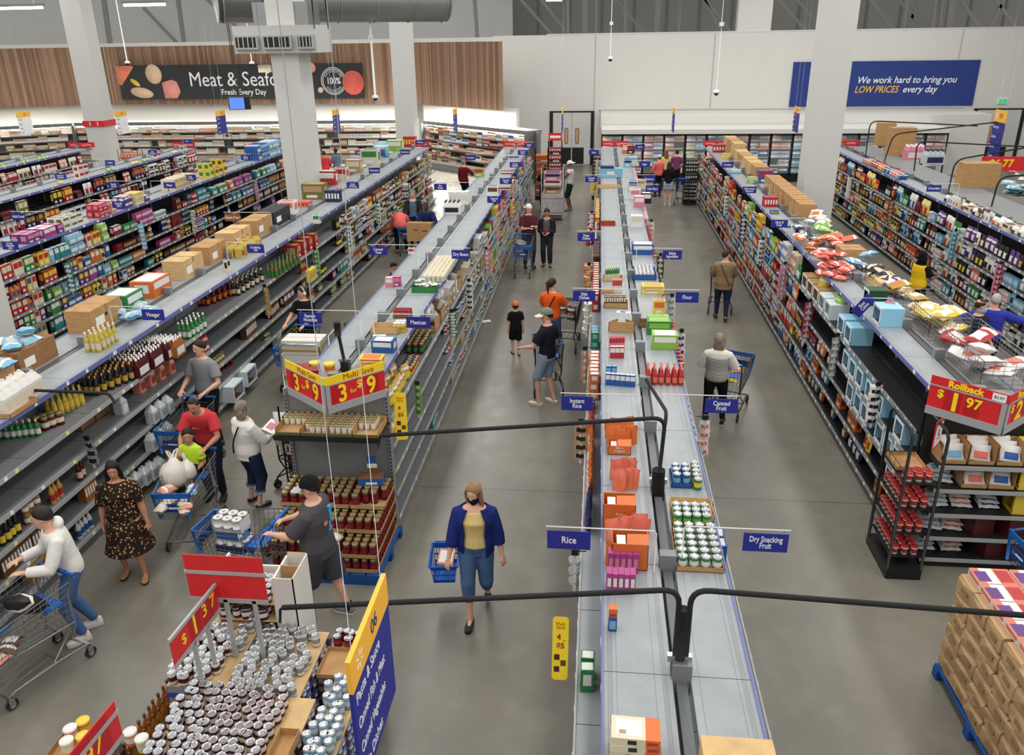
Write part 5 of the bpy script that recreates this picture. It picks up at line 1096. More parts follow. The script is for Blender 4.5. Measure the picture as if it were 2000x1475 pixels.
# woman in the flowered dress
x, y = XY(268, 1122)
FL_ = floral()
person('woman in a brown flowered dress with long dark hair', x, y, 198, 1.60, dict(m=FL_, sleeve=.4, hem=-.06, off=.016, name='dress', skirt=((.03, .225, .2), (.12, .245, .23), (.28, .27, .255), (.44, .32, .3))), dict(m=BLACKC, len=.86, off=-.02, waist=-.04), ('shoe_gold', (176, 132, 86), 'low'), ('long', 'black', .36), 'tan', LH=(-.28, .05, .82), RH=(.27, .0, .8), LF=(-.13, .1, 0), RF=(.13, -.06, 0), head=(8, 14), girth=1.2, chest=.04, pelvis=.94)
# boy in the white hoodie leaning on his cart
x, y = XY(172, 1238)
person('teenager in a white hoodie and jeans leaning on a cart handle', x, y, 132, 1.72, lng(WHITEC, off=.022, hood=1), pants(cloth('mid_denim', (72, 104, 150), .25), off=.01), WSHOE, ('short', 'dark'), 'fair', lean=12, LH=(-.16, .42, 1.1), RH=(.14, .42, 1.1), LF=(-.1, .04, 0), RF=(.1, -.12, 0), head=(-14, 6), pelvis=.93)
th = 160; x, y = -5.6, 6.02
cB = cart('grey wire cart with blue corner trim below the teenager in white', x, y, th, True, WIRE)
in_cart(cB, 'black_jacket', 'bag', 'black', 'black', 'black jacket bundled in the seat of the teenager\'s cart', [(0, -.22, .3)], (.36, .2, .3), rot=-.6)
in_cart(cB, 'bread_pack', 'bag', 'salmon', 'cream', 'packed bread rolls in the front of the teenager\'s cart', [(-.08, .28, .06)], (.2, .1, .3), rot=-1.4); in_cart(cB, 'bread_pack', 'bag', 'brown', 'white', 'dark bread pack behind the rolls in the teenager\'s cart', [(.06, .08, .06)], (.2, .1, .26), rot=-1.4)
# man in red, child in the seat, their loaded cart
x, y = XY(384, 1040); cC = cart('loaded cart with blue front pushed by the man in red', x, y, 186)
hx_, hy_ = x+math.sin(R_(186))*.82, y-math.cos(R_(186))*.82
person('man in a red shirt with a moustache leaning over his loaded cart', hx_-.02, hy_+.08, 186, 1.76, tee(RED_C, off=.018, deco=()), pants(cloth('navy_trousers', (36, 40, 62))), SK_, ('buzz', 'dark'), 'tan', lean=26, LH=(-.17, .5, 1.05), RH=(.17, .5, 1.05), head=(4, 12), extra=(('moustache',), ('patch', 1, [(.3, .05, .1, .03, CORAL)])))
sx, sy = x+math.sin(R_(186))*.3, y-math.cos(R_(186))*.3
person('child in a neon yellow shirt sitting in the cart seat', sx-.04, sy+.05, 176, 1.22, tee(LIME, off=.016), dict(m=BLACKC, len=.5), SK_, ('short', 'black'), 'tan', hs=1.28, LH=(-.16, .22, 1.0), RH=(.2, .24, 1.02), LF=(-.12, .3, .62), RF=(.12, .3, .62), pelvis=.96, z=.12, head=(30, 4), shoulder=.95)
PLB = mat('plastic_bag', (226, 220, 212), .35, spec=.5)
def grocery_bag(ca, px, py, pz, label, s=1.0):
    M_ = Matrix.Translation(ca.location) @ Matrix.Rotation(ca.rotation_euler.z, 4, 'Z'); m = MB(); n = 14; rings = []
    for z, r in ((0, .1), (.06, .15), (.16, .16), (.24, .12), (.28, .06), (.33, .035)):
        rings.append((V3((0, 0, z*s)), V3((1, 0, 0)), V3((0, 1, 0)), r*s*rnd.uniform(.9, 1.1), r*s*rnd.uniform(.8, 1.05)))
    loft(m, rings, PLB, n)
    for sd in (-1, 1): m.tube([(sd*.02*s, 0, .32*s), (sd*.05*s, .01, .38*s), (sd*.06*s, .02, .42*s), (sd*.03*s, .03, .4*s), (0, .02, .33*s)], .012*s, 6, PLB)
    o = obj('grocery_bag', m, None, M_ @ Vector((px, py, pz)), (0, .1, rnd.uniform(0, 3))); return tag(o, label, 'bag')
grocery_bag(cC, .17, -.02, .72, 'white plastic bag tied on the child\'s side of the loaded cart', 1.15); grocery_bag(cC, .02, -.12, .76, 'smaller white plastic bag beside the child in neon', .8)
in_cart(cC, 'snack_pack', 'bag', 'sky', 'white', 'blue wrapped pack lying below the child in neon', [(-.1, .06, .28)], (.14, .1, .3), rot=-1.4)
in_cart(cC, 'bread_loaf', 'bag', 'cream', 'white', 'bread loaf in the loaded cart', [(.05, .2, .22), (-.1, .24, .24), (.1, .34, .22), (-.05, .38, .2)], (.13, .13, .3), rot=-1.3, group='bread loaves in the loaded cart'); in_cart(cC, 'bun_pack', 'bag', 'salmon', 'cream', 'pack of buns in the loaded cart', [(.12, .12, .3), (-.12, .38, .22)], (.16, .12, .24), rot=-1.2, group='bun packs in the loaded cart')
# man in grey behind them
p = gz(378, 664, 1.8); person('man in a grey T-shirt with a moustache standing behind the man in red', p.x+.08, p.y, 170, 1.82, tee(LGREY, off=.018), pants(BLACKC), SK_, ('short', 'dark'), 'fair', LH=(-.2, .3, 1.04), RH=(.2, .3, 1.04), head=(-18, 6), extra=(('moustache',),))
x, y = p.x+.12, p.y-.82; cart('plain cart hidden behind the man in red, pushed by the man in grey', x, y, 180, True)
# woman in white blouse
x, y = XY(500, 985); person('woman in a white blouse and rolled jeans seen from behind', x, y, -34, 1.6, dict(m=WHITEC, sleeve=.72, off=.024, hem=-.12), dict(m=DDENIM, len=.78, loose=.012, cuff=TAUPE), BLKLOW, ('bob', 'grey'), LH=(-.2, .36, 1.08), RH=(.18, .38, 1.1), girth=1.26, head=(-14, 10), LF=(-.14, .02, 0), RF=(.14, -.02, 0), extra=(('strap', BLACKC, 1),))
cD = cart('dark wire cart beside the woman in the white blouse', x+.62, y+.62, -40, True, CDARK)
M_ = Matrix.Translation((x, y, 0)) @ Matrix.Rotation(R_(-34), 4, 'Z'); m = MB(); m.box(-.14, .14, -.1, .1, 0, .004, SWHITE); m.box(-.1, .06, -.06, .05, .004, .0046, P('pink')); tag(obj('leaflet', m, None, M_ @ V3((.02, .42, 1.06)), (.5, 0, R_(-34))), 'white and pink leaflet held by the woman in the blouse', 'paper')
in_cart(cD, 'black_bag', 'bag', 'black', 'brown', 'black handbag in the cart beside the white blouse', [(-.02, -.1, .2)], (.3, .18, .26)); in_cart(cD, 'water_pack', 'bag', 'sky', 'clear', 'pale blue pack standing in the cart beside the white blouse', [(.12, -.28, .1)], (.16, .12, .36), rot=0)
# woman with headphones
p = gz(590, 560, 1.66); person('woman in black with white headphones pushing a blue cart', p.x, p.y, 164, 1.68, tee(BLACKC, off=.014), pants(BLACKC), SK_, ('pony', 'brown'), LH=(-.22, .38, 1.05), RH=(.2, .4, 1.05), head=(-24, 12), girth=1.1, chest=.02, extra=(('headphones', mat('headphone_white', (232, 230, 228), .4)),))
cE = cart('blue trimmed cart pushed by the woman with headphones', p.x+.12, p.y-.86, 172); in_cart(cE, 'black_bag', 'bag', 'black', 'navy', 'black bag in the cart of the woman with headphones', [(0, -.18, .28)], (.36, .2, .22))
# man in black with shorts
x, y = XY(1069, 790); person('man in a black shirt and pale denim shorts with white slides', x, y, 62, 1.8, tee(cloth('ink', (30, 32, 40)), off=.018), dict(m=TAUPE, len=.52, loose=.03), SLIDE, ('short', 'dark'), 'fair', LH=(-.2, .36, 1.04), RH=(.24, .1, .86), LF=(-.12, .1, 0), RF=(.12, -.06, 0), head=(30, 6), extra=(('cap', cloth('sage', (120, 126, 112)), cloth('cream_brim', (214, 208, 190)), 1),))
cF = cart('dark cart between the man in black and the orange top', x-.05, y+.72, 8, True, CDARK)
# woman in orange
p = gz(1078, 545, 1.66); person('woman in an orange top with a ponytail seen from behind', p.x, p.y, -16, 1.68, tee(ORANGE, off=.016), pants(DENIM, off=.01), SK_, ('pony', 'dark'), LH=(-.2, .36, 1.05), RH=(.24, .4, 1.08), head=(-30, 6), girth=1.08, extra=(('strap', BLACKC, 1),))
cG = cart('dark cart pushed by the woman in orange', p.x+.28, p.y+.74, -8, False, CDARK); in_cart(cG, 'brown_bag', 'bag', 'brown', 'tan', 'brown paper bag in the cart of the woman in orange', [(.08, -.2, .1), (-.08, -.1, .1)], (.22, .16, .3), rot=0, group='brown bags in the dark cart')
x, y = XY(1008, 693); person('child in black with a flame coloured cap walking away', x, y, 16, 1.14, tee(BLACKC, off=.018, hem=-.12), dict(m=BLACKC, len=.5, loose=.02), ('shoe_tan', (120, 96, 70), 'low'), ('short', 'brown'), hs=1.25, LF=(-.08, .1, 0), RF=(.08, -.1, 0), extra=(('cap', mat('flame_cap', (214, 108, 60), .7, noise=.5, nscale=30), cloth('tan_brim', (206, 160, 120)), 1),))
# couple with the cart
x, y = XY(1033, 522); person('man in a maroon shirt and white cap standing behind a blue cart', x, y, 200, 1.8, tee(MAROON, off=.02), pants(cloth('slate_trousers', (58, 62, 72))), SK_, ('short', 'dark'), LH=(-.06, .28, 1.18), RH=(.08, .3, 1.14), head=(14, 8), girth=1.1, extra=(('cap', WHITEC, WHITEC, -1),))
x2, y2 = XY(1026, 528); cH = cart('blue fronted cart beside the couple', x2-.02, y2-.45, 182); in_cart(cH, 'grey_bag', 'bag', 'grey', 'black', 'grey bag in the cart beside the couple', [(0, -.1, .25)], (.34, .2, .26))
x, y = XY(1068, 520); person('woman in a black jacket looking at a jar in her hands', x, y, 176, 1.66, lng(cloth('black_jacket', (36, 36, 42)), off=.03, inner=cloth('grey_top', (96, 96, 98))), pants(cloth('slate_jeans', (50, 52, 60)), loose=.012), ('shoe_terracotta', (142, 84, 62), 'low'), ('pony', 'dark'), 'tan', LH=(-.08, .26, 1.06), RH=(.08, .28, 1.06), head=(8, 26))
p = V3((x, y, 0)); o = obj('sauce_jar', proto('jar', 'wine', 'red')[0][1], None, (x+.0, y-.33, .98), (0, 0, 0)); tag(o, 'dark red jar held by the woman in the black jacket', 'jar')
x, y = XY(1113, 411); person('man in a white sleeveless top and white cap looking at a can', x, y, 82, 1.84, dict(m=cloth('tank', (206, 204, 200)), sleeve=.06, off=.018), dict(m=cloth('dark_green', (22, 58, 48)), len=.54, loose=.03), ('shoe_cream2', (186, 170, 140), 'low'), ('none', 'dark'), 'brown', LH=(-.05, .44, 1.16), RH=(.1, .4, 1.1), head=(6, 20), extra=(('cap', WHITEC, WHITEC, -1),))
tag(obj('silver_can', proto('can', 'white', 'cream', (.08, .2))[0][1], None, (x-.46, y+.05, 1.14)), 'pale can held by the man in the white sleeveless top', 'can')
# right aisle
x, y = XY(1391, 830); person('woman in a white and black striped top with wavy grey hair', x, y, -12, 1.62, dict(m=striped(), sleeve=.5, off=.02), pants(BLACKC, off=.008), SK_[:2]+('std', 'w'), ('bob', 'grey'), LH=(-.22, .32, 1.05), RH=(.26, .34, 1.04), girth=1.14, head=(-8, 10), LF=(-.14, -.05, 0), RF=(.16, .06, 0))
cI = cart('dark cart with blue rim pushed by the woman in stripes', x+.36, y+.62, -24, True, CDARK); in_cart(cI, 'bread_pack', 'bag', 'salmon', 'cream', 'pink and cream pack lying in the cart of the woman in stripes', [(.05, .1, .2)], (.2, .12, .26), rot=-1.3); in_cart(cI, 'banana_bag', 'bag', 'yellow', 'lime', 'yellow bag lying in the cart of the woman in stripes', [(-.02, .0, .05)], (.2, .12, .26), rot=-1.3)
x, y = XY(1407, 625); person('woman in a camel coat walking away with a cart', x, y, -4, 1.64, lng(KHAKI, off=.034, hem=-.16), pants(DDENIM, off=.008), ('shoe_boot', (70, 58, 48)), ('short', 'brown'), LH=(-.22, .36, 1.03), RH=(.22, .36, 1.03), head=(-50, 0), girth=1.12, LF=(-.1, .14, 0), RF=(.1, -.16, .02), lift=(0, -.3), extra=(('strap', CL('brown_strap', (96, 74, 54)), -1),))
cart('dark cart in front of the woman in the camel coat', x+.06, y+.82, -4, False, CDARK)
for (u, v, hd, lab, top, bot, hr, ex, hh, sh) in ((1303, 402, -6, 'woman in a black top and pale shorts at the far freezers', tee(BLACKC, sleeve=.5), dict(m=LBLUE, len=.3, loose=.02), ('long', 'dark', .2), (), 1.66, WSHOE), (1284, 384, 30, 'person in a coral jacket and pale hat before the freezers', lng(CORAL, off=.024), pants(BLACKC), ('short', 'dark'), (('cap', LBLUE, LBLUE, 1),), 1.66, SK_), (1297, 372, 10, 'woman with long ginger hair before the freezers', tee(CREAM), pants(DDENIM), ('long', 'ginger', .3), (), 1.68, SK_), (1318, 372, 0, 'person in purple with black hair at the freezer doors', tee(cloth('plum', (120, 60, 96))), pants(BLACKC), ('short', 'black'), (), 1.68, SK_)):
    x, y = XY(u, v); person(lab, x, y, hd, hh, top, bot, sh, hr, LH=(-.2, .3, 1.0), RH=(.2, .3, 1.0), extra=ex, vox=.014)
x, y = XY(1332, 398); cJ = cart('small grey cart by the woman in pale shorts', x, y, -10, True, CDARK)
# candy aisle
person('employee in a yellow vest and black headscarf holding a phone', 7.05, 18.0, -64, 1.66, tee(BLACKC, off=.02), pants(BLACKC), SK_, ('none', 'black'), 'brown', LH=(-.1, .36, 1.1), RH=(.12, .36, 1.1), head=(-6, 14), extra=(('vest', YELV), ('headscarf', BLACKC)), girth=1.1, chest=.02)
tag(obj('phone', MB().box(-.04, .04, -.08, .08, 0, .01, BLACK), None, (7.44, 18.2, 1.08), (.3, 0, .5)), 'dark phone held by the employee in the yellow vest', 'phone')
person('man in a navy printed T-shirt and pale blue face mask', 6.62, 14.1, 214, 1.78, tee(cloth('ink_navy', (40, 44, 62)), off=.02), dict(m=BLACKC, len=.52, loose=.02), SK_, ('buzz', 'brown'), LH=(-.28, .16, .92), RH=(.26, .1, .86), head=(44, 4), girth=1.12, extra=(('mask', LBLUE), ('patch', 1, [(.3, 0, .16, .14, CL('print_tan', (150, 128, 96))), (.2, 0, .13, .07, CL('print_brown', (110, 92, 72)))])))
person('grey haired person in a blue jacket with arms spread towards the candy', 7.1, 14.6, -22, 1.72, lng(BLUEC, off=.026), pants(BLACKC), SK_, ('short', 'silver'), LH=(-.5, .3, 1.2), RH=(.58, .3, 1.24), girth=1.15, head=(0, 6), extra=())
x, y = XY(1868, 640, .6); cart('blue rimmed cart behind the man in the printed T-shirt', 6.75, 15.3, 60, True, CDARK)
cart('cart with a blue tote standing in the candy aisle', 6.1, 19.6, 0, False, WIRE); tag(obj('blue_tote', proto('carton', 'sky', 'blue', (.4, .4, .3))[0][1], None, (6.1, 19.5, .56), (0, 0, FRONT)), 'sky blue tote in the cart beyond the snack shelving', 'tote')
# aisle beyond the ramen side
x, y = XY(785, 494); person('person in a coral sweater bending over beside the sauce shelving', x, y, 14, 1.64, lng(CORAL, off=.026), pants(BLACKC), ('shoe_black3', (40, 38, 38), 'low'), ('short', 'grey'), lean=72, LH=(-.3, .52, .62), RH=(.24, .62, .8), head=(0, -10), girth=1.18, LF=(-.14, 0, 0), RF=(.16, 0, 0), pelvis=.9)
p = gz(805, 372, 1.74); person('older man in a dark jacket pushing a blue handled cart', p.x, p.y, 188, 1.76, lng(cloth('dark_jacket', (40, 40, 42)), off=.034, inner=STEELB), pants(BLACKC), SK_, ('short', 'grey'), LH=(-.2, .38, 1.04), RH=(.2, .38, 1.04), head=(6, 12), girth=1.1)
cart('cart pushed by the older man in the dark jacket', p.x-.03, p.y-.84, 186, True)
p2 = gz(834, 405, 1.52); person('man in navy carrying a large brown carton', p2.x, p2.y, 176, 1.74, lng(NAVYC, off=.024), pants(BLACKC), SK_, ('buzz', 'black'), 'dark', lean=14, LH=(-.36, .4, .98), RH=(.24, .4, .98), head=(4, 0))
p3 = gz(824, 460, .72); m = MB(); m.box(-.36, .36, -.2, .2, 0, .52, CARD); m.box(-.16, -.04, -.2015, -.2, .3, .34, CARDIN); m.box(.1, .24, -.2015, -.2, .28, .32, CARDIN); m.box(-.005, .005, -.2015, -.2, 0, .52, TAPE); tag(obj('carried_carton', m, None, (p2.x-.12, p2.y-.5, .66), (-.1, 0, -.06)), 'large brown carton held by the man in navy', 'box')
p = gz(905, 314, 1.64); person('person in a maroon sweater reaching towards the shelf top', p.x, p.y, -24, 1.7, lng(WINEC, off=.024, hem=-.14), pants(BLACKC), SK_, ('short', 'grey'), LH=(-.26, .1, .84), RH=(.3, .36, 1.2), head=(-10, 0))
p = gz(760, 512, 1.34); person('child with a dark cap and bare shoulders behind the ramen shelf top', -4.55, 17.6, -70, 1.36, dict(m=BLACKC, sleeve=.05, off=.012), dict(m=BLACKC, len=.5), SK_, ('short', 'black'), 'tan', head=(-60, 8), extra=(('beanie', BLACKC),), hs=1.12)
# far people by the meat counter and beyond the cereal shelving
for (u, v, zt, hd, lab, top, hr, tn) in ((1064, 324, 1.7, 10, 'dark haired person behind the tall trolley by the doors', tee(BLACKC), ('short', 'black'), 'tan'), (250, 268, 1.2, 20, 'child in a teal shirt by the far orange stand', tee(cloth('teal', (70, 110, 140))), ('short', 'black'), 'tan'), (398, 256, 1.62, 10, 'person in an orange jacket at the meat counter', lng(ORANGE, off=.03), ('pony', 'dark'), 'tan'), (444, 262, 1.6, -10, 'person in grey bending at the meat counter', lng(GREYC), ('short', 'dark'), 'tan'),
        (473, 251, 1.68, 100, 'person in pale blue at the meat counter', lng(LBLUE, off=.024), ('short', 'black'), 'tan'), (493, 266, 1.4, 160, 'person in light grey by the meat counter', tee(LGREY), ('short', 'black'), 'tan'), (522, 258, 1.6, -60, 'grey haired person in light grey reaching down', lng(LGREY), ('short', 'silver'), 'fair'), (632, 296, 1.6, 20, 'person in a red coat beside the big column', lng(RED_C, off=.03), ('short', 'dark'), 'tan'), (655, 290, 1.66, 60, 'person in a denim jacket beside the big column', lng(STEELB, off=.026), ('short', 'black'), 'dark')):
    Y = {1064: 33.0, 250: 35, 398: 36.5, 444: 36.5, 473: 37.5, 493: 36, 522: 36.6, 632: 33.8, 655: 33.6}[u]; p = gz(u, v, zt); k = Y/p.y
    q = gy(u, v, Y) if False else p
    person(lab, q.x, q.y, hd, zt+.04, top, pants(BLACKC), SK_, hr, tn, LH=(-.22, .3, 1.0), RH=(.22, .3, 1.0), vox=.014)
person('person reaching an arm up to the cereal shelf from the far side', -13.75, 20.6, -96, 1.74, tee(PRED), pants(BLACKC), SK_, ('short', 'dark'), 'fair', LH=(-.2, .5, 1.95), RH=(.24, .1, .86))
flush_jobs()
# ------------------------------------------------------------------ aisle markers on rods
def marker(spx, d, u, v, words_, lines, m=SBLUE, w=.34, h=.165, zc=2.36, yaw=0.0, cond=.78, size=None):
    p = gz(u, v, zc); t = thing('aisle_sign', 'small %s sign lettered %s on a rod over the shelving' % ('blue' if m is SBLUE else 'brown' if m is not PURP else 'purple', words_), 'sign', (spx, p.y, ZT))
    b_ = MB(); x1 = p.x-spx; e = d*(w*.5+.01); zr = zc+h*.5+.035-ZT
    b_.tube([(d*.05, 0, -.1), (d*.05, 0, zr-.02), (d*.07, 0, zr), (x1+e, 0, zr)], .0065, 6, mat('rod_white', (214, 214, 210), .4))
    for s in (-.38, .38): b_.tube([(x1+s*w, 0, zr), (x1+s*w, 0, zr-.04)], .004, 4, CHROME)
    obj('rod', b_, t)
    b_ = MB(); b_.box(-w/2, w/2, -.004, .004, -h/2, h/2, m); pn = obj('panel', b_, t, (x1, 0, zc-ZT), (0, yaw, 0)); n = lines.count('\n')+1
    text('lettering', lines, size or (.085 if n == 1 else .072), SWHITE, pn, (0, -.0045, 0), (math.pi/2, 0, 0), sx=cond, space=.8, bold=.001); return t
PURP = mat('sign_purple', (122, 60, 150), .5); SBROWN = mat('sign_brown', (150, 84, 48), .5)
for spx, d, lst in ((.575, -1, ((1111, 1055, 'Rice', 'Rice'), (1127, 788, 'Instant Rice', 'Instant\nRice'), (1141, 578, 'Side Dishes', 'Side\nDishes'), (1145, 463, 'Pasta Dishes', 'Pasta\nDishes'), (1155, 350, 'Tomato Sauce', 'Tomato\nSauce'), (1160, 298, 'Pasta', 'Pasta'))),
    (.695, 1, ((1495, 1060, 'Dry Snacking Fruit', 'Dry Snacking\nFruit'), (1409, 793, 'Canned Fruit near the striped top', 'Canned\nFruit'), (1342, 581, 'Flour', 'Flour'), (1313, 498, 'Baking Ingredients', 'Baking\nIngredients'), (1274, 369, 'Cake Mixes', 'Cake Mixes'), (1268, 350, 'Desserts', 'Desserts'), (1259, 321, 'Sugar', 'Sugar'), (1250, 287, 'Spices', 'Spices'))),
    (-3.12, 1, ((817, 630, 'Mexican', 'Mexican'), (900, 497, 'Dry Beans', 'Dry Beans'), (965, 390, 'Canned Fish', 'Canned\nFish'), (988, 354, 'Canned Meat', 'Canned\nMeat'), (1006, 322, 'Canned Vegetables', 'Canned\nVegetables'), (1021, 298, 'Canned Beans', 'Canned\nBeans'), (1033, 284, 'Canned Fruit by the far red packs', 'Canned\nFruit'))),
    (-3.24, -1, ((606, 621, 'Ramen Noodles', 'Ramen\nNoodles'), (739, 490, 'Canned Soup', 'Canned\nSoup'), (860, 365, 'Flat Bread', 'Flat\nBread'), (919, 308, 'Crackers', 'Crackers'))),
    (-7.08, 1, ((299, 615, 'Vinegar', 'Vinegar'), (499, 486, 'Cooking Oil', 'Cooking\nOil'), (689, 362, 'Salad Dressing', 'Salad\nDressing'), (731, 333, 'Mayonnaise', 'Mayonnaise'), (791, 297, 'Condiments', 'Condiments'), (821, 278, 'Ketchup', 'Ketchup'))),
    (-12.43, 1, ((20, 480, 'Fruit and Vegetable Juice', 'Fruit &\nVegetable\nJuice'), (232, 400, 'Granola Bars', 'Granola\nBars'), (331, 362, 'Water', 'Water'), (372, 347, 'Fruit Drinks', 'Fruit\nDrinks'), (480, 308, 'Sports Drinks', 'Sports\nDrinks'))),
    (-12.55, -1, ((36, 423, 'Adult Cereal', 'Adult Cereal'), (222, 362, 'Family Cereal', 'Family\nCereal'))),
    (-16.68, 1, ((118, 345, 'Snacks', 'Snacks &\nCrackers'), (215, 318, 'Coffee', 'Coffee'), (298, 298, 'Hot Chocolate', 'Hot\nChocolate'), (365, 276, 'Tea', 'Tea'))),
    (4.4, -1, ((1522, 437, 'Nuts and Fruit', 'Nuts &\nFruit'), (1464, 371, 'Microwave Popcorn', 'Microwave\nPopcorn'), (1421, 322, 'Cookies', 'Cookies')))):
    for u, v, wd, ln in lst: marker(spx, d, u, v, wd, ln, size=.054 if ln.count('\n') == 2 else None, cond=.66 if max(len(q) for q in ln.split('\n')) > 9 else .8)
marker(4.4, -1, 1686, 597, 'Rice Cakes and hanging askew', 'Rice\nCakes', yaw=-.95, zc=2.3)
marker(9.0, -1, 1824, 368, 'Chocolate', 'Chocolate', zc=2.4)
marker(-7.2, -1, 453, 425, 'Gluten Free', 'Gluten Free', m=SBROWN); marker(-7.2, -1, 598, 349, 'Natural Foods', 'Natural\nFoods'); marker(-7.2, -1, 702, 298, 'Yogurt', 'Yogurt', m=PURP)
# red low price boards at the far shelf ends
def low_board(x, lab, y=32.42, z=2.12, w=.5):
    t = thing('price_board', lab, 'sign', (x, y, z))
    for s in (-1, 1):
        b_ = MB(); b_.box(0, w, -.006, .006, 0, .2, PRED); pn = obj('panel', b_, t, (0, -.12, 0), (0, 0, s*.3 if s > 0 else math.pi-.3))
        text('lettering', 'Low Prices', .1, SWHITE, pn, (w/2, -.007 if s > 0 else .007, .1), (math.pi/2, 0, 0 if s > 0 else math.pi), sx=.8)
low_board(.64, 'red Low Prices board at the far end of the rice shelving'); low_board(-3.18, 'red Low Prices board at the far end by the Canned Beans sign'); low_board(4.46, 'red Low Prices board at the far end by the Cookies sign'); low_board(9.05, 'red Low Prices board behind the column by the candy shelving', w=.7); low_board(-7.1, 'red Low Prices board at the far end by the Ketchup sign'); low_board(-12.5, 'red Low Prices board at the far end of the cereal shelving'); low_board(-16.7, 'red Low Prices board at the far end by the Tea sign'); low_board(-21.1, 'red Low Prices board by the far white column', w=.6)
# ------------------------------------------------------------------ hanging blade signs along the aisles
def blade(x, y, z0, z1, L, lab, rows_, head, m=SBLUE, face=1, near=False):
    t = thing('hanging_sign', lab, 'sign', (x, y, z0)); H = z1-z0; hh = H*.235; n = len(rows_)
    b_ = MB(); b_.box(-.014, .014, -L/2, L/2, H-hh, H, SYEL); hd = obj('header', b_, t)
    tw = SWHITE if m is SBLUE else mat('sign_ink', (50, 54, 70), .6); rz = math.pi/2 if face > 0 else -math.pi/2
    text('lettering', head, hh*.62, mat('sign_navy_ink', (36, 42, 110), .6), hd, (face*.015, face*L*.08, H-hh*.5), (math.pi/2, 0, rz))
    k = MB()
    for i in range(6): a = math.pi*i/3+math.pi/6; k.obox(Matrix.Translation((face*.0145, -face*L*.3+hh*.2*math.cos(a), H-hh*.5+hh*.2*math.sin(a))) @ Matrix.Rotation(a, 4, 'X'), .002, hh*.17, hh*.06, SWHITE)
    obj('emblem', k, hd)
    for i, rw in enumerate(rows_):
        rh = (H-hh)/n; zc = H-hh-rh*(i+.5); b_ = MB(); b_.box(-.012, .012, -L/2, L/2, zc-rh*.485, zc+rh*.485, m); r = obj('name_strip', b_, t)
        if rw: text('lettering', rw, rh*.62 if near else rh*.5, tw, r, (face*.0125, -face*L*.45, zc), (math.pi/2, 0, rz), align='LEFT', sx=.62 if len(rw) > 13 else .8)
    b_ = MB()
    for s in (-.4, .4): b_.tube([(0, s*L, H), (0, s*L, H+6)], .0022, 4, CHROME)
    obj('wire', b_, t)
p = gz(675, 1295, 3.06); q = gz(752, 1120, 3.06)
blade((p.x+q.x)/2, (p.y+q.y)/2, 2.16, 3.06, abs(q.y-p.y), 'large yellow and blue hanging sign numbered 06 at the bottom of the view', ['Pasta & Sauce', 'Canned Fish & Meat', 'Canned Vegetables', 'Side Dishes'], '06', near=True)
for u, x, y, nm, hd, m_ in ((59, -21.2, 29.5, 'leftmost', '02', SWHITE), (239, -17.4, 29.5, 'second from left', '03', SWHITE), (434, -13.6, 29.5, 'behind the cereal shelving', '04', SBLUE), (658, -9.35, 29.6, 'between the two big columns', '05', SBLUE), (889, -5.02, 29.5, 'before the angled meat case', '05', SBLUE), (1099, -1.25, 29.5, 'in front of the double doors', '06', SBLUE), (1314, 2.55, 29.5, 'before the freezer doors', '07', SBLUE), (1550, 6.6, 29.3, 'beside the large right column', '08', SBLUE), (1947, 12.3, 27.5, 'at the right edge', '09', SBLUE)):
    blade(x, y, 2.95 if u != 1947 else 2.25, 3.75, .75, 'small hanging aisle sign with yellow top, %s' % nm, ['Grocery', 'Snacks', 'Sauces', 'Drinks'], hd, m_, 1 if x < 0 else -1)
# ------------------------------------------------------------------ padded black arms on the shelf tops
def arm(lab, x, y, pts_list, z0=ZT, base=True):
    t = thing('display_arm', lab, 'display arm', (x, y, z0)); b_ = MB()
    if base: b_.box(-.05, .05, -.06, .06, -.25, .12, BLACK); b_.box(-.08, .08, -.02, .02, .10, .15, CHROME); obj('clamp', b_, t)
    for nm, pts, r in pts_list:
        b_ = MB(); b_.tube([(a-x, c-y, e-z0) for a, c, e in pts], r, 8, RUBBER); obj(nm, b_, t)
    return t
def bend(a, b_, c, n=5, k=.12):
    a, b_, c = V3(a), V3(b_), V3(c); p0 = b_+(a-b_).normalized()*k; p1 = b_+(c-b_).normalized()*k
    return [a]+[p0.lerp(b_, i/n).lerp(b_.lerp(p1, i/n), i/n) for i in range(n+1)]+[c]
x, y = .62, 4.3
e0, e1 = gy(552, 1187, y), gy(2010, 1203, y)
arm('black padded T arm rising from the central shelf gap nearest the camera', x, y, [('arm', bend((x-.03, y, 2.2), (x-.03, y, gy(1300, 1150, y).z), tuple(e0)), .019), ('arm', bend((x+.04, y, 2.2), (x+.04, y, gy(1360, 1152, y).z), tuple(e1)), .019), ('hook', [(e0.x, y, e0.z), (e0.x-.02, y, e0.z-.02), (e0.x-.03, y-.01, e0.z-.12)], .01), ('sleeve', [(x, y, 2.22), (x, y, 2.62)], .04)])
x, y = .63, 6.62; e0, e1, e2 = gy(742, 851, y), gy(1300, 815, y), gz(1262, 742, 2.55)
arm('black padded arm with a ball joint rising near the Canned Fruit sign', x, y, [('arm', bend((x, y, 2.15), (x+.03, y, gy(1285, 815, y).z), tuple(e0)), .019), ('arm', bend((x+.02, y, 2.7), (e1.x+.02, y+.1, e1.z), tuple(e2)), .017), ('hook', [(e0.x, y, e0.z), (e0.x-.03, y, e0.z-.14)], .01), ('joint', [(x, y, 2.12), (x, y, 2.2), (x, y, 2.34)], .062)])
p = gz(676, 722, ZT); arm('short black padded post above the two-sided promo board', p.x, p.y, [('arm', [(p.x, p.y, 2.1), (p.x-.05, p.y, 2.55), (p.x-.06, p.y, 2.72)], .022), ('pad', [(p.x-.06, p.y, 2.56), (p.x-.06, p.y, 2.74)], .042)])
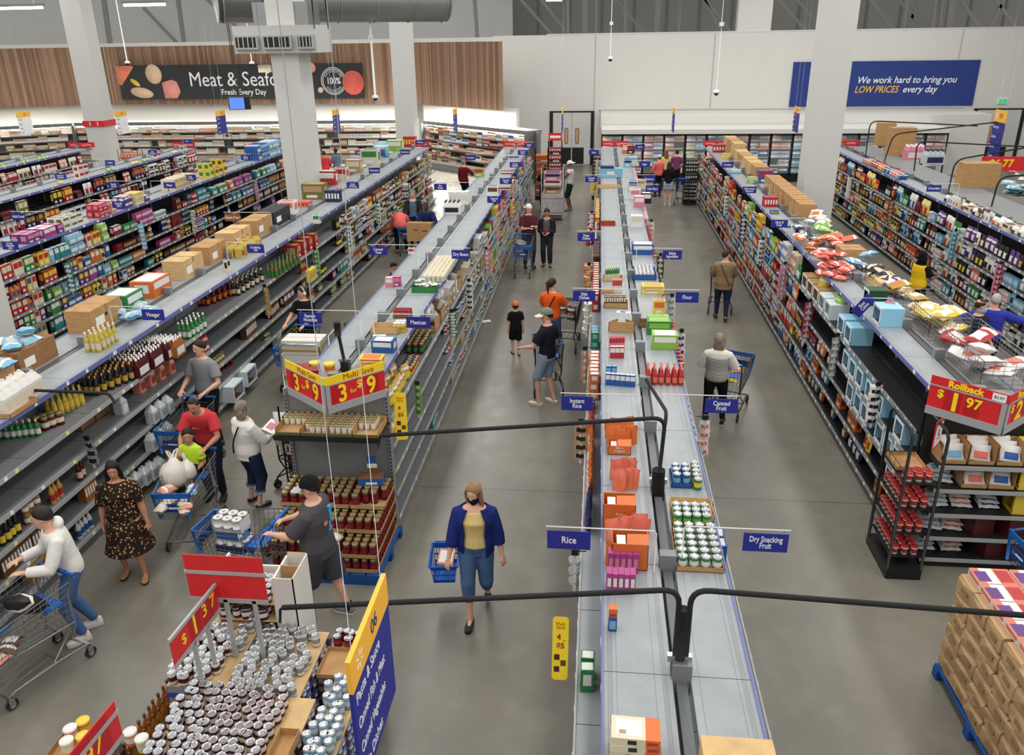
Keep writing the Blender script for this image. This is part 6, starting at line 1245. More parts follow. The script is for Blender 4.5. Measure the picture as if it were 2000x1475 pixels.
y = 8.3; e0, e1, e2 = gy(-30, 759, y), gy(205, 768, y), gy(226, 788, y); arm('black arm reaching in over the white vinegar jugs', e0.x, y, [('arm', [tuple(e0), tuple(e1), (e1.x+.05, y, e1.z-.02), tuple(e2)], .019), ('post', [(e0.x, y, 2.1), tuple(e0)], .019)], base=False)
for i, (u0, v0, u1, v1, u2, v2, yy) in enumerate(((1690, 308, 1700, 236, 1910, 246, 30.0), (1725, 322, 1745, 262, 1952, 238, 26.5), (1785, 335, 1792, 276, 2030, 288, 24.2), (1852, 375, 1866, 312, 2040, 282, 20.6), (1936, 405, 1952, 345, 2040, 340, 18.0))):
    a = gz(u0, v0, ZT); c, d = gy(u1, v1, a.y), gy(u2, v2, a.y); arm('thin black arched arm over the broad grey top, %s' % ('farthest', 'second farthest', 'before the pink bottle pack', 'before the tall double carton', 'nearest the camera')[i], a.x, a.y, [('arm', bend(tuple(a), tuple(c), tuple(d), k=.25), .02)], base=False)
# ------------------------------------------------------------------ end display of the Mexican shelving
t = thing('end_display', 'grey end panel with one black shelf of small jars in trays', 'display', (-3.15, 8.93, 0)); b_ = MB(); b_.box(-.63, .63, -.02, .03, .05, 2.0, BACKP); obj('back_panel', b_, t)
for s in (-1, 1):
    b_ = MB(); b_.box(s*.64-.02, s*.64+.02, -.05, .04, 0, 2.04, SHELF2)
    for k in range(36): b_.box(s*.64-.008, s*.64+.008, -.0515, -.05, .1+k*.052, .128+k*.052, BLACK)
    obj('upright', b_, t)
b_ = MB(); b_.box(-.66, .66, -.5, -.02, 1.58, 1.62, SHELFB); b_.box(-.66, .66, -.515, -.5, 1.56, 1.625, BLACK); obj('shelf', b_, t)
OLIVE = mat('tray_print', (86, 92, 56), .7)
for i in range(4):
    cx = -3.15-.48+.32*i; o = open_tray('jar_tray', 'cardboard tray %s, end display shelf' % ('first from the left, partly empty', 'second from the left, full of small jars', 'third from the left, full of small jars', 'at the right end, half empty')[i], 'tray', cx, 8.66, 1.622, .31, .44, .09, CARD, front=.04)
    m = MB(); m.box(-.155, .155, -.2215, -.22, 0, .04, OLIVE); obj('printed_front', m, o)
pr = proto('jar', 'cream', 'white', (.033, .105)); 
for i in range(4):
    for a in range(4):
        for c in range(6):
            if (i == 0 and (c < 3)) or (i == 3 and (c < 2 or a == 3)) or (i == 1 and c == 0 and a == 0): continue
            item('paste_jar', pr, (-3.15-.48+.32*i-.115+.077*a, 8.49+.07*c, 1.63), FRONT, 'small cream labelled jar in the trays on the end display shelf', 'jar', 'small cream jars on the end display shelf')
def promo(lab, apex, left, right, z0, z1, kind):
    """two-sided promotional board, apex towards the camera"""
    t = thing('promo_board', lab, 'sign', (apex[0], apex[1], z0)); H = z1-z0
    for s, e in ((-1, left), (1, right)):
        a = V3((apex[0], apex[1], 0)); c = V3((e[0], e[1], 0)); d = (c-a); L = d.length; d.normalize(); x = d if s > 0 else -d
        org = V3((0, 0, 0)) if s > 0 else d*L; rz = math.atan2(x.y, x.x); pn = obj('panel', MB().box(0, L, -.005, .005, .02, H*.72, PRED), t, org, (0, 0, rz))
        b_ = MB(); b_.box(0, L, -.02, .012, -.06, .03, RAILG); b_.box(0, L, -.012, .008, H*.71, H*.75, RAILG); b_.box((0 if s > 0 else L-.05), (.05 if s > 0 else L), -.016, .0, -.06, H*.75, RAILG); obj('frame', b_, pn)
        b_ = MB(); b_.box(.0, L, -.005, .005, H*.74, H, PYEL if kind == 'save' else PRED); hd = obj('header', b_, pn)
        b_ = MB(); f = math.pi/2
        if kind == 'save':
            text('lettering', 'Multi Save', .105, mat('promo_ink', (176, 40, 30), .6), hd, (L*.56, -.006, H*.865), (f, 0, 0), sx=.95)
            for i in range(6): q = math.pi*i/3+math.pi/6; b_.obox(Matrix.Translation((L*.13+.028*math.cos(q), -.006, H*.865+.028*math.sin(q))) @ Matrix.Rotation(-q, 4, 'Y'), .024, .002, .008, mat('spark', (252, 186, 40), .5))
            obj('emblem', b_, hd)
            for xx, ww in ((.2, .2), (.78, .22)): pn2 = obj('number_card', MB().box(L*(xx-ww/2), L*(xx+ww/2), -.008, -.005, .04, H*.7, PRED2), pn)
            text('numeral', '3', .3, PNUM, pn, (L*.27, -.009, H*.36), (f, 0, 0), sx=.85, bold=.006); text('numeral', '9', .3, PNUM, pn, (L*.76, -.009, H*.36), (f, 0, 0), sx=.85, bold=.006); text('numeral', '$', .14, PNUM, pn, (L*.56, -.009, H*.52), (f, 0, 0), bold=.003); text('numeral', 'for', .075, PNUM, pn, (L*.45, -.009, H*.36), (f, 0, 0))
        else:
            text('lettering', 'Rollback', .105, PNUM, hd, (L*.46, -.006, H*.865), (f, 0, 0), bold=.004)
            if s < 0: q2 = obj('price_card', MB().box(L*.8, L*.97, -.008, -.005, H*.76, H*.97, SWHITE), hd); text('lettering', '$2.97', .045, BLACK, q2, (L*.885, -.009, H*.86), (f, 0, 0))
            for xx, ww in ((.33, .22), (.58, .2)): obj('number_card', MB().box(L*(xx-ww/2), L*(xx+ww/2), -.008, -.005, .04, H*.7, PRED2), pn)
            text('numeral', '1' if s < 0 else '2', .3, PNUM, pn, (L*.36, -.009, H*.36), (f, 0, 0), bold=.008); text('numeral', '97', .16, PNUM, pn, (L*.6, -.009, H*.48), (f, 0, 0), bold=.004); text('numeral', '$', .13, PNUM, pn, (L*.16, -.009, H*.52), (f, 0, 0), bold=.003)
    b_ = MB(); b_.box(-.02, .02, .0, .6, H*.4, H*.44, RAILG); obj('bracket', b_, t); return t
promo('yellow and red two-sided Multi Save board above the small jars', (-3.05, 8.3), (-3.72, 8.86), (-2.5, 8.86), 2.05, 2.44, 'save')
promo('red two-sided Rollback board above the right end shelves', (4.38, 8.28), (3.79, 8.82), (4.98, 8.82), 2.06, 2.46, 'roll')
# goods on the top behind the Multi Save board
for (u, v, c, c2, lab) in ((612, 728, 'yellow', 'amber', 'yellow lidded noodle tub behind the Multi Save board, left one'), (641, 730, 'yellow', 'orange', 'yellow lidded noodle tub behind the Multi Save board, right one')):
    TUBLID[(c, c2)] = 'yellow'; p = gz(u, v, ZT); item('noodle_tub', proto('tub', c, c2, (.075, .12)), (p.x, p.y, p.z), FRONT, lab, 'tub', None)
for i, (u, v) in enumerate(((592, 738), (612, 745))): p = gz(u, v, ZT); item('noodle_pack', proto('packs', 'crimson', 'pink', (.17, .16, .14)), p, FRONT+.3, 'red wrapped noodle pack %s behind the Multi Save board' % ('farther left', 'nearer the tubs')[i], 'packets', None)
for k in range(3): p = gz(724, 722, ZT); item('taco_carton', proto('carton', 'yellow', 'orange', (.3, .2, .045)), (p.x, p.y, p.z+.048*k), FRONT+rnd.uniform(-.1, .1), 'flat yellow carton stacked behind the right half of the Multi Save board', 'box', 'flat yellow cartons behind the promo board')
p = gz(747, 690, ZT); item('taco_case', proto('carton', 'blue', 'white', (.3, .2, .17)), p, FRONT-.05, 'blue case with a white label on the shelf top before the Mexican sign', 'box', None)
p = gz(742, 665, ZT); row('taco_cup', 'tub', 'cream', 'white', 'small white lidded cup behind the blue case', 'small white cups behind the blue case', (728, 664), (752, 664), 4, dims=(.035, .06), rz=FRONT)
p = gz(752, 648, ZT); open_tray('taco_tray', 'torn cardboard tray with yellow jars near the Mexican sign', 'tray', p.x+.02, p.y, ZT+.002, .4, .25, .1, CARD3); row('salsa_jar', 'jar', 'yellow', 'gold', 'yellow jar beside the torn tray', 'yellow jars beside the torn tray', (770, 650), (790, 650), 3, rz=FRONT, inward=IN, rows=2, rstep=.1)
row('salsa_jar', 'jar', 'red', 'green', 'red salsa jar in the row behind the torn tray', 'red salsa jars behind the torn tray', (768, 622), (800, 622), 6, rz=FRONT, inward=IN, rows=2, rstep=.1, dims=(.035, .12))
p = gz(828, 572, ZT); open_tray('green_tray', 'green tray piled with white packets past the Mexican sign', 'tray', p.x, p.y+.15, ZT+.002, .42, .3, .1, P('green')); heap('bean_packet', 'pouch', 'white', 'lime', 'white and green packet heaped in the green tray', 'packets in the green tray', p.x, p.y+.18, ZT+.05, 9, .14, .1, (.14, .06, .17))
row('soup_cup', 'tub', 'white', 'cream', 'white cup in the large block beyond the green tray', 'block of white cups', (824, 550), (868, 550), 5, dims=(.045, .1), rz=FRONT, inward=IN, rows=14, rstep=.105)
for (u, v, c, c2, lab, dm) in ((760, 562, 'pink', 'white', 'pink and white carton on the ramen shelf top', (.13, .1, .17)), (775, 560, 'magenta', 'pink', 'pink carton behind the other on the ramen shelf top', (.13, .1, .17)), (803, 497, 'white', 'red', 'small white and red carton on the ramen shelf edge', (.12, .1, .12)), (935, 345, 'lime', 'red', 'green and red box on the shelf top near the Crackers sign', (.3, .2, .24)), (962, 385, 'white', 'brown', 'white patterned case beside the maroon sweater', (.3, .24, .28))):
    p = gz(u, v, ZT); item('noodle_carton', proto('carton', c, c2, dm), p, FRONT, lab, 'box', None)
p = gz(882, 418, ZT); item('water_jug_pack', proto('multipack', 'white', 'black', (.42, .3, .3)), p, FRONT, 'white bottle pack with black caps before the Flat Bread sign', 'multipack', None); p = gz(896, 400, ZT); item('white_pack', proto('packs', 'white', 'cream', (.5, .3, .32)), p, FRONT, 'large white pack behind the black capped pack', 'packets', None)
for (u, v, c, c2, lab, n) in ((985, 372, 'white', 'red', 'small labelled can near the Canned Fish sign', 5), (993, 340, 'red', 'white', 'small red can near the Canned Meat sign', 5), (1002, 310, 'white', 'blue', 'small white can near the Canned Vegetables sign', 5)):
    row('shelf_can', 'can', c, c2, lab, lab[:30], (u-14, v), (u+10, v), n, inward=IN, rows=3, rstep=.12, rz=FRONT, dims=(.05, .11), parts=False)
# ------------------------------------------------------------------ jars on the blue pallet
def pallet(lab, x0, x1, y0, y1):
    t = thing('pallet', lab, 'pallet', ((x0+x1)/2, (y0+y1)/2, 0)); w, d = (x1-x0)/2, (y1-y0)/2
    b_ = MB(); n = 7
    for i in range(n): a = -w+2*w*i/n; b_.box(a+.01, a+2*w/n-.01, -d, d, .115, .14, PALLET)
    obj('deck', b_, t)
    for yy in (-d, -.05, d-.1): obj('skid', MB().box(-w, w, yy, yy+.1, .0, .115, PALLET), t)
    return t
pallet('blue pallet under the sauce jars at the end display', -3.78, -2.42, 7.76, 8.86)
prj = proto('jar', 'wine', 'crimson', (.046, .17))
for tier, (z, yf) in enumerate(((.145, 7.8), (.335, 7.82), (.525, 8.06), (.715, 8.3))):
    rows_ = {0: 1, 1: 3, 2: 3, 3: 6}[tier]; side_rows = int((8.86-yf)/.098)
    for i in range(3):
        cx = -3.57+.44*i; open_tray('jar_case', 'shallow case of sauce jars, tier %s, %s' % (('one on the pallet', 'two', 'three', 'four on top')[tier], ('left', 'middle', 'right')[i]), 'tray', cx, (yf+8.86)/2, z-.003, .43, 8.86-yf, .055, CARD)
        for a in range(4):
            for c in range(side_rows):
                if c >= rows_ and not (i == 2 and a == 3): continue
                if tier == 3 and ((c == 0 and (i, a) in ((1, 0), (1, 1), (2, 1), (2, 2), (2, 3))) or (c == 1 and (i, a) == (2, 3))): continue
                item('pasta_jar', prj, (cx-.16+.106*a, yf+.055+.098*c-.044, z+.004), FRONT, 'red sauce jar with gold lid in the stepped stack on the blue pallet', 'jar', 'sauce jars on the blue pallet')
p = gz(724, 945, .9); t = thing('torn_box', 'torn blue and white carton lying on the sauce jars', 'box', (p.x, p.y+.05, .885), .1); b_ = MB(); b_.box(-.15, .15, -.08, .1, 0, .1, P('blue'), CARDIN); b_.box(-.06, .08, -.081, -.08, .02, .05, P('white')); obj('tray', b_, t); b_ = MB(); b_.box(-.05, .07, .06, .075, .05, .34, CARDIN); b_.box(-.05, .07, .058, .06, .24, .34, P('blue')); b_.box(-.05, .07, .057, .06, .18, .24, P('white')); obj('flap', b_, t)
m = MB(); loft(m, [(V3((0, 0, z)), V3((1, 0, 0)), V3((0, 1, 0)), r, r*.6) for z, r in ((0, .14), (.03, .2), (.06, .12), (.08, .03))], PLB, 11); tag(obj('plastic_wrap', m, None, (-3.1, 7.95, .5)), 'crumpled clear wrap on the lower sauce jars', 'plastic wrap')
for i in range(5): item('pasta_jar', prj, (-3.92-.1*(i % 2), 8.0+.1*i, .15+.0), FRONT, 'gold lidded jar in the column left of the stepped stack, behind the cap', 'jar', 'jars beside the stepped stack')
# yellow multi save strips
def strip(lab, p, w, h, rz=0.0, tilt=0.0):
    t = thing('price_strip', lab, 'sign', p, rz); T = [(-w/2+.02, 0), (w/2-.02, 0), (w/2, .02), (w/2, h-.02), (w/2-.02, h), (-w/2+.02, h), (-w/2, h-.02), (-w/2, .02)]
    M_ = frame_T(V3((1, 0, 0)), V3((0, 0, 1)), V3((0, -1, 0)), V3((0, 0, 0))); b_ = MB(); b_.prism(T, 0, .004, PYEL, M_); c_ = obj('card', b_, t, rot=(tilt, 0, 0)); f = math.pi/2; R2_ = mat('promo_ink', (176, 40, 30), .6)
    text('lettering', 'Multi\nSave', w*.3, R2_, c_, (0, -.0045, h*.86), (f, 0, 0), space=.75); text('lettering', '4', w*.5, R2_, c_, (-w*.1, -.0045, h*.68), (f, 0, 0), bold=.002); text('lettering', 'for', w*.14, R2_, c_, (w*.25, -.0045, h*.63), (f, 0, 0)); text('lettering', '$5', w*.48, R2_, c_, (0, -.0045, h*.54), (f, 0, 0), bold=.002)
    for i, (a, b2) in enumerate(((-.2, .36), (.2, .27), (-.2, .17))): obj('picture', MB().box(w*a-w*.17, w*a+w*.17, -.0048, -.004, h*b2-h*.045, h*b2+h*.045, P('wine' if i != 1 else 'brown')), c_)
strip('yellow Multi Save strip hanging beside the bare central shelf', (-.2, 5.15, 1.18), .13, .52, .0, -.35); strip('yellow Multi Save strip hung on the right of the small jar display', (-2.36, 8.95, 1.35), .15, .62, .1, -.1)
# clip strips hanging on the shelf fronts
def clip_strip(face, y, z, lab, c1, c2, kind, n, dims, step=.11):
    f = FACES.get(face) or {'CL': dict(x=-.05, s=-1), 'CR': dict(x=1.25, s=1)}[face]; s = f['s']; x = f['x']+s*.06; t = thing('clip_strip', lab, 'clip strip', (x, y, z), 0)
    b_ = MB(); b_.box(-.015, .015, -.002, .002, -step*n-.05, .05, mat('clear_strip', (212, 214, 214), .3)); b_.box(-.03, .03, -.03, .0, .03, .09, BLACK); b_.tube([(0, 0, .06), (-s*.1, 0, .06)], .006, 5, BLACK); obj('strip', b_, t); pr = proto(kind, c1, c2, dims)
    for k in range(n): obj('hanging_pack', pr[0][1], t, (0, -.005, -step*(k+1)), (rnd.uniform(-.1, .1), .12, FRONT+rnd.uniform(-.25, .25)))
for a in (('L', 10.3, 1.5, 'clip strip with a green brush by the bare Mexican shelves', 'lime', 'green', 'pouch', 4, (.09, .04, .12)), ('L', 13.2, 1.62, 'clip strip of dark green packs past the Mexican sign', 'green', 'white', 'bag', 4, (.14, .08, .13)), ('L', 15.2, 1.6, 'clip strip of white and black packs by the Dry Beans sign', 'white', 'black', 'pouch', 5, (.13, .05, .12)), ('L', 17.8, 1.6, 'clip strip of pale pink packs past Dry Beans', 'pink', 'white', 'pouch', 5, (.12, .05, .12)), ('L', 23.4, 1.7, 'clip strip of orange balls by the Canned Meat sign', 'orange', 'yellow', 'bag', 4, (.18, .12, .14)),
          ('CL', 8.3, 1.95, 'clip strip with wooden spoons by the Instant Rice sign', 'tan', 'black', 'pouch', 4, (.16, .04, .13)), ('CL', 10.9, 1.85, 'clip strip of silver packs by the blue and white row', 'grey', 'orange', 'pouch', 4, (.11, .05, .12)), ('CL', 12.9, 1.95, 'clip strip of white lids under the Side Dishes sign', 'white', 'cream', 'tub', 5, (.07, .1)), ('CL', 15.2, 1.95, 'clip strip of orange toys past the Side Dishes sign', 'orange', 'gold', 'bag', 4, (.17, .12, .16)), ('CL', 18.4, 1.9, 'clip strip of red toys under the Pasta Dishes sign', 'red', 'crimson', 'bag', 3, (.2, .14, .18)), ('CL', 20.2, 1.95, 'clip strip of red packs past the Pasta Dishes sign', 'crimson', 'white', 'bag', 4, (.18, .12, .16)), ('CL', 25.5, 1.95, 'clip strip of yellow packs by the Tomato Sauce sign', 'yellow', 'gold', 'pouch', 4, (.16, .08, .14)), ('CL', 6.05, 1.75, 'bunch of round steel strainers below the Rice sign', 'grey', 'white', 'tub', 3, (.06, .05)),
          ('CR', 8.6, 1.9, 'clip strip of white and pink packs beside Canned Fruit', 'white', 'coral', 'pouch', 4, (.13, .05, .12)), ('CR', 11.6, 1.9, 'clip strip of white packs past Canned Fruit', 'white', 'navy', 'pouch', 4, (.14, .05, .12)), ('CR', 13.4, 1.9, 'clip strip of white packs by the Flour sign', 'white', 'grey', 'pouch', 5, (.14, .05, .12)), ('CR', 16.2, 1.9, 'clip strip of brown packs past the Flour sign', 'brown', 'white', 'pouch', 4, (.14, .05, .12)), ('CR', 19.5, 1.9, 'clip strip of white boxes by the baking sign', 'white', 'tan', 'pouch', 4, (.14, .05, .12)),
          ('R', 10.4, 1.62, 'clip strip of white and black packs on the pale blue cartons', 'white', 'black', 'bag', 5, (.17, .09, .13)), ('R', 12.4, 1.6, 'clip strip of grey packs by the first pale blue cartons', 'grey', 'white', 'pouch', 6, (.13, .05, .11)), ('R', 14.2, 1.6, 'clip strip of red and blue packs before the Rice Cakes sign', 'red', 'sky', 'pouch', 6, (.16, .06, .12)), ('R', 16.4, 1.7, 'clip strip of pink packs past the Rice Cakes sign', 'pink', 'grey', 'pouch', 6, (.17, .06, .12)), ('R', 18.8, 1.65, 'clip strip of white and black packs under Nuts', 'white', 'brown', 'pouch', 5, (.15, .06, .12)), ('R', 21.4, 1.65, 'clip strip of navy packs past Nuts', 'navy', 'white', 'pouch', 5, (.15, .06, .12)), ('R', 24.4, 1.65, 'clip strip of green and white packs under Popcorn', 'white', 'green', 'pouch', 5, (.15, .06, .12)),
          ('R2', 17.2, 1.55, 'clip strip of pink packs by the employee in yellow', 'pink', 'crimson', 'pouch', 6, (.16, .06, .13)), ('R2', 19.6, 1.7, 'clip strip of pale teal packs on the candy shelving', 'sky', 'teal', 'pouch', 6, (.15, .06, .13)), ('R2', 24.0, 1.6, 'clip strip of brown sleeves on the candy shelving', 'brown', 'tan', 'pouch', 5, (.15, .06, .16)), ('R2', 28.2, 1.6, 'clip strip of white packs by the large right column', 'white', 'cream', 'pouch', 6, (.15, .06, .13)),
          ('FL', 8.6, 1.35, 'clip strip of steel strainers by the bare vinegar shelves', 'grey', 'black', 'pouch', 3, (.15, .04, .15)), ('FL', 14.6, 1.6, 'clip strip of wooden tools by the headphones', 'tan', 'gold', 'pouch', 5, (.12, .05, .14)), ('FL', 17.6, 1.6, 'clip strip of green and blue packs before Salad Dressing', 'lime', 'blue', 'pouch', 5, (.15, .06, .13)), ('FL', 20.2, 1.6, 'clip strip of white and blue packs by Salad Dressing', 'white', 'teal', 'pouch', 5, (.15, .06, .13)), ('FL', 23.2, 1.6, 'clip strip of white and green packs past Salad Dressing', 'white', 'green', 'pouch', 5, (.15, .06, .13)), ('2L', 16.6, 1.5, 'clip strip of teal packs before the granola shelves', 'teal', 'white', 'pouch', 6, (.18, .07, .13)), ('2L', 19.8, 1.7, 'clip strip of blue and white packs by the granola shelves', 'sky', 'white', 'pouch', 6, (.18, .07, .13)), ('2L', 22.6, 1.5, 'clip strip of cream cups by the water shelves', 'cream', 'grey', 'tub', 6, (.07, .1)), ('2L', 27.4, 1.6, 'clip strip of pink sleeves by the sports drinks', 'pink', 'grey', 'pouch', 6, (.16, .06, .13))): clip_strip(*a)
# ------------------------------------------------------------------ can display at the lower left
ZC = .9
pallet('blue pallet under the front block of cans', -3.75, -1.95, 4.0, 6.1)
STK = mat('printed_tray_blue', (58, 72, 150), .5); STM = mat('printed_tray_maroon', (96, 34, 40), .5)
def stack(lab, x0, x1, y0, y1, z1, m, z0=.145, n=6):
    b_ = MB(); h = (z1-z0)/n; w = (x1-x0)/2; d = (y1-y0)/2
    for i in range(n):
        b_.box(-w, w, -d, d, h*i+.004, h*(i+.42), m); b_.box(-w+.008, w-.008, -d+.008, d-.008, h*(i+.42), h*(i+1), P('grey'), CARD3)
        for k in range(int(2*d/.08)): b_.tube([(w-.03, -d+.04+.08*k, h*(i+.4)), (w-.03, -d+.04+.08*k, h*(i+1)-.02)], .036, 7, P('white') if k % 3 else P('wine'))
    tag(obj('tray_stack', b_, None, ((x0+x1)/2, (y0+y1)/2, z0)), lab, 'tray')
def can_field(lab, gr, x0, x1, y0, y1, z, c1, c2, skip=0.0, nm='soup_can', back=False, pitch=.079):
    pr = proto('can', c1, c2); nx, ny = int((x1-x0)/pitch), int((y1-y0)/pitch)
    for j in range(ny):
        for i in range(nx):
            if rnd.random() < skip: continue
            item(nm, pr, (x0+pitch*(i+.5)+rnd.uniform(-.003, .003), y0+pitch*(j+.5)-.038, z), FRONT+rnd.uniform(-1.2, 1.2), lab, 'can', gr)
stack('stack of printed trays under the front block of cans', -3.35, -2.24, 4.05, 5.08, ZC-.02, STM); stack('stack of blue printed trays under the middle cans', -3.02, -2.4, 5.1, 5.95, ZC-.06, STK); stack('stack of blue printed trays under the left cans', -3.6, -3.06, 5.1, 6.08, ZC-.02, STK); stack('stack of blue printed trays beside the 06 sign', -2.2, -1.93, 4.1, 5.4, ZC-.12, STK); stack('stack of maroon printed trays under the flat cardboard tray', -2.38, -1.95, 5.45, 6.05, ZC-.16, STM)
can_field('silver lidded can in the large front block at the bottom of the view', 'cans of the large front block', -3.34, -2.42, 4.06, 5.1, ZC-.01, 'wine', 'white'); can_field('silver lidded can in the long strip on the left of the display', 'cans of the left strip', -3.6, -3.2, 5.11, 5.88, ZC-.01, 'white', 'wine', .02); can_field('silver lidded can in the looser block behind the front one', 'cans of the looser middle block', -3.02, -2.4, 5.11, 5.95, ZC-.05, 'white', 'grey', .14)
can_field('pale labelled can in the right rows by the 06 sign', 'cans of the right rows', -2.2, -1.93, 4.12, 5.4, ZC-.11, 'sky', 'white', .1); can_field('dark labelled can behind the flat cardboard tray', 'cans behind the flat tray', -2.36, -1.97, 5.84, 6.04, ZC-.15, 'wine', 'red'); can_field('silver lidded can standing along the empty strip tray', 'cans along the empty strip tray', -3.2, -3.1, 5.5, 6.0, ZC-.01, 'white', 'grey')
open_tray('strip_tray', 'long empty cardboard tray beside the left strip of cans', 'tray', -3.4, 5.98, ZC-.015, .4, .24, .06, CARD3, rz=.0); open_tray('flat_can_tray', 'flat cardboard tray with a single can right of the white tower', 'tray', -2.17, 5.62, ZC-.15, .42, .36, .05, CARD); item('soup_can', proto('can', 'wine', 'red'), (-2.1, 5.62, ZC-.14), FRONT, 'single maroon can on the flat cardboard tray', 'can', None)
open_tray('side_tray', 'empty cardboard tray at the right of the front block', 'tray', -2.32, 4.42, ZC-.015, .16, .5, .08, CARD)
CAPS[('amber', 'gold')] = 'brown'
run('amber_bottle', 'bottle', 'amber', 'gold', 'brown capped amber bottle in the double row along the can display', 'amber bottles along the can display', (-3.68, 4.1, .42), (-3.68, 5.7, .42), 20, (-1, 0, 0), 2, .085, dims=(.034, .26), rz=FRONT); stack('stack of trays under the amber bottles', -3.86, -3.62, 4.05, 5.75, .415, STK, n=2)
# white carton tower of cans
t = thing('carton_tower', 'white carton tower with open front shelves of cans behind the red boards', 'display', (-3.1, 6.12, 0)); WC = mat('white_card', (222, 220, 214), .6); b_ = MB()
b_.box(-.38, -.36, -.2, .2, 0, 1.42, WC); b_.box(.2, .22, -.2, .2, 0, 1.42, WC); b_.box(-.36, .2, .18, .2, 0, 1.3, WC); obj('shell', b_, t); b_ = MB()
b_.box(.22, .42, -.22, -.21, 0, 1.46, WC); b_.box(.41, .42, -.22, .2, 0, 1.46, WC); b_.box(.22, .42, .19, .2, 0, 1.46, WC, CARD); b_.box(.225, .405, -.01, .0, 0, 1.45, CARD); obj('side_sleeve', b_, t)
for z in (.95, 1.15): obj('shelf', MB().box(-.36, .2, -.2, .18, z-.012, z, CARD3), t)
for z, nm in ((.95, 'lower'), (1.15, 'upper')): can_field('maroon can on the %s shelf of the white carton tower' % nm, 'cans on the %s tower shelf' % nm, -3.44, -2.92, 5.93, 6.26 if z > 1 else 6.1, z+.002, 'wine', 'white')
def stand_board(lab, a, c, z0, z1, posts, txt=None, face=-1, strip_z=None):
    a, c = V3(a), V3(c); d = c-a; L = d.length; t = thing('price_board', lab, 'sign', (a.x, a.y, z0), math.atan2(d.y, d.x)); H = z1-z0
    pn = obj('panel', MB().box(0, L, -.004, .004, 0, H, PRED), t); b_ = MB()
    b_.box(0, L, -.012, .008, -.03, .012, RAILG); z_ = strip_z if strip_z is not None else H
    b_.box(-.01, L+.01, -.014, .008, z_-.012, z_+.02, RAILG); obj('frame', b_, t)
    for p in posts: obj('post', MB().box(L*p-.018, L*p+.018, -.012, .012, .85-z0 if z0 > .9 else 0, 0, RAILG), t)
    if txt:
        f = math.pi/2; k = -.0055
        for x0, x1 in ((.36, .62), (.64, .86)): obj('number_card', MB().box(L*x0, L*x1, -.0052, -.004, .01, H-.015, PRED2), pn)
        for s, xx, zz, sz in txt: text('numeral', s, sz, PNUM, pn, (L*xx, k-.001, H*zz), (f, 0, 0), bold=.001)
a, c = gy(373, 1166, 5.5), gy(523, 1168, 5.5); stand_board('blank red board standing behind the white carton tower', (a.x, a.y, 0), (c.x, c.y, 0), a.z, gy(364, 1083, 5.5).z, (.45, .82), strip_z=.27)
stand_board('red board reading 1.37 along the edge of the can display', (-3.25, 4.78, 0), (-3.2, 5.5, 0), 1.42, 1.67, (.4, .7), (('$', .24, .5, .13), ('1', .47, .5, .27), ('3', .69, .6, .17), ('7', .87, .6, .17)))
p = gz(222, 1370, 1.62); stand_board('red board reading 97 at the bottom left corner', (p.x-.06, p.y-.75, 0), (p.x, p.y, 0), 1.3, 1.62, (), (('97', .62, .45, .2),), strip_z=.22)
for i, (u, v, c1, c2) in enumerate(((135, 1455, 'orange', 'white'), (160, 1440, 'orange', 'yellow'), (128, 1480, 'yellow', 'white'), (160, 1470, 'yellow', 'orange'), (252, 1462, 'orange', 'white'), (275, 1475, 'yellow', 'white'))):
    p = gz(u, v, .8); item('snack_tub', proto('tub', c1, c2, (.055, .13)), p, FRONT, '%s tub with %s lid at the bottom left, %s' % (c1, c2, ('leftmost', 'second', 'lowest left', 'lowest middle', 'right of the red board', 'rightmost')[i]), 'tub', None)
open_tray('tub_tray', 'cardboard tray under the tubs at the bottom left corner', 'tray', gz(150, 1480, .78).x, gz(150, 1480, .78).y, .74, .5, .45, .06, CARD); stack('stack of trays below the tubs at the bottom left', gz(150, 1480, .78).x-.25, gz(150, 1480, .78).x+.25, gz(150, 1480, .78).y-.22, gz(150, 1480, .78).y+.22, .73, STM, 0.0)
# ------------------------------------------------------------------ paper sacks on the right
pallet('blue pallet under the stack of brown paper sacks', 3.5, 4.85, 5.2, 6.82)
KP = mat('kraft_paper', (186, 152, 112), .75, noise=.12, nscale=9, bump=.5)
for lv in range(6):
    for i in range(5):
        for j in range(3):
            if not (j == 0 or lv == 5 or i in (0, 4)): continue
            b_ = MB(); w, d, h = .215, .155, .09; v = []
            for zz, k in ((-h, .93), (-h*.6, 1), (h*.6, 1), (h, .92)): v += [(sx*w*k+rnd.uniform(-.012, .012), sy*d*k+rnd.uniform(-.012, .012), zz) for sx, sy in ((-1, -1), (0, -1.02), (1, -1), (1.02, 0), (1, 1), (0, 1.02), (-1, 1), (-1.02, 0))]
            b_.add(v, [tuple(range(8))[::-1], tuple(range(24, 32))]+[(r*8+q, r*8+(q+1) % 8, r*8+8+(q+1) % 8, r*8+8+q) for r in range(3) for q in range(8)], KP, False); b_.box(-w-.012, -w-.009, -.09, .03, -.02, .03, TAPE)
            tag(obj('paper_sack', b_, None, (3.74+.43*j, 5.38+.315*i+(.02 if lv % 2 else 0), .24+.182*lv), (0, 0, rnd.uniform(-.05, .05))), 'brown paper sack in the stack on the right blue pallet', 'sack', 'paper sacks on the right pallet')
prr = MB(); prr.box(-.17, .17, -.12, .12, 0, .07, P('white'), P('coral')); prr.box(-.1, .02, -.13*.9, .13*.9, .07, .0706, P('white')); prr.box(-.16, -.05, -.09, .07, .0706, .071, P('purple')); prr.box(.03, .15, -.09, .09, .0706, .071, P('red')); prr.box(-.1705, -.17, -.1, .1, .015, .055, P('coral')); prr.box(-.15, .1, -.1206, -.12, .012, .058, P('navy')); rb = prr.mesh('flat_red_box')
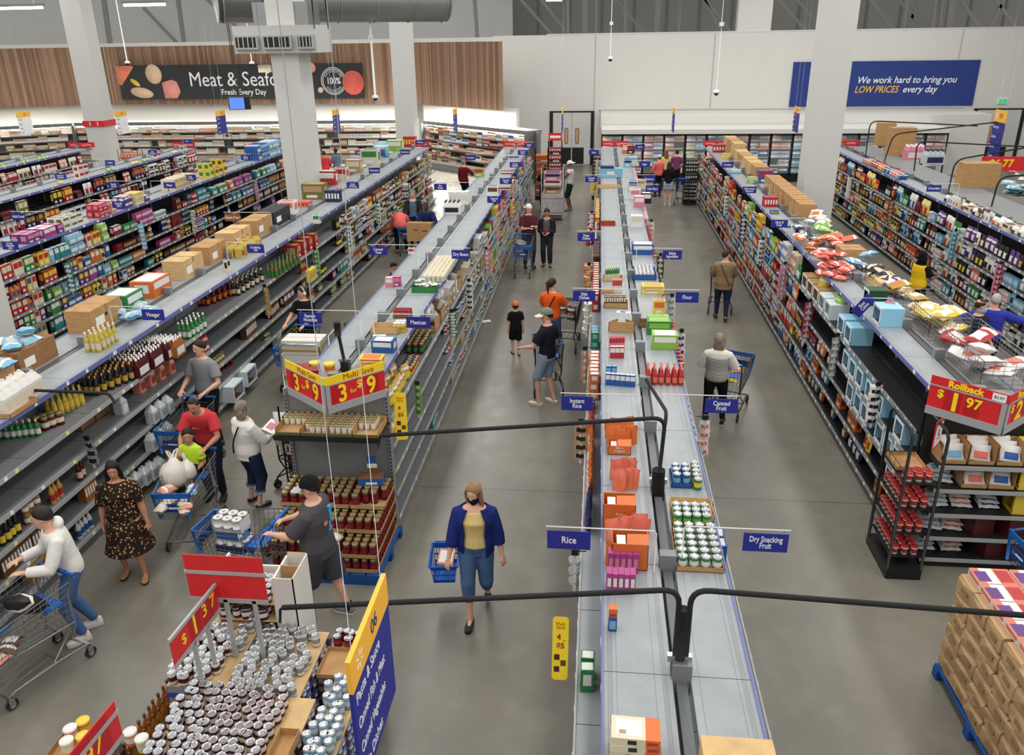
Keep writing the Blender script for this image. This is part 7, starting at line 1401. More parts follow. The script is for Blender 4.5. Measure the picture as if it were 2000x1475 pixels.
for i in range(6):
    for j in range(3): tag(obj('flat_red_box', rb, None, (3.77+.36*j, 5.42+.25*i, 1.246)), 'flat red and white box in the layer on top of the paper sacks', 'box', 'flat red boxes on the sacks')
tag(obj('flat_red_box', rb, None, (4.25, 6.3, 1.32), (0, 0, .15)), 'flat red and white box lying alone on the upper layer of boxes', 'box')
cart('cart with bright blue rim half out of the right edge', 5.2, 8.0, 96, True, CDARK)
# ------------------------------------------------------------------ end of the snack shelving
t = thing('end_shelves', 'black end shelves of bags and cartons under the Rollback board', 'shelf unit', (4.62, 8.7, 0)); obj('back_panel', MB().box(-.68, .75, .34, .38, 0, 2.05, BACKB), t)
for z in (.12, .42, .74, 1.07, 1.38):
    s_ = obj('shelf', MB().box(-.62, .75, -.02, .34, z-.03, z, SHELFB), t); obj('price_rail', MB().box(-.62, .75, -.035, -.02, z-.035, z+.012, RAILG), s_)
obj('kick', MB().box(-.6, .75, .0, .34, 0, .09, BACKB), t)
WB = hue('white/red', 'white/sky', 'white/coral', 'white/blue'); k_ = 0
for z, nm, items in ((1.383, 'top', (('c', .16), ('c', .47), ('c', .78), ('y', 1.08))), (1.073, 'second', (('b', .14), ('c', .45), ('c', .75), ('y', 1.08))), (.743, 'third', (('b', .14), ('b', .42), ('b', .72), ('y', 1.08))), (.423, 'fourth', (('b', .12), ('b', .36), ('d', .66), ('d', 1.05))), (.123, 'lowest', (('b', .12), ('b', .42), ('d', .85), ('d', 1.15)))):
    for kd, xo in items:
        x = 4.02+xo; k_ += 1; pos = ('at the left', 'second from the left', 'third along', 'at the right')[[q[1] for q in items].index(xo)]; c1, c2 = WB[k_ % 4]
        if kd == 'c': open_tray('bag_case', 'cardboard case of white bags on the %s end shelf, %s' % (nm, pos), 'tray', x, 8.88, z, .29, .28, .25, CARD, front=.05)
        if kd == 'y': opened_carton('yellow_case', 'yellow case on the %s end shelf under the Rollback board' % nm, x-.14, x+.14, 8.74, 9.0, z, .26, P('yellow'), back=P('gold'))
        if kd == 'd': closed_carton('maroon_case', 'dark maroon case on the %s end shelf, %s' % (nm, pos), x-.15, x+.13, 8.76, 9.0, z, .24, P('wine'), False, .3)
        if kd in 'cb':
            for i in range(3): tag(obj('white_bag', proto('bag', c1, c2, (.24, .07, .2))[0][1], None, (x+rnd.uniform(-.02, .02), 8.74+.07*i if kd == 'c' else 8.84+.03*i, z+(.05+.02*i if kd == 'c' else .04+.05*i)), (rnd.uniform(-.15, .15), -.5 if kd == 'c' else -1.3, FRONT)), 'white printed bag on the %s end shelf, %s' % (nm, pos), 'bag', 'white bags, %s end shelf, %s' % (nm, pos))
t = thing('wire_rack', 'black wire rack of red lidded tubs beside the snack shelving end', 'rack', (3.73, 8.75, 0)); obj('base', MB().box(-.2, .2, -.36, .4, 0, .14, BLACK, SHELFB), t)
for sx in (-.19, .19): b_ = MB(); b_.tube([(sx, -.34, .1), (sx, -.34, 1.86), (sx, -.27, 1.93), (sx, .3, 1.93), (sx, .37, 1.86), (sx, .37, .1)], .02, 6, BLACK); obj('side_frame', b_, t)
for i, z in enumerate((.3, .62, .95, 1.28)):
    b_ = MB(); b_.box(-.18, .18, -.33, .36, z-.01, z, BLACK); 
    for yy in (-.33, .36): b_.tube([(-.19, yy, z+.06), (.19, yy, z+.06)], .004, 4, BLACK)
    for k in range(5): b_.tube([(-.19, -.33+.17*k, z+.14), (-.19, -.33+.17*k, z)], .003, 4, BLACK)
    b_.tube([(-.19, -.33, z+.14), (-.19, .36, z+.14)], .004, 4, BLACK); obj('shelf', b_, t)
    TUBLID[('cream', 'red')] = 'red'; pr = proto('tub', 'cream', 'red', (.044, .11)) if i else proto('tub', 'white', 'red', (.044, .11)); TUBLID[('white', 'red')] = 'red'
    for a in range(3):
        for c in range(7):
            if i == 3 and c > 1: continue
            item('red_lidded_tub', pr, (3.62+.11*a, 8.5+.095*c-.044, z+.002), FRONT, 'red lidded tub on the %s tier of the black wire rack' % ('lowest', 'second', 'third', 'top')[i], 'tub', 'red lidded tubs, %s tier of the rack' % ('lowest', 'second', 'third', 'top')[i])
open_tray('rack_tray', 'flat cardboard tray on the top tier of the black wire rack', 'tray', 3.73, 8.92, 1.285, .34, .4, .05, CARD)
t = thing('price_card', 'white price card with red frame on the black wire rack', 'sign', (3.95, 8.75, 1.6), .9); pn = obj('card', MB().box(-.13, .13, -.006, .006, 0, .34, PRED).box(-.11, .11, -.008, .008, .02, .3, SWHITE), t); text('lettering', '5', .16, BLACK, pn, (0, -.009, .15), (math.pi/2, 0, 0))
# pale blue cartons on the snack shelving
CB = mat('carton_blue', (148, 204, 232), .55); CBW = mat('carton_rim', (222, 234, 240), .55)
for i, (lev, y0, st) in enumerate(((3, 11.9, 0), (3, 11.55, 0), (3, 11.2, 0), (3, 10.72, 0), (3, 10.3, 0), (2, 11.5, 0), (2, 11.1, 0), (2, 10.75, 0), (2, 10.1, 0), (2, 9.75, 0), (2, 9.4, 0), (1, 9.5, 0), (3, 9.5, 0), (4, 12.4, 0), (4, 12.0, 0))):
    opened_carton('snack_case', 'pale blue open carton on the %s, %s' % (ORD[lev], ('behind the grey clip strip', 'second along', 'third along', 'fourth along', 'fifth along', 'above the bare boards', 'next but one to the bare boards', 'third from the far side', 'by the white clip strip', 'behind the white clip strip', 'near the wire rack', 'below the white clip strip', 'behind the rack top', 'under the Rice Cakes sign', 'just before the Rice Cakes sign')[i]), 3.87, 4.2, y0, y0+.31, LEV[lev]+.003, .28, CB, 'x-', 'pale blue open cartons', rim=CBW)
opened_carton('snack_case', 'pale blue carton with pouches on the bare snack shelf top', 4.08, 4.4, 11.5, 11.85, ZT+.002, .27, CB, 'x-', None, rim=CBW); heap('snack_pouch', 'pouch', 'pink', 'sky', 'pink and blue pouch in the pale blue carton on the shelf top', 'pouches in the top pale blue carton', 4.2, 11.68, ZT+.02, 3, .05, .08, (.14, .07, .18), False)
for u, v, w, lab in ((1635, 622, .3, 'dark green case with white rim under the Rice Cakes sign'), (1712, 598, .26, 'dark green case at the foot of the Rice Cakes sign')): p = gz(u, v, Z4 if u < 1700 else ZT); opened_carton('green_case', lab, p.x-.14, p.x+.14, p.y, p.y+.26, (Z4 if u < 1700 else ZT)+.003, .24, mat('case_green', (30, 74, 54), .6), 'x-', None, rim=CBW)
for i in range(5): opened_carton('white_case', 'white rimmed open case on the second shelf down past the Rice Cakes sign, %s' % ('first', 'second', 'third', 'fourth', 'fifth')[i], 3.88, 4.18, 13.2+.42*i, 13.56+.42*i, LEV[4]+.003, .26, CARD if i > 1 else CBW, 'x-', None, rim=CBW)
for i, (y0, c1, c2, nm) in enumerate(((13.5, 'lime', 'yellow', 'green bag'), (14.4, 'yellow', 'gold', 'yellow bag'))): heap('chip_bag', 'bag', c1, c2, nm+' piled on the snack shelf by the white cases', nm+'s by the white cases', 4.1, y0, Z4+.05, 4, .08, .25, (.2, .09, .24), False)
for (y0, y1, c1, c2, lab, n, dm) in ((14.0, 15.4, 'coral', 'red', 'coral packet on the large pile on the snack shelf top', 26, (.22, .1, .2)), (15.5, 16.4, 'orange', 'white', 'orange bag on the snack shelf top behind the coral pile', 6, (.24, .1, .26)), (16.2, 17.4, 'navy', 'white', 'navy bag on the snack shelf top near the cartons', 5, (.22, .1, .24))): heap('chip_bag' if n < 20 else 'coral_packet', 'bag', c1, c2, lab, lab[:34], 4.2, (y0+y1)/2, ZT+.02, n, .15, (y1-y0)/2, dm, True, .2)
for (y0, y1, c1, c2, lab, n) in ((17.8, 18.6, 'white', 'orange', 'white bag heaped past the row of tall cartons', 8), (17.0, 17.7, 'lime', 'white', 'lime bag heaped on the far half of the snack shelf top', 6), (16.3, 16.9, 'coral', 'orange', 'orange bag heaped beside the lime bags', 6), (14.6, 15.2, 'sky', 'white', 'sky blue bag beside the flat carton', 3), (13.6, 14.3, 'black', 'cream', 'black and cream bag heaped on a carton', 7), (12.6, 13.3, 'gold', 'orange', 'golden bag lying before the wire bins', 5), (12.7, 13.4, 'purple', 'white', 'purple bag lying on the pale carton', 2)): heap('snack_bag', 'bag', c1, c2, lab, lab[:34] if n > 1 else None, 4.75, (y0+y1)/2, ZT+.04, n, .14, (y1-y0)/2, (.26, .12, .3), True, .16)
closed_carton('snack_carton', 'brown carton on the snack shelf top left of the employee in yellow', 4.55, 4.98, 15.3, 15.75, ZT+.002, .2); closed_carton('snack_carton', 'pale carton under the black bags on the snack shelf top', 4.6, 5.0, 13.2, 14.0, ZT+.002, .16, CARD3)
for i in range(7): closed_carton('tall_carton', 'tall brown carton in the near row by the large column, %s' % ('nearest', 'second', 'third', 'fourth', 'fifth', 'sixth', 'farthest')[i], 4.56, 4.94, 18.9+.62*i, 19.45+.62*i, ZT+.002, .36, CARD, True, 0, None)
for i in range(8): closed_carton('tall_carton', 'tall brown carton in the far row before the freezers, %s' % ('nearest', 'second', 'third', 'fourth', 'fifth', 'sixth', 'seventh', 'farthest')[i], 4.56, 4.94, 24.6+.85*i, 25.3+.85*i, ZT+.002, .36+(.16 if i > 4 else 0), CARD3 if i % 3 else CARD, True, 0, None)
tag(obj('blue_snack_case', proto('carton', 'blue', 'red', (.4, .3, .34))[0][1], None, (4.75, 24.0, ZT+.002), (0, 0, FRONT)), 'bright blue case between the two rows of tall cartons', 'box')
for (u, v, c, c2, dm, lab) in ((1406, 298, 'red', 'white', (.5, .2, .26), 'red and white box pack near the Cookies sign'), (1418, 312, 'yellow', 'white', (.3, .2, .2), 'small yellow box by the red pack near the Cookies sign'), (1437, 340, 'sky', 'white', (.34, .2, .12), 'pale blue flat pack before the Cookies sign'), (1470, 358, 'lime', 'cream', (.3, .2, .16), 'lime and cream pack by the Microwave Popcorn sign'), (1505, 405, 'red', 'white', (.32, .3, .24), 'red and white striped box group before the Nuts sign'), (1513, 418, 'blue', 'yellow', (.2, .12, .08), 'small blue and yellow packet before the striped boxes'), (1540, 452, 'white', 'teal', (.1, .08, .14), 'small white box right of the Nuts sign')): p = gz(u, v, ZT); item('cookie_box', proto('packs' if 'striped' in lab or 'pack near' in lab else 'carton', c, c2, dm), p, FRONT, lab, 'box', None)
def wire_bin(lab, x0, x1, y0, y1, h=.34):
    t = thing('wire_bin', lab, 'bin', ((x0+x1)/2, (y0+y1)/2, ZT+.004)); w, d = (x1-x0)/2, (y1-y0)/2; b_ = MB(); r = .003
    for k in range(7):
        z = h*k/6; b_.tube([(-w, -d, z), (w, -d, z), (w, d, z), (-w, d, z), (-w, -d, z)], r if k < 6 else .006, 4, WIRE)
    for i in range(int(2*d/.08)+1):
        for s in (-1, 1): b_.tube([(s*w, -d+.08*i, 0), (s*w, -d+.08*i, h)], r, 4, WIRE, cap=False)
    for i in range(6):
        for s in (-1, 1): b_.tube([(-w+2*w*i/5, s*d, 0), (-w+2*w*i/5, s*d, h)], r, 4, WIRE, cap=False)
    obj('mesh_walls', b_, t); obj('floor_sheet', MB().box(-w, w, -d, d, 0, .004, WIRE), t)
wire_bin('wire bin of red bags over the Rollback board', 4.55, 5.15, 9.3, 10.9); wire_bin('wire bin of yellow bags behind the bin of red bags', 4.55, 5.1, 10.95, 12.3)
for (y0, c1, c2, lab, n) in ((9.8, 'white', 'coral', 'white and red bag in the bin over the Rollback board', 6), (10.5, 'red', 'white', 'red bag heaped at the far end of the nearest wire bin', 3), (11.4, 'yellow', 'white', 'yellow bag in the wire bin behind', 6), (12.0, 'gold', 'white', 'golden bag at the far end of the wire bin behind', 4)): heap('pasta_bag', 'bag', c1, c2, lab, lab[:34], 4.84, y0, ZT+.05, n, .12, .3, (.28, .12, .34), True, .22)
# broad grey top beyond
for (u0, u1, v, y_, h, lab, c) in ((1736, 1783, 304, None, .9, 'tall double brown carton on the broad grey top', CARD), (1714, 1745, 285, None, .8, 'brown carton behind the tall double one', CARD), (1877, 1948, 366, None, .62, 'double brown carton on the broad grey top by the right edge', CARD)):
    a, c_ = gz(u0, v, ZT+.02), gz(u1, v, ZT+.02); closed_carton('stock_carton', lab, a.x, c_.x, a.y, a.y+.5, ZT+.022, h, c, True)
for u, v, c, c2, lab in ((1787, 312, 'pink', 'white', 'pink bottle pack on the broad grey top'), (1825, 322, 'clear', 'navy', 'clear bottle pack on the broad grey top')): p = gz(u, v, ZT+.02); item('drink_pack', proto('multipack', c, c2, (.6, .4, .46)), p, FRONT, lab, 'multipack', None)
for i, (u, v, c, c2) in enumerate(((1985, 395, 'teal', 'sky'), (1975, 375, 'sky', 'white'), (1990, 345, 'pink', 'white'), (1992, 330, 'white', 'pink'))): p = gz(u, v, 1.6); heap('clothing_pack', 'bag', c, c2, '%s pack at the right edge beyond the broad grey top' % c, '%s packs at the right edge' % c, p.x+.3, p.y, 1.7-.15*i, 6, .3, .5, (.4, .14, .3), True, .3)
t = thing('price_board', 'red board reading 6.77 at the right edge', 'sign', (gz(1935, 330, 2.3).x, gz(1935, 330, 2.3).y, 2.25)); pn = obj('panel', MB().box(-.3, 1.2, -.01, .01, 0, .4, PRED), t); text('lettering', '$6.77', .3, PNUM, pn, (.25, -.012, .2), (math.pi/2, 0, 0), bold=.006)
# ------------------------------------------------------------------ vinegar and oil shelves, read off the photo
row('vinegar_jug', 'jug', 'white', 'cream', 'white vinegar jug on the shelf top behind the black arm', 'white vinegar jugs', (15, 812), (90, 762), 5, rows=2, inward=(-1, 0, 0), rstep=.17, dims=(.15, .3)); row('vinegar_bottle', 'bottle', 'oil', 'cream', 'pale yellow bottle in the group at the shelf top edge before Vinegar', 'pale yellow bottles before the Vinegar sign', (196, 690), (236, 664), 5, inward=(-1, 0, 0), rows=3, rstep=.08); row('oil_jug', 'jug', 'oil', 'red', 'cooking oil jug behind the Cooking Oil sign', 'cooking oil jugs', (470, 506), (516, 482), 4, rows=2, inward=(-1, 0, 0), rstep=.17)
p = gz(449, 530, ZT); item('oil_can', proto('carton', 'cream', 'black', (.1, .08, .22)), p, 0, 'small cream can alone on the shelf top before Cooking Oil', 'can', None); p = gz(18, 800, ZT); open_tray('vinegar_tray', 'flat cardboard tray at the left edge before the white jugs', 'tray', p.x, p.y, ZT+.002, .4, .5, .06, CARD)
TZ = Z4+.003; CAPS[('green', 'oil')] = 'cream'; CAPS[('oil', 'yellow')] = 'yellow'; CAPS[('wine', 'white')] = 'white'
row('dressing_bottle', 'bottle', 'green', 'white', 'green footed bottle with pale label at the left edge', 'green footed bottles at the left edge', (15, 858), (88, 850), 6, z=TZ, rows=2, inward=(-1, 0, 0), rstep=.09, dims=(.034, .22)); row('pickle_jar', 'jar', 'wine', 'cream', 'dark jar with red cap beside the green footed bottles', 'dark jars with red caps', (92, 842), (132, 826), 3, z=TZ, rows=2, inward=(-1, 0, 0), rstep=.11, dims=(.05, .17))
row('oil_bottle', 'bottle', 'oil', 'yellow', 'yellow capped oil bottle in the black tray', 'yellow capped oil bottles', (110, 815), (172, 788), 6, z=TZ, rows=2, inward=(-1, 0, 0), rstep=.08); row('olive_bottle', 'bottle', 'black', 'gold', 'dark bottle with gold cap in the large block below Vinegar', 'dark bottles with gold caps', (190, 775), (282, 735), 7, z=TZ, rows=4, inward=(-1, 0, 0), rstep=.08)
row('vinegar_pack', 'multipack', 'wine', 'white', 'wine red bottle pack with white caps on the second vinegar shelf', 'wine red bottle packs', (270, 742), (352, 690), 3, z=TZ, rows=2, inward=(-1, 0, 0), rstep=.24, dims=(.3, .22, .3)); row('vinegar_pack', 'multipack', 'amber', 'white', 'amber bottle pack with white caps past the wine red packs', 'amber bottle packs', (340, 704), (372, 684), 1, z=TZ, rows=2, inward=(-1, 0, 0), rstep=.24, dims=(.28, .22, .3))
CAPS[('green', 'white')] = 'white'; row('vinegar_bottle', 'bottle', 'green', 'white', 'white capped green bottle under the Vinegar sign', 'white capped green bottles', (372, 665), (408, 640), 5, z=TZ, rows=3, inward=(-1, 0, 0), rstep=.08); row('vinegar_bottle', 'bottle', 'wine', 'orange', 'dark bottle with orange label past the green bottles', 'dark bottles with orange labels', (405, 600), (470, 572), 6, z=TZ, rows=3, inward=(-1, 0, 0), rstep=.08)
row('oil_bottle', 'bottle', 'black', 'cream', 'black oil bottle in the long group before Cooking Oil', 'black oil bottles', (465, 580), (520, 548), 6, z=TZ, rows=3, inward=(-1, 0, 0), rstep=.08); row('oil_bottle', 'bottle', 'olive', 'green', 'green oil bottle below the Cooking Oil sign', 'green oil bottles', (540, 545), (590, 512), 7, z=TZ, rows=3, inward=(-1, 0, 0), rstep=.08)
tz = LEV[3]+.003; row('red_jug', 'jug', 'salmon', 'red', 'pinkish vinegar jug on the third shelf beside the man in grey', 'pinkish jugs', (272, 772), (350, 722), 4, z=tz, rows=1); row('water_jug', 'jug', 'clear', 'white', 'clear water jug on the third shelf by the steel strainers', 'clear jugs by the strainers', (235, 815), (262, 800), 1, z=tz)
for i, (lev, u0, v0, u1, v1) in enumerate(((2, 300, 830, 345, 800), (1, 300, 885, 345, 850), (0, 238, 980, 330, 920))): row('water_jug', 'jug', 'clear', 'grey', 'clear water jug on the %s behind the cart group' % ORD[lev], 'clear jugs on the %s' % ORD[lev], (u0, v0), (u1, v1), 3 if i < 2 else 6, z=LEV[lev]+.003)
for i, (u, v) in enumerate(((165, 838), (195, 818))): p = gz(u, v, tz); open_tray('jar_case', 'cardboard divider case %s on the third vinegar shelf' % ('nearer', 'farther')[i], 'box', p.x-.15, p.y+.1, tz, .3, .34, .2, CARD2)
for i, (u, v) in enumerate(((495, 748), (470, 778), (425, 650))):
    p = gz(u, v, LEV[0 if i < 2 else 2]+.01); opened_carton('white_case', 'white open case on the lower shelf behind the man in grey, %s' % ('farther one', 'nearer one', 'upper one')[i], p.x-.32, p.x-.02, p.y-.2, p.y+.25, LEV[0 if i < 2 else 2]+.003, .3, CBW, 'x+', None)
row('chutney_jar', 'jar', 'red', 'black', 'red jar at head height of the man in grey', 'red jars behind the man in grey', (425, 730), (460, 712), 4, z=LEV[1]+.003, rows=2, inward=(-1, 0, 0)); row('red_carton', 'carton', 'red', 'tan', 'red topped carton on the second shelf past Cooking Oil', 'red topped cartons', (580, 508), (625, 478), 4, z=TZ, dims=(.2, .3, .3), rz=0); row('yellow_pack', 'packs', 'yellow', 'gold', 'yellow pack on the third shelf by the wooden tools', None, (600, 560), (628, 535), 1, z=tz, dims=(.42, .1, .26))
# left half of the same shelf top
for i, (y0, L, h, c, lab) in enumerate(((8.25, .55, .3, CARD, 'open carton at the left edge on the far half of the vinegar top'), (8.9, .75, .3, CARD2, 'carton with blue wrap spilling out, beside the white jugs'), (10.5, .8, .34, CARD, 'large plain brown carton with a heart mark before the green case'), (13.35, .75, .34, CARD3, 'tan carton with dark tape just past the orange case'), (14.4, .75, .34, CARD, 'tan carton second past the orange case'), (15.5, .85, .36, CARD3, 'tan carton third past the orange case'), (16.7, .8, .36, CARD, 'tan carton fourth past the orange case'))):
    o = closed_carton('stock_carton', lab, -7.64, -7.24, y0, y0+L, ZT+.002, h, c, True)
    if i == 2: obj('printed_mark', MB().box(.2005, .202, -.05, .01, .17, .22, BLACK), o)
for y0, c, c2, lab, L in ((11.45, 'green', 'white', 'green case beside the plain brown carton', .5), (12.25, 'orange', 'white', 'orange case between the green case and the tan cartons', .6)): item('stock_case', proto('carton', c, c2, (L, .4, .28)), (-7.24, y0+L/2, ZT+.002), 0, lab, 'box', None)
closed_carton('black_case', 'dark case past the last tan carton', -7.64, -7.24, 17.7, 18.7, ZT+.002, .34, mat('case_black', (44, 44, 46), .6), False)
for y0, x0, n, lab in ((9.3, -7.45, 5, 'pale blue wrap heaped in the carton beside the white jugs'), (11.3, -7.1, 5, 'pale blue wrap lying over the shelf gap by the green case'), (8.5, -7.5, 3, 'pale blue wrap in the carton at the left edge')): heap('blue_wrap', 'bag', 'sky', 'clear', lab, lab[:30], x0, y0, ZT+(.3 if y0 != 11.3 else .03), n, .12, .25, (.24, .12, .3), True, .06)
for (u, v, c, c2, dm, kd, lab) in ((500, 448, 'teal', 'white', (.5, .2, .2), 'packs', 'teal pack on the far half before Gluten Free'), (560, 418, 'white', 'coral', (.4, .3, .3), 'carton', 'white carton beside the big column foot'), (612, 390, 'olive', 'tan', (.6, .4, .4), 'carton', 'green and tan case right of the big column'), (585, 405, 'coral', 'red', (.5, .3, .14), 'packs', 'red packets piled left of the green case'), (640, 362, 'red', 'white', (.5, .3, .4), 'carton', 'red and white carton before the Salad Dressing sign'), (665, 352, 'cream', 'red', (.4, .3, .36), 'carton', 'cream and red carton before the Salad Dressing sign'), (690, 338, 'tan', 'cream', (.5, .3, .4), 'carton', 'tan carton past the Salad Dressing sign'), (722, 322, 'cream', 'green', (.6, .4, .5), 'carton', 'cream and green carton past the Mayonnaise sign'), (742, 308, 'sky', 'blue', (.6, .4, .5), 'bag', 'sky blue wrap past the Mayonnaise sign'), (770, 296, 'lime', 'white', (.6, .4, .4), 'carton', 'lime carton before the Condiments sign'), (650, 395, 'navy', 'white', (.4, .2, .3), 'packs', 'navy bottles at the shelf edge under the Salad Dressing sign'), (618, 437, 'white', 'green', (.16, .12, .2), 'carton', 'small white box alone on the top by the column'), (800, 288, 'red', 'yellow', (.5, .3, .4), 'packs', 'red and yellow packs at the far end by the Condiments sign')):
    p = gz(u, v, ZT); item('sauce_case', proto(kd, c, c2, dm), p, FRONT, lab, CATS[kd], None)
# ------------------------------------------------------------------ meat department
CASE = mat('case_grey', (122, 122, 120), .5); CASEW = mat('case_liner', (214, 210, 202), .5); STRIPL = mat('case_lamp', (255, 246, 232), .5, emit=22.0)
MEATC = hue('cream/white', 'white/cream', 'salmon/white', 'cream/tan', 'white/salmon', 'white/tan', 'cream/salmon', 'tan/cream')
def meat_case(lab, a, c, nm, cols, where, n=None, side=True):
    a, c = V3((*a, 0)), V3((*c, 0)); d = c-a; L = d.length; ang = math.atan2(d.y, d.x); t = thing('meat_case', lab, 'refrigerated case', tuple(a), ang); K = dict(front=-.55)
    b_ = MB(); b_.box(0, L, -.62, .5, 0, .36, CASE); b_.box(0, L, -.66, -.6, .3, .44, mat('case_bumper', (168, 168, 164), .4)); obj('base', b_, t); obj('back', MB().box(0, L, .42, .5, .36, 2.1, CASEW), t)
    b_ = MB(); b_.box(-.02, L+.02, -.28, .55, 2.06, 2.24, CASE, mat('case_top', (200, 200, 196), .6)); obj('canopy', b_, t); obj('lamp', MB().box(.05, L-.05, -.2, -.14, 2.03, 2.06, STRIPL), t)
    for x in (0, L): obj('end_panel', MB().box(x-.03, x+.03, -.45, .5, 0, 2.1, CASE), t)
    for i, z in enumerate((.62, 1.0, 1.36, 1.7)):
        y0 = -.46+.04*i; s_ = obj('shelf', MB().box(.03, L-.03, y0, .42, z-.03, z, CASEW), t); obj('price_rail', MB().box(.03, L-.03, y0-.012, y0, z-.04, z+.02, mat('case_rail', (90, 92, 98), .4)), s_); 
    M_ = Matrix.Translation(a) @ Matrix.Rotation(ang, 4, 'Z')
    for i, z in enumerate((.37, .62, 1.0, 1.36, 1.7)):
        x = .1; lv = ('well', 'lowest shelf', 'second shelf', 'third shelf', 'top shelf')[i]
        while x < L-.5:
            w = rnd.uniform(.3, .62)
            if rnd.random() < .93:
                c1, c2 = rnd.choice(cols); h = rnd.uniform(.12, .26); o = obj(nm, proto('carton' if rnd.random() < .4 else 'packs', c1, c2, (round(w*5)/5 or .2, .3, round(h*12)/12+.04))[0][1], None, M_ @ V3((x+w/2, -.4+.04*i, z+.004)), (0, 0, ang-math.pi/2)); tag(o, '%s and %s packs in the %s of %s' % (c1, c2, lv, where), 'packets', '%s %s packs, %s, %s' % (c1, c2, lv, where))
            x += w+.02
    return t
meat_case('long open meat case along the central back wall', (-27.4, 42.2), (-9.3, 42.8), 'meat_pack', MEATC, 'the long meat case'); meat_case('angled open meat case at the left edge', (-33.5, 38.4), (-27.6, 42.0), 'poultry_pack', MEATC, 'the left angled meat case')
meat_case('angled open meat case facing the wide gap, right of the tall column', (-8.6, 42.3), (-2.9, 37.0), 'sausage_pack', hue('brown/salmon', 'salmon/white', 'white/red', 'crimson/cream', 'tan/brown', 'white/blue', 'cream/amber', 'cream/coral', 'white/navy'), 'the right angled meat case'); obj_ = MB(); obj_.box(-.04, .04, -.5, .9, 0, 2.2, CASE); tag(obj('case_end_wall', obj_, None, (-2.7, 37.0, 0), (0, 0, .3)), 'tall grey end wall of the right angled meat case', 'panel')
for x, y, s, e, r in ((-18, 43.0, 17, .8, .03), (-30.5, 40.8, 6.5, .8, .55), (-6.6, 40.3, 6.6, .8, -.75)): l = area('meat_wall_lamp', x, y, 2.85, s, .12, 520, (1, .97, .9)); l.rotation_euler = (0, 0, r)
for i, y in enumerate((35.4, 36.6)): t = thing('low_chest', 'low white chest in front of the long meat case, %s' % ('nearer', 'farther')[i], 'chest', (-11.8-i, y, 0)); obj('body', MB().box(-2.4, 2.4, -.5, .4, 0, .8, CASE, CASEW), t); obj('rim', MB().box(-2.4, 2.4, -.52, -.46, .78, .86, CASEW), t)
# meat banner
def on_wall(u, v, y): return gy(u, v, y)
p, q = gy(226, 132, 44.25), gy(714, 197, 43.75); x0, x1, z0, z1 = p.x, q.x, 3.22, 4.95; yb = 44.1; sl = -(44.6-43.6)/18.1
t = thing('wall_banner', 'black Meat and Seafood banner on the wood wall', 'banner', (x0, 44.35, z0), math.atan2(43.7-44.4, x1-x0)); L = x1-x0; H = z1-z0; SL8 = mat('banner_slate', (38, 40, 43), .7, noise=.2, nscale=3); bd = obj('board', MB().box(0, L, -.12, -.02, 0, H, SL8), t); f = math.pi/2
text('lettering', 'Meat & Seafood', 1.02, SWHITE, bd, (L*.52, -.125, H*.56), (f, 0, 0), sx=.92); text('lettering', 'Fresh Every Day', .4, SWHITE, bd, (L*.52, -.125, H*.2), (f, 0, 0), sx=.95, bold=.003)
def blob(nm, lab_c, pts, m, k=.14):
    b_ = MB(); b_.prism(pts, 0, .03, m, frame_T(V3((1, 0, 0)), V3((0, 0, 1)), V3((0, -1, 0)), V3((0, -.12, 0))), True); o = obj(nm, b_, bd)
def oval(cx, cz, rx, rz, a=0, n=14, egg=0): return [(cx+(rx*math.cos(q)*(1+egg*math.sin(q)))*math.cos(a)-rz*math.sin(q)*math.sin(a), cz+rx*math.cos(q)*math.sin(a)+rz*math.sin(q)*math.cos(a)) for q in [2*math.pi*i/n for i in range(n)]]
SALM, PORK, CHIK = mat('print_salmon_pink', (226, 128, 98), .7, noise=.25, nscale=4), mat('print_pork', (222, 146, 134), .7, noise=.2, nscale=5), mat('print_poultry', (224, 190, 160), .7, noise=.15, nscale=4)
blob('salmon_print', 0, [(.02, H*.45), (.2, H*.42), (1.05, H*.95), (.95, H*.99), (.02, H*.99)], SALM); blob('chicken_print', 0, oval(2.15, H*.74, .46, .5, .3), CHIK); blob('chicken_print', 0, oval(1.3, H*.2, .66, .27, -.15), CHIK); blob('lemon_print', 0, oval(1.0, H*.5, .3, .12, -.6), mat('print_lemon', (226, 190, 80), .7)); blob('pork_print', 0, [(2.6, .05), (3.3, .05), (3.55, .4), (3.4, .9), (3.1, 1.0), (2.55, .85)], PORK)
blob('beef_print', 0, oval(L-.5, H*.45, .58, .6), mat('print_beef', (206, 92, 82), .7, noise=.3, nscale=5)); blob('beef_print', 0, oval(L-2.75, H*.88, .3, .26), PORK); blob('garlic_print', 0, oval(L-2.3, H*.25, .14, .14), CHIK); b_ = MB()
for r in (.66, .58): b_.tube([(L-1.55+r*math.cos(q), -.13, H*.5+r*math.sin(q)) for q in [2*math.pi*i/28 for i in range(29)]], .018, 5, SWHITE)
obj('seal_ring', b_, bd); text('lettering', '100%', .44, SWHITE, bd, (L-1.55, -.13, H*.5), (f, 0, 0), sx=.8, bold=.006)
for tx, sg in (('SATISFACTION', 1), ('GUARANTEED', -1)):
    n = len(tx)
    for i, ch in enumerate(tx): q = math.pi/2*sg+sg*(-(i-(n-1)/2)*.19)*1; text('lettering', ch, .13, SWHITE, bd, (L-1.55+.47*math.cos(q), -.13, H*.5+.47*math.sin(q)), (f, (-(q-math.pi/2) if sg > 0 else -(q+math.pi/2)), 0))
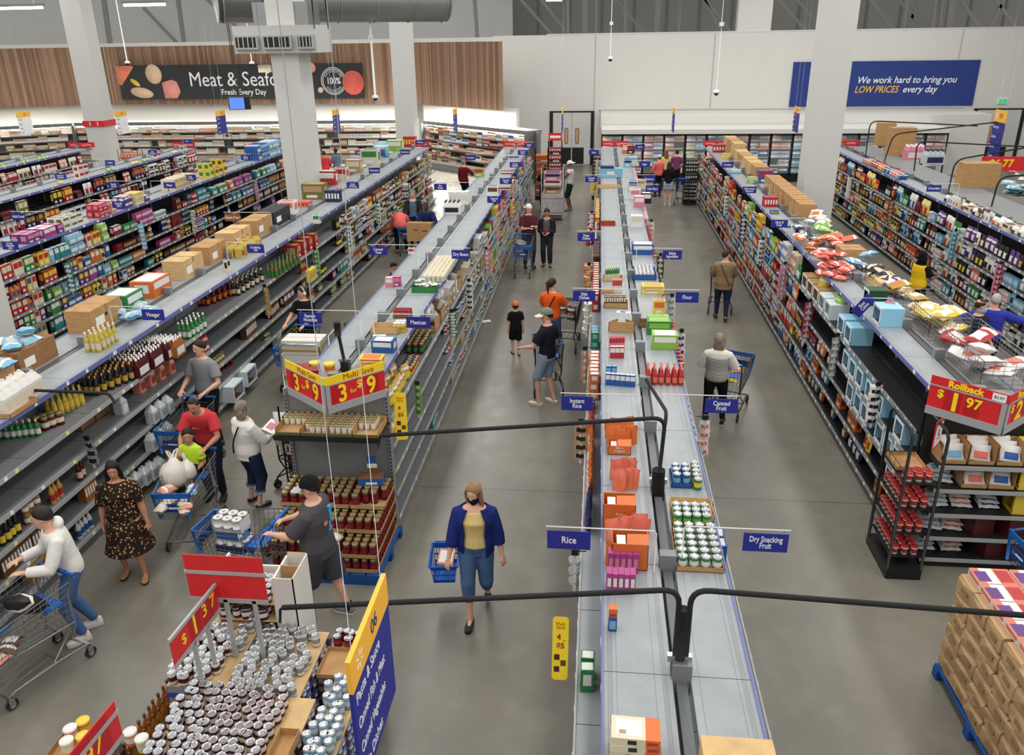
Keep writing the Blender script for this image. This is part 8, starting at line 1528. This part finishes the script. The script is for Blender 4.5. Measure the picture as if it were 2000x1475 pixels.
# blue slogan banner
a, c = gy(1553, 123, YB), gy(1893, 207, YB); t = thing('wall_banner', 'blue slogan banner on the white back wall behind the column', 'banner', (9.15, YB, 2.75)); L = 17.6-9.15; H = 2.02; bd = obj('board', MB().box(0, L, -.06, -.003, 0, H, SBLUE2), t)
text('lettering', 'We work hard to bring you', .43, SWHITE, bd, (L-5.45, -.064, H*.58), (f, 0, 0), align='LEFT', sx=.93, shear=.25, bold=.004); text('lettering', 'LOW PRICES', .43, SYEL, bd, (L-5.5, -.064, H*.37), (f, 0, 0), align='LEFT', sx=.82, shear=.25, bold=.004); text('lettering', 'every day', .43, SWHITE, bd, (L-3.3, -.064, H*.37), (f, 0, 0), align='LEFT', sx=.93, shear=.25, bold=.004)
p = gy(1957, 197, YB); t = thing('exit_sign', 'green and white exit sign above the right service door', 'sign', (p.x, YB-.08, p.z)); obj('housing', MB().box(-.22, .22, 0, .08, -.12, .12, SWHITE), t); b_ = MB(); b_.box(-.19, .19, -.005, 0, -.09, .09, mat('exit_green', (40, 170, 110), .4, emit=.6)); b_.ell((-.02, -.008, .05), .02, .004, .02, SWHITE); b_.tube([(-.02, -.008, .03), (-.03, -.008, -.02), (.02, -.008, -.06)], .012, 5, SWHITE); b_.tube([(-.02, -.008, .02), (.03, -.008, .0)], .009, 5, SWHITE); obj('pictogram', b_, t)
# ------------------------------------------------------------------ freezer doors
struct('wall_bulkhead', MB().box(.1, 17.2, 39.3, YB-.03, 0, 2.62, WHITE)); DG = mat('freezer_black', (22, 22, 24), .35); FZ = hue('sky/white', 'white/blue', 'red/white', 'orange/white', 'cream/tan', 'navy/white', 'salmon/white', 'white/red', 'teal/white', 'brown/cream')
t = thing('freezer', 'long bank of black framed glass freezer doors along the back wall', 'freezer', (.15, 37.3, 0)); obj('body', MB().box(0, 14.6, .75, 1.95, 0, 2.1, DG), t); obj('canopy', MB().box(0, 14.6, -.05, 1.95, 2.05, 2.24, WHITE), t); obj('base', MB().box(0, 14.6, 0, .8, 0, .3, DG), t); n = 16; wd = 14.6/n
for k, z in enumerate((.32, .68, 1.04, 1.4, 1.74)): obj('shelf', MB().box(0, 14.6, .1, .75, z-.02, z, CASEW), t)
for i in range(n):
    x = i*wd; b_ = MB()
    for a_, c_ in ((0, .05), (wd-.05, wd)): b_.box(x+a_, x+c_, -.03, .03, .3, 2.05, DG)
    b_.box(x, x+wd, -.03, .03, .3, .37, DG); b_.box(x, x+wd, -.03, .03, 1.97, 2.05, DG); d_ = obj('door', b_, t); obj('handle', MB().box(x+wd-.08, x+wd-.05, -.07, -.03, .9, 1.5, CHROME), d_)
    obj('pane', MB().box(x+.05, x+wd-.05, -.004, .004, .37, 1.97, mat('freezer_pane', (200, 214, 220), .05, alpha=.12)), d_); obj('lamp', MB().box(x+.02, x+.05, .05, .08, .4, 1.95, mat('freezer_lamp', (235, 244, 255), .5, emit=5.0)), t)
    for k, z in enumerate((.32, .68, 1.04, 1.4, 1.74)):
        for a_ in (0, 1):
            if rnd.random() < .12: continue
            c1, c2 = rnd.choice(FZ); o = obj('frozen_box', proto('packs' if rnd.random() < .5 else 'carton', c1, c2, (.4, .3, .24))[0][1], None, (.15+x+.25+.42*a_, 37.5, z+.003), (0, 0, FRONT)); tag(o, '%s and %s frozen box behind the freezer doors' % (c1, c2), 'box', '%s and %s frozen boxes' % (c1, c2))
# ------------------------------------------------------------------ racks, trolleys and stands at the far aisle ends
def rack(lab, x, y, cols, w=.5, h=1.9, top=None, d=.4):
    t = thing('wire_rack', lab, 'rack', (x, y, 0)); b_ = MB()
    for sx in (-1, 1):
        for sy in (-1, 1): b_.tube([(sx*w/2, sy*d/2, 0), (sx*w/2, sy*d/2, h)], .014, 5, BLACK)
    obj('frame', b_, t); obj('base', MB().box(-w/2, w/2, -d/2, d/2, 0, .12, BLACK), t); n = 6
    for k in range(n):
        z = .15+k*(h-.3)/n; b_ = MB(); b_.box(-w/2, w/2, -d/2, d/2, z-.01, z, BLACK); b_.tube([(-w/2, -d/2, z+.07), (w/2, -d/2, z+.07)], .005, 4, BLACK); obj('shelf', b_, t)
        if cols:
            c1, c2 = cols[k % len(cols)]; item('rack_pack', proto('packs', c1, c2, (w*.9, d*.8, .18)), (x, y-d*.4, z+.003), FRONT, '%s and %s packs, tier %s, %s' % (c1, c2, ('one', 'two', 'three', 'four', 'five', 'six')[k], ' '.join(lab.split()[:8])), 'packets', None)
    if top: obj('topper', MB().box(-w/2, w/2, -.01, .01, h, h+.3, PRED).box(-w*.4, w*.4, -.012, -.01, h+.1, h+.2, SWHITE), t)
rack('black wire rack with small white items at the far end of the sauce shelving', -6.5, 26.9, hue('white/grey'), .62, 1.8); rack('black rack of orange bags at the far end of the canned shelving', -2.2, 32.9, hue('orange/brown'), .5, 2.0); rack('red topped rack of red cartons by the angled meat case', -1.75, 34.5, hue('red/white', 'crimson/white'), .55, 2.1, True); rack('slim black rack of bottles at the far end of the rice shelving', .0, 33.0, hue('black/cream', 'wine/white'), .36, 2.0); rack('black rack of pale bottles at the far end of the cookie shelving', 3.55, 32.0, hue('black/cream', 'black/white'), .5, 1.9); rack('orange and white stand by the far white column', -20.3, 34.6, hue('orange/white', 'coral/cream'), .9, 1.8)
t = thing('stock_trolley', 'tall wire stock trolley wrapped in plastic by the double doors', 'trolley', (-1.55, 29.2, 0)); b_ = MB()
for sx in (-.38, .38): b_.tube([(sx, -.5, .1), (sx, -.5, 1.8), (sx, .5, 1.8), (sx, .5, .1)], .016, 6, WIRE)
for z in (.3, .8, 1.25, 1.7):
    b_.tube([(-.38, -.5, z), (.38, -.5, z)], .008, 5, WIRE); b_.tube([(-.38, .5, z), (.38, .5, z)], .008, 5, WIRE)
obj('frame', b_, t); obj('deck', MB().box(-.38, .38, -.5, .5, .12, .16, WIRE), t); obj('wrap', MB().box(-.36, .36, -.48, .48, .2, .95, mat('clear_wrap', (190, 186, 182), .2, noise=.3, nscale=7, bump=.6)), t)
for i, (z, c, c2) in enumerate(((.96, 'tan', 'brown'), (1.2, 'white', 'crimson'), (1.42, 'pink', 'navy'))): item('trolley_carton', proto('carton', c, c2, (.6, .7, .22)), (-1.55, 28.8, z), FRONT, '%s and %s carton on the wrapped stock trolley' % (c, c2), 'box', None)
p = gz(588, 690, .9); t = thing('stock_trolley', 'low platform trolley with white cartons behind the Multi Save board', 'trolley', (p.x, p.y, 0)); b_ = MB(); b_.tube([(-.36, -.05, .2), (-.36, -.05, 1.02), (-.3, -.05, 1.08), (.3, -.05, 1.08), (.36, -.05, 1.02), (.36, -.05, .2)], .018, 7, CHROME); obj('handle', b_, t); b_ = MB(); b_.tube([(.5, .1, .2), (.5, .1, 1.2), (.56, .5, 1.26), (.56, .9, 1.2), (.5, .9, .2)], .018, 7, CHROME); b_.tube([(.52, .2, .8), (.52, .85, .8)], .01, 5, CHROME); obj('side_gate', b_, t); obj('deck', MB().box(-.4, .5, -.05, 1.1, .16, .22, STEEL), t)
for i, (z, y_, h) in enumerate(((.23, -.3, .62), (.86, -.2, .26))): o = closed_carton('white_carton', 'white and yellow carton on the platform trolley, %s' % ('large lower one', 'open upper one')[i], p.x-.4+.05*i, p.x+.36, p.y+.02, p.y+.42, z, h, WC, False, 0, None, None, P('yellow')); obj('yellow_band', MB().box(-.37, .37, -.2015, -.2, h*.2, h*.36, P('gold')), o)
rack('dark stand with white tubs and bread beside the end display', -4.02, 9.7, hue('brown/black', 'brown/tan', 'black/brown', 'white/crimson'), .3, 1.5); tag(obj('flour_bag', proto('bag', 'white', 'yellow', (.26, .14, .5))[0][1], None, (-4.28, 9.75, .75), (0, 0, FRONT)), 'yellow and white bag hanging left of the end display stand', 'bag')
tag(obj('flyer', MB().box(-.16, .16, -.08, .08, 0, .003, SWHITE), None, (*XY(945, 628), .001), (0, 0, .4)), 'white flyer lying on the floor by the canned shelving', 'paper')
# ------------------------------------------------------------------ overhead: duct, diffuser box, cameras, speaker, screen
DUCT = mat('spiral_duct', (150, 152, 152), .35, .7, noise=.1, nscale=2); t = thing('air_duct', 'large round silver duct crossing above the tall column', 'duct', (-8.4, 24.6, 7.12)); b_ = MB(); b_.tube([(-2.2, -.9, 0), (3.6, 2.6, .0)], .62, 24, DUCT); obj('tube', b_, t)
b_ = MB()
for k in range(7): a_ = V3((-2.2, -.9, 0)).lerp(V3((3.6, 2.6, 0)), .02+k*.16); d_ = V3((5.8, 3.5, 0)).normalized()*.02; b_.tube([a_-d_, a_+d_], .64, 24, STEEL)
obj('seam', b_, t)
p = gy(552, 80, 22.5); t = thing('diffuser_box', 'grey air diffuser box with louvres wrapped round the tall column', 'vent', (-8.44, 23.2, p.z)); DB = mat('diffuser_grey', (188, 188, 184), .5, noise=.05); obj('housing', MB().box(-1.25, 1.0, -.75, .6, -.3, .38, DB), t); obj('throat', MB().box(-.75, .75, -.45, .5, .38, .95, DUCT), t)
for x0, x1 in ((-1.2, -.55), (-.42, .36), (.5, .96)):
    g_ = obj('grille', MB().box(x0, x1, -.86, -.75, -.2, .14, RAILG), t); b_ = MB(); b_.box(x0+.05, x1-.05, -.865, -.86, -.15, .1, BLACK)
    for k in range(1, 5): xx = x0+(x1-x0)*k/5; b_.box(xx-.012, xx+.012, -.875, -.86, -.15, .1, DB)
    obj('louvre', b_, g_)
def dome(lab, u, v, y, drop, thick=.02, knob=None):
    p = gy(u, v, y); t = thing('security_camera', lab, 'camera', tuple(p)); b_ = MB(); b_.tube([(0, 0, .06), (0, 0, drop)], thick, 7, SWHITE); obj('pole', b_, t); b_ = MB(); b_.lathe([(.05, .1), (.1, .06), (.11, .0), (.001, .0)][::-1], 14, SWHITE); obj('housing', b_, t); b_ = MB(); b_.ell((0, 0, 0), .075, .075, .075, BLACK, 12, 6); obj('dome', b_, t)
    if knob: obj('joint', MB().box(-.06, .06, -.06, .06, knob-.05, knob+.06, SWHITE), t)
dome('dome camera on a thick white pole before the wood wall', 733, 192, 26, 6, .035, 1.75); dome('dome camera hanging before the white back wall', 1399, 182, 27, 6, .008, 1.95); dome('small dome camera hanging near the top of the white wall', 1192, 116, 32, 6, .01, 1.2); dome('sprinkler head on a white pole by the meat banner', 249, 124, 33, 6, .02); dome('sprinkler head on a short pole under the diffuser box', 492, 125, 33, 4, .02)
p = gy(517, 134, 22.0); t = thing('loudspeaker', 'cream loudspeaker hanging beside the tall column', 'speaker', tuple(p)); b_ = MB(); b_.tube([(0, 0, -.09), (0, 0, .09)], .17, 16, mat('cream_plastic', (216, 208, 176), .5)); obj('drum', b_, t); b_ = MB(); b_.tube([(-.1, 0, .09), (-.03, 0, .35), (0, 0, 4)], .006, 4, WIRE); b_.tube([(.1, 0, .09), (.03, 0, .35)], .006, 4, WIRE); obj('wire', b_, t)
p = gy(466, 202, 30.0); t = thing('hanging_screen', 'small blue screen hanging on black cables below the meat banner', 'screen', tuple(p), .3); obj('case', MB().box(-.35, .4, 0, .3, -.22, .22, BLACK), t); obj('display', MB().box(-.32, .2, -.006, 0, -.2, .2, mat('screen_blue', (90, 130, 220), .3, emit=.5)), t); b_ = MB(); b_.tube([(0, .1, .2), (-.1, .1, 6)], .016, 5, BLACK); b_.tube([(.06, .1, .2), (-.04, .1, 6)], .016, 5, BLACK); obj('cable', b_, t)
b_ = MB()
for u0, u1 in ((608, 614), (634, 641)): a_, c_ = gy(u0, -10, 22), gy(u1, 56, 22); b_.tube([a_, c_], .018, 5, BLACK)
tag(obj('duct_hanger', b_, None), 'pair of black rods hanging to the right louvre of the diffuser', 'rod')
# ------------------------------------------------------------------ lettering becomes plain mesh
fl = [o for o in COL.objects if o.type == 'FONT']; bpy.context.view_layer.update(); dg = bpy.context.evaluated_depsgraph_get(); SH = {}
for o in fl:
    k = (o.data.body, o.data.size, o.data.shear, o.data.materials[0].name, o.data.offset, o.data.align_x, o.data.extrude, o.data.space_line)
    if k not in SH: SH[k] = bpy.data.meshes.new_from_object(o.evaluated_get(dg))
    n = o.name; pa = o.parent; lo, ro, sc = o.location.copy(), o.rotation_euler.copy(), o.scale.copy(); bpy.data.objects.remove(o); q = bpy.data.objects.new(n, SH[k]); COL.objects.link(q); q.parent = pa; q.location = lo; q.rotation_euler = ro; q.scale = sc
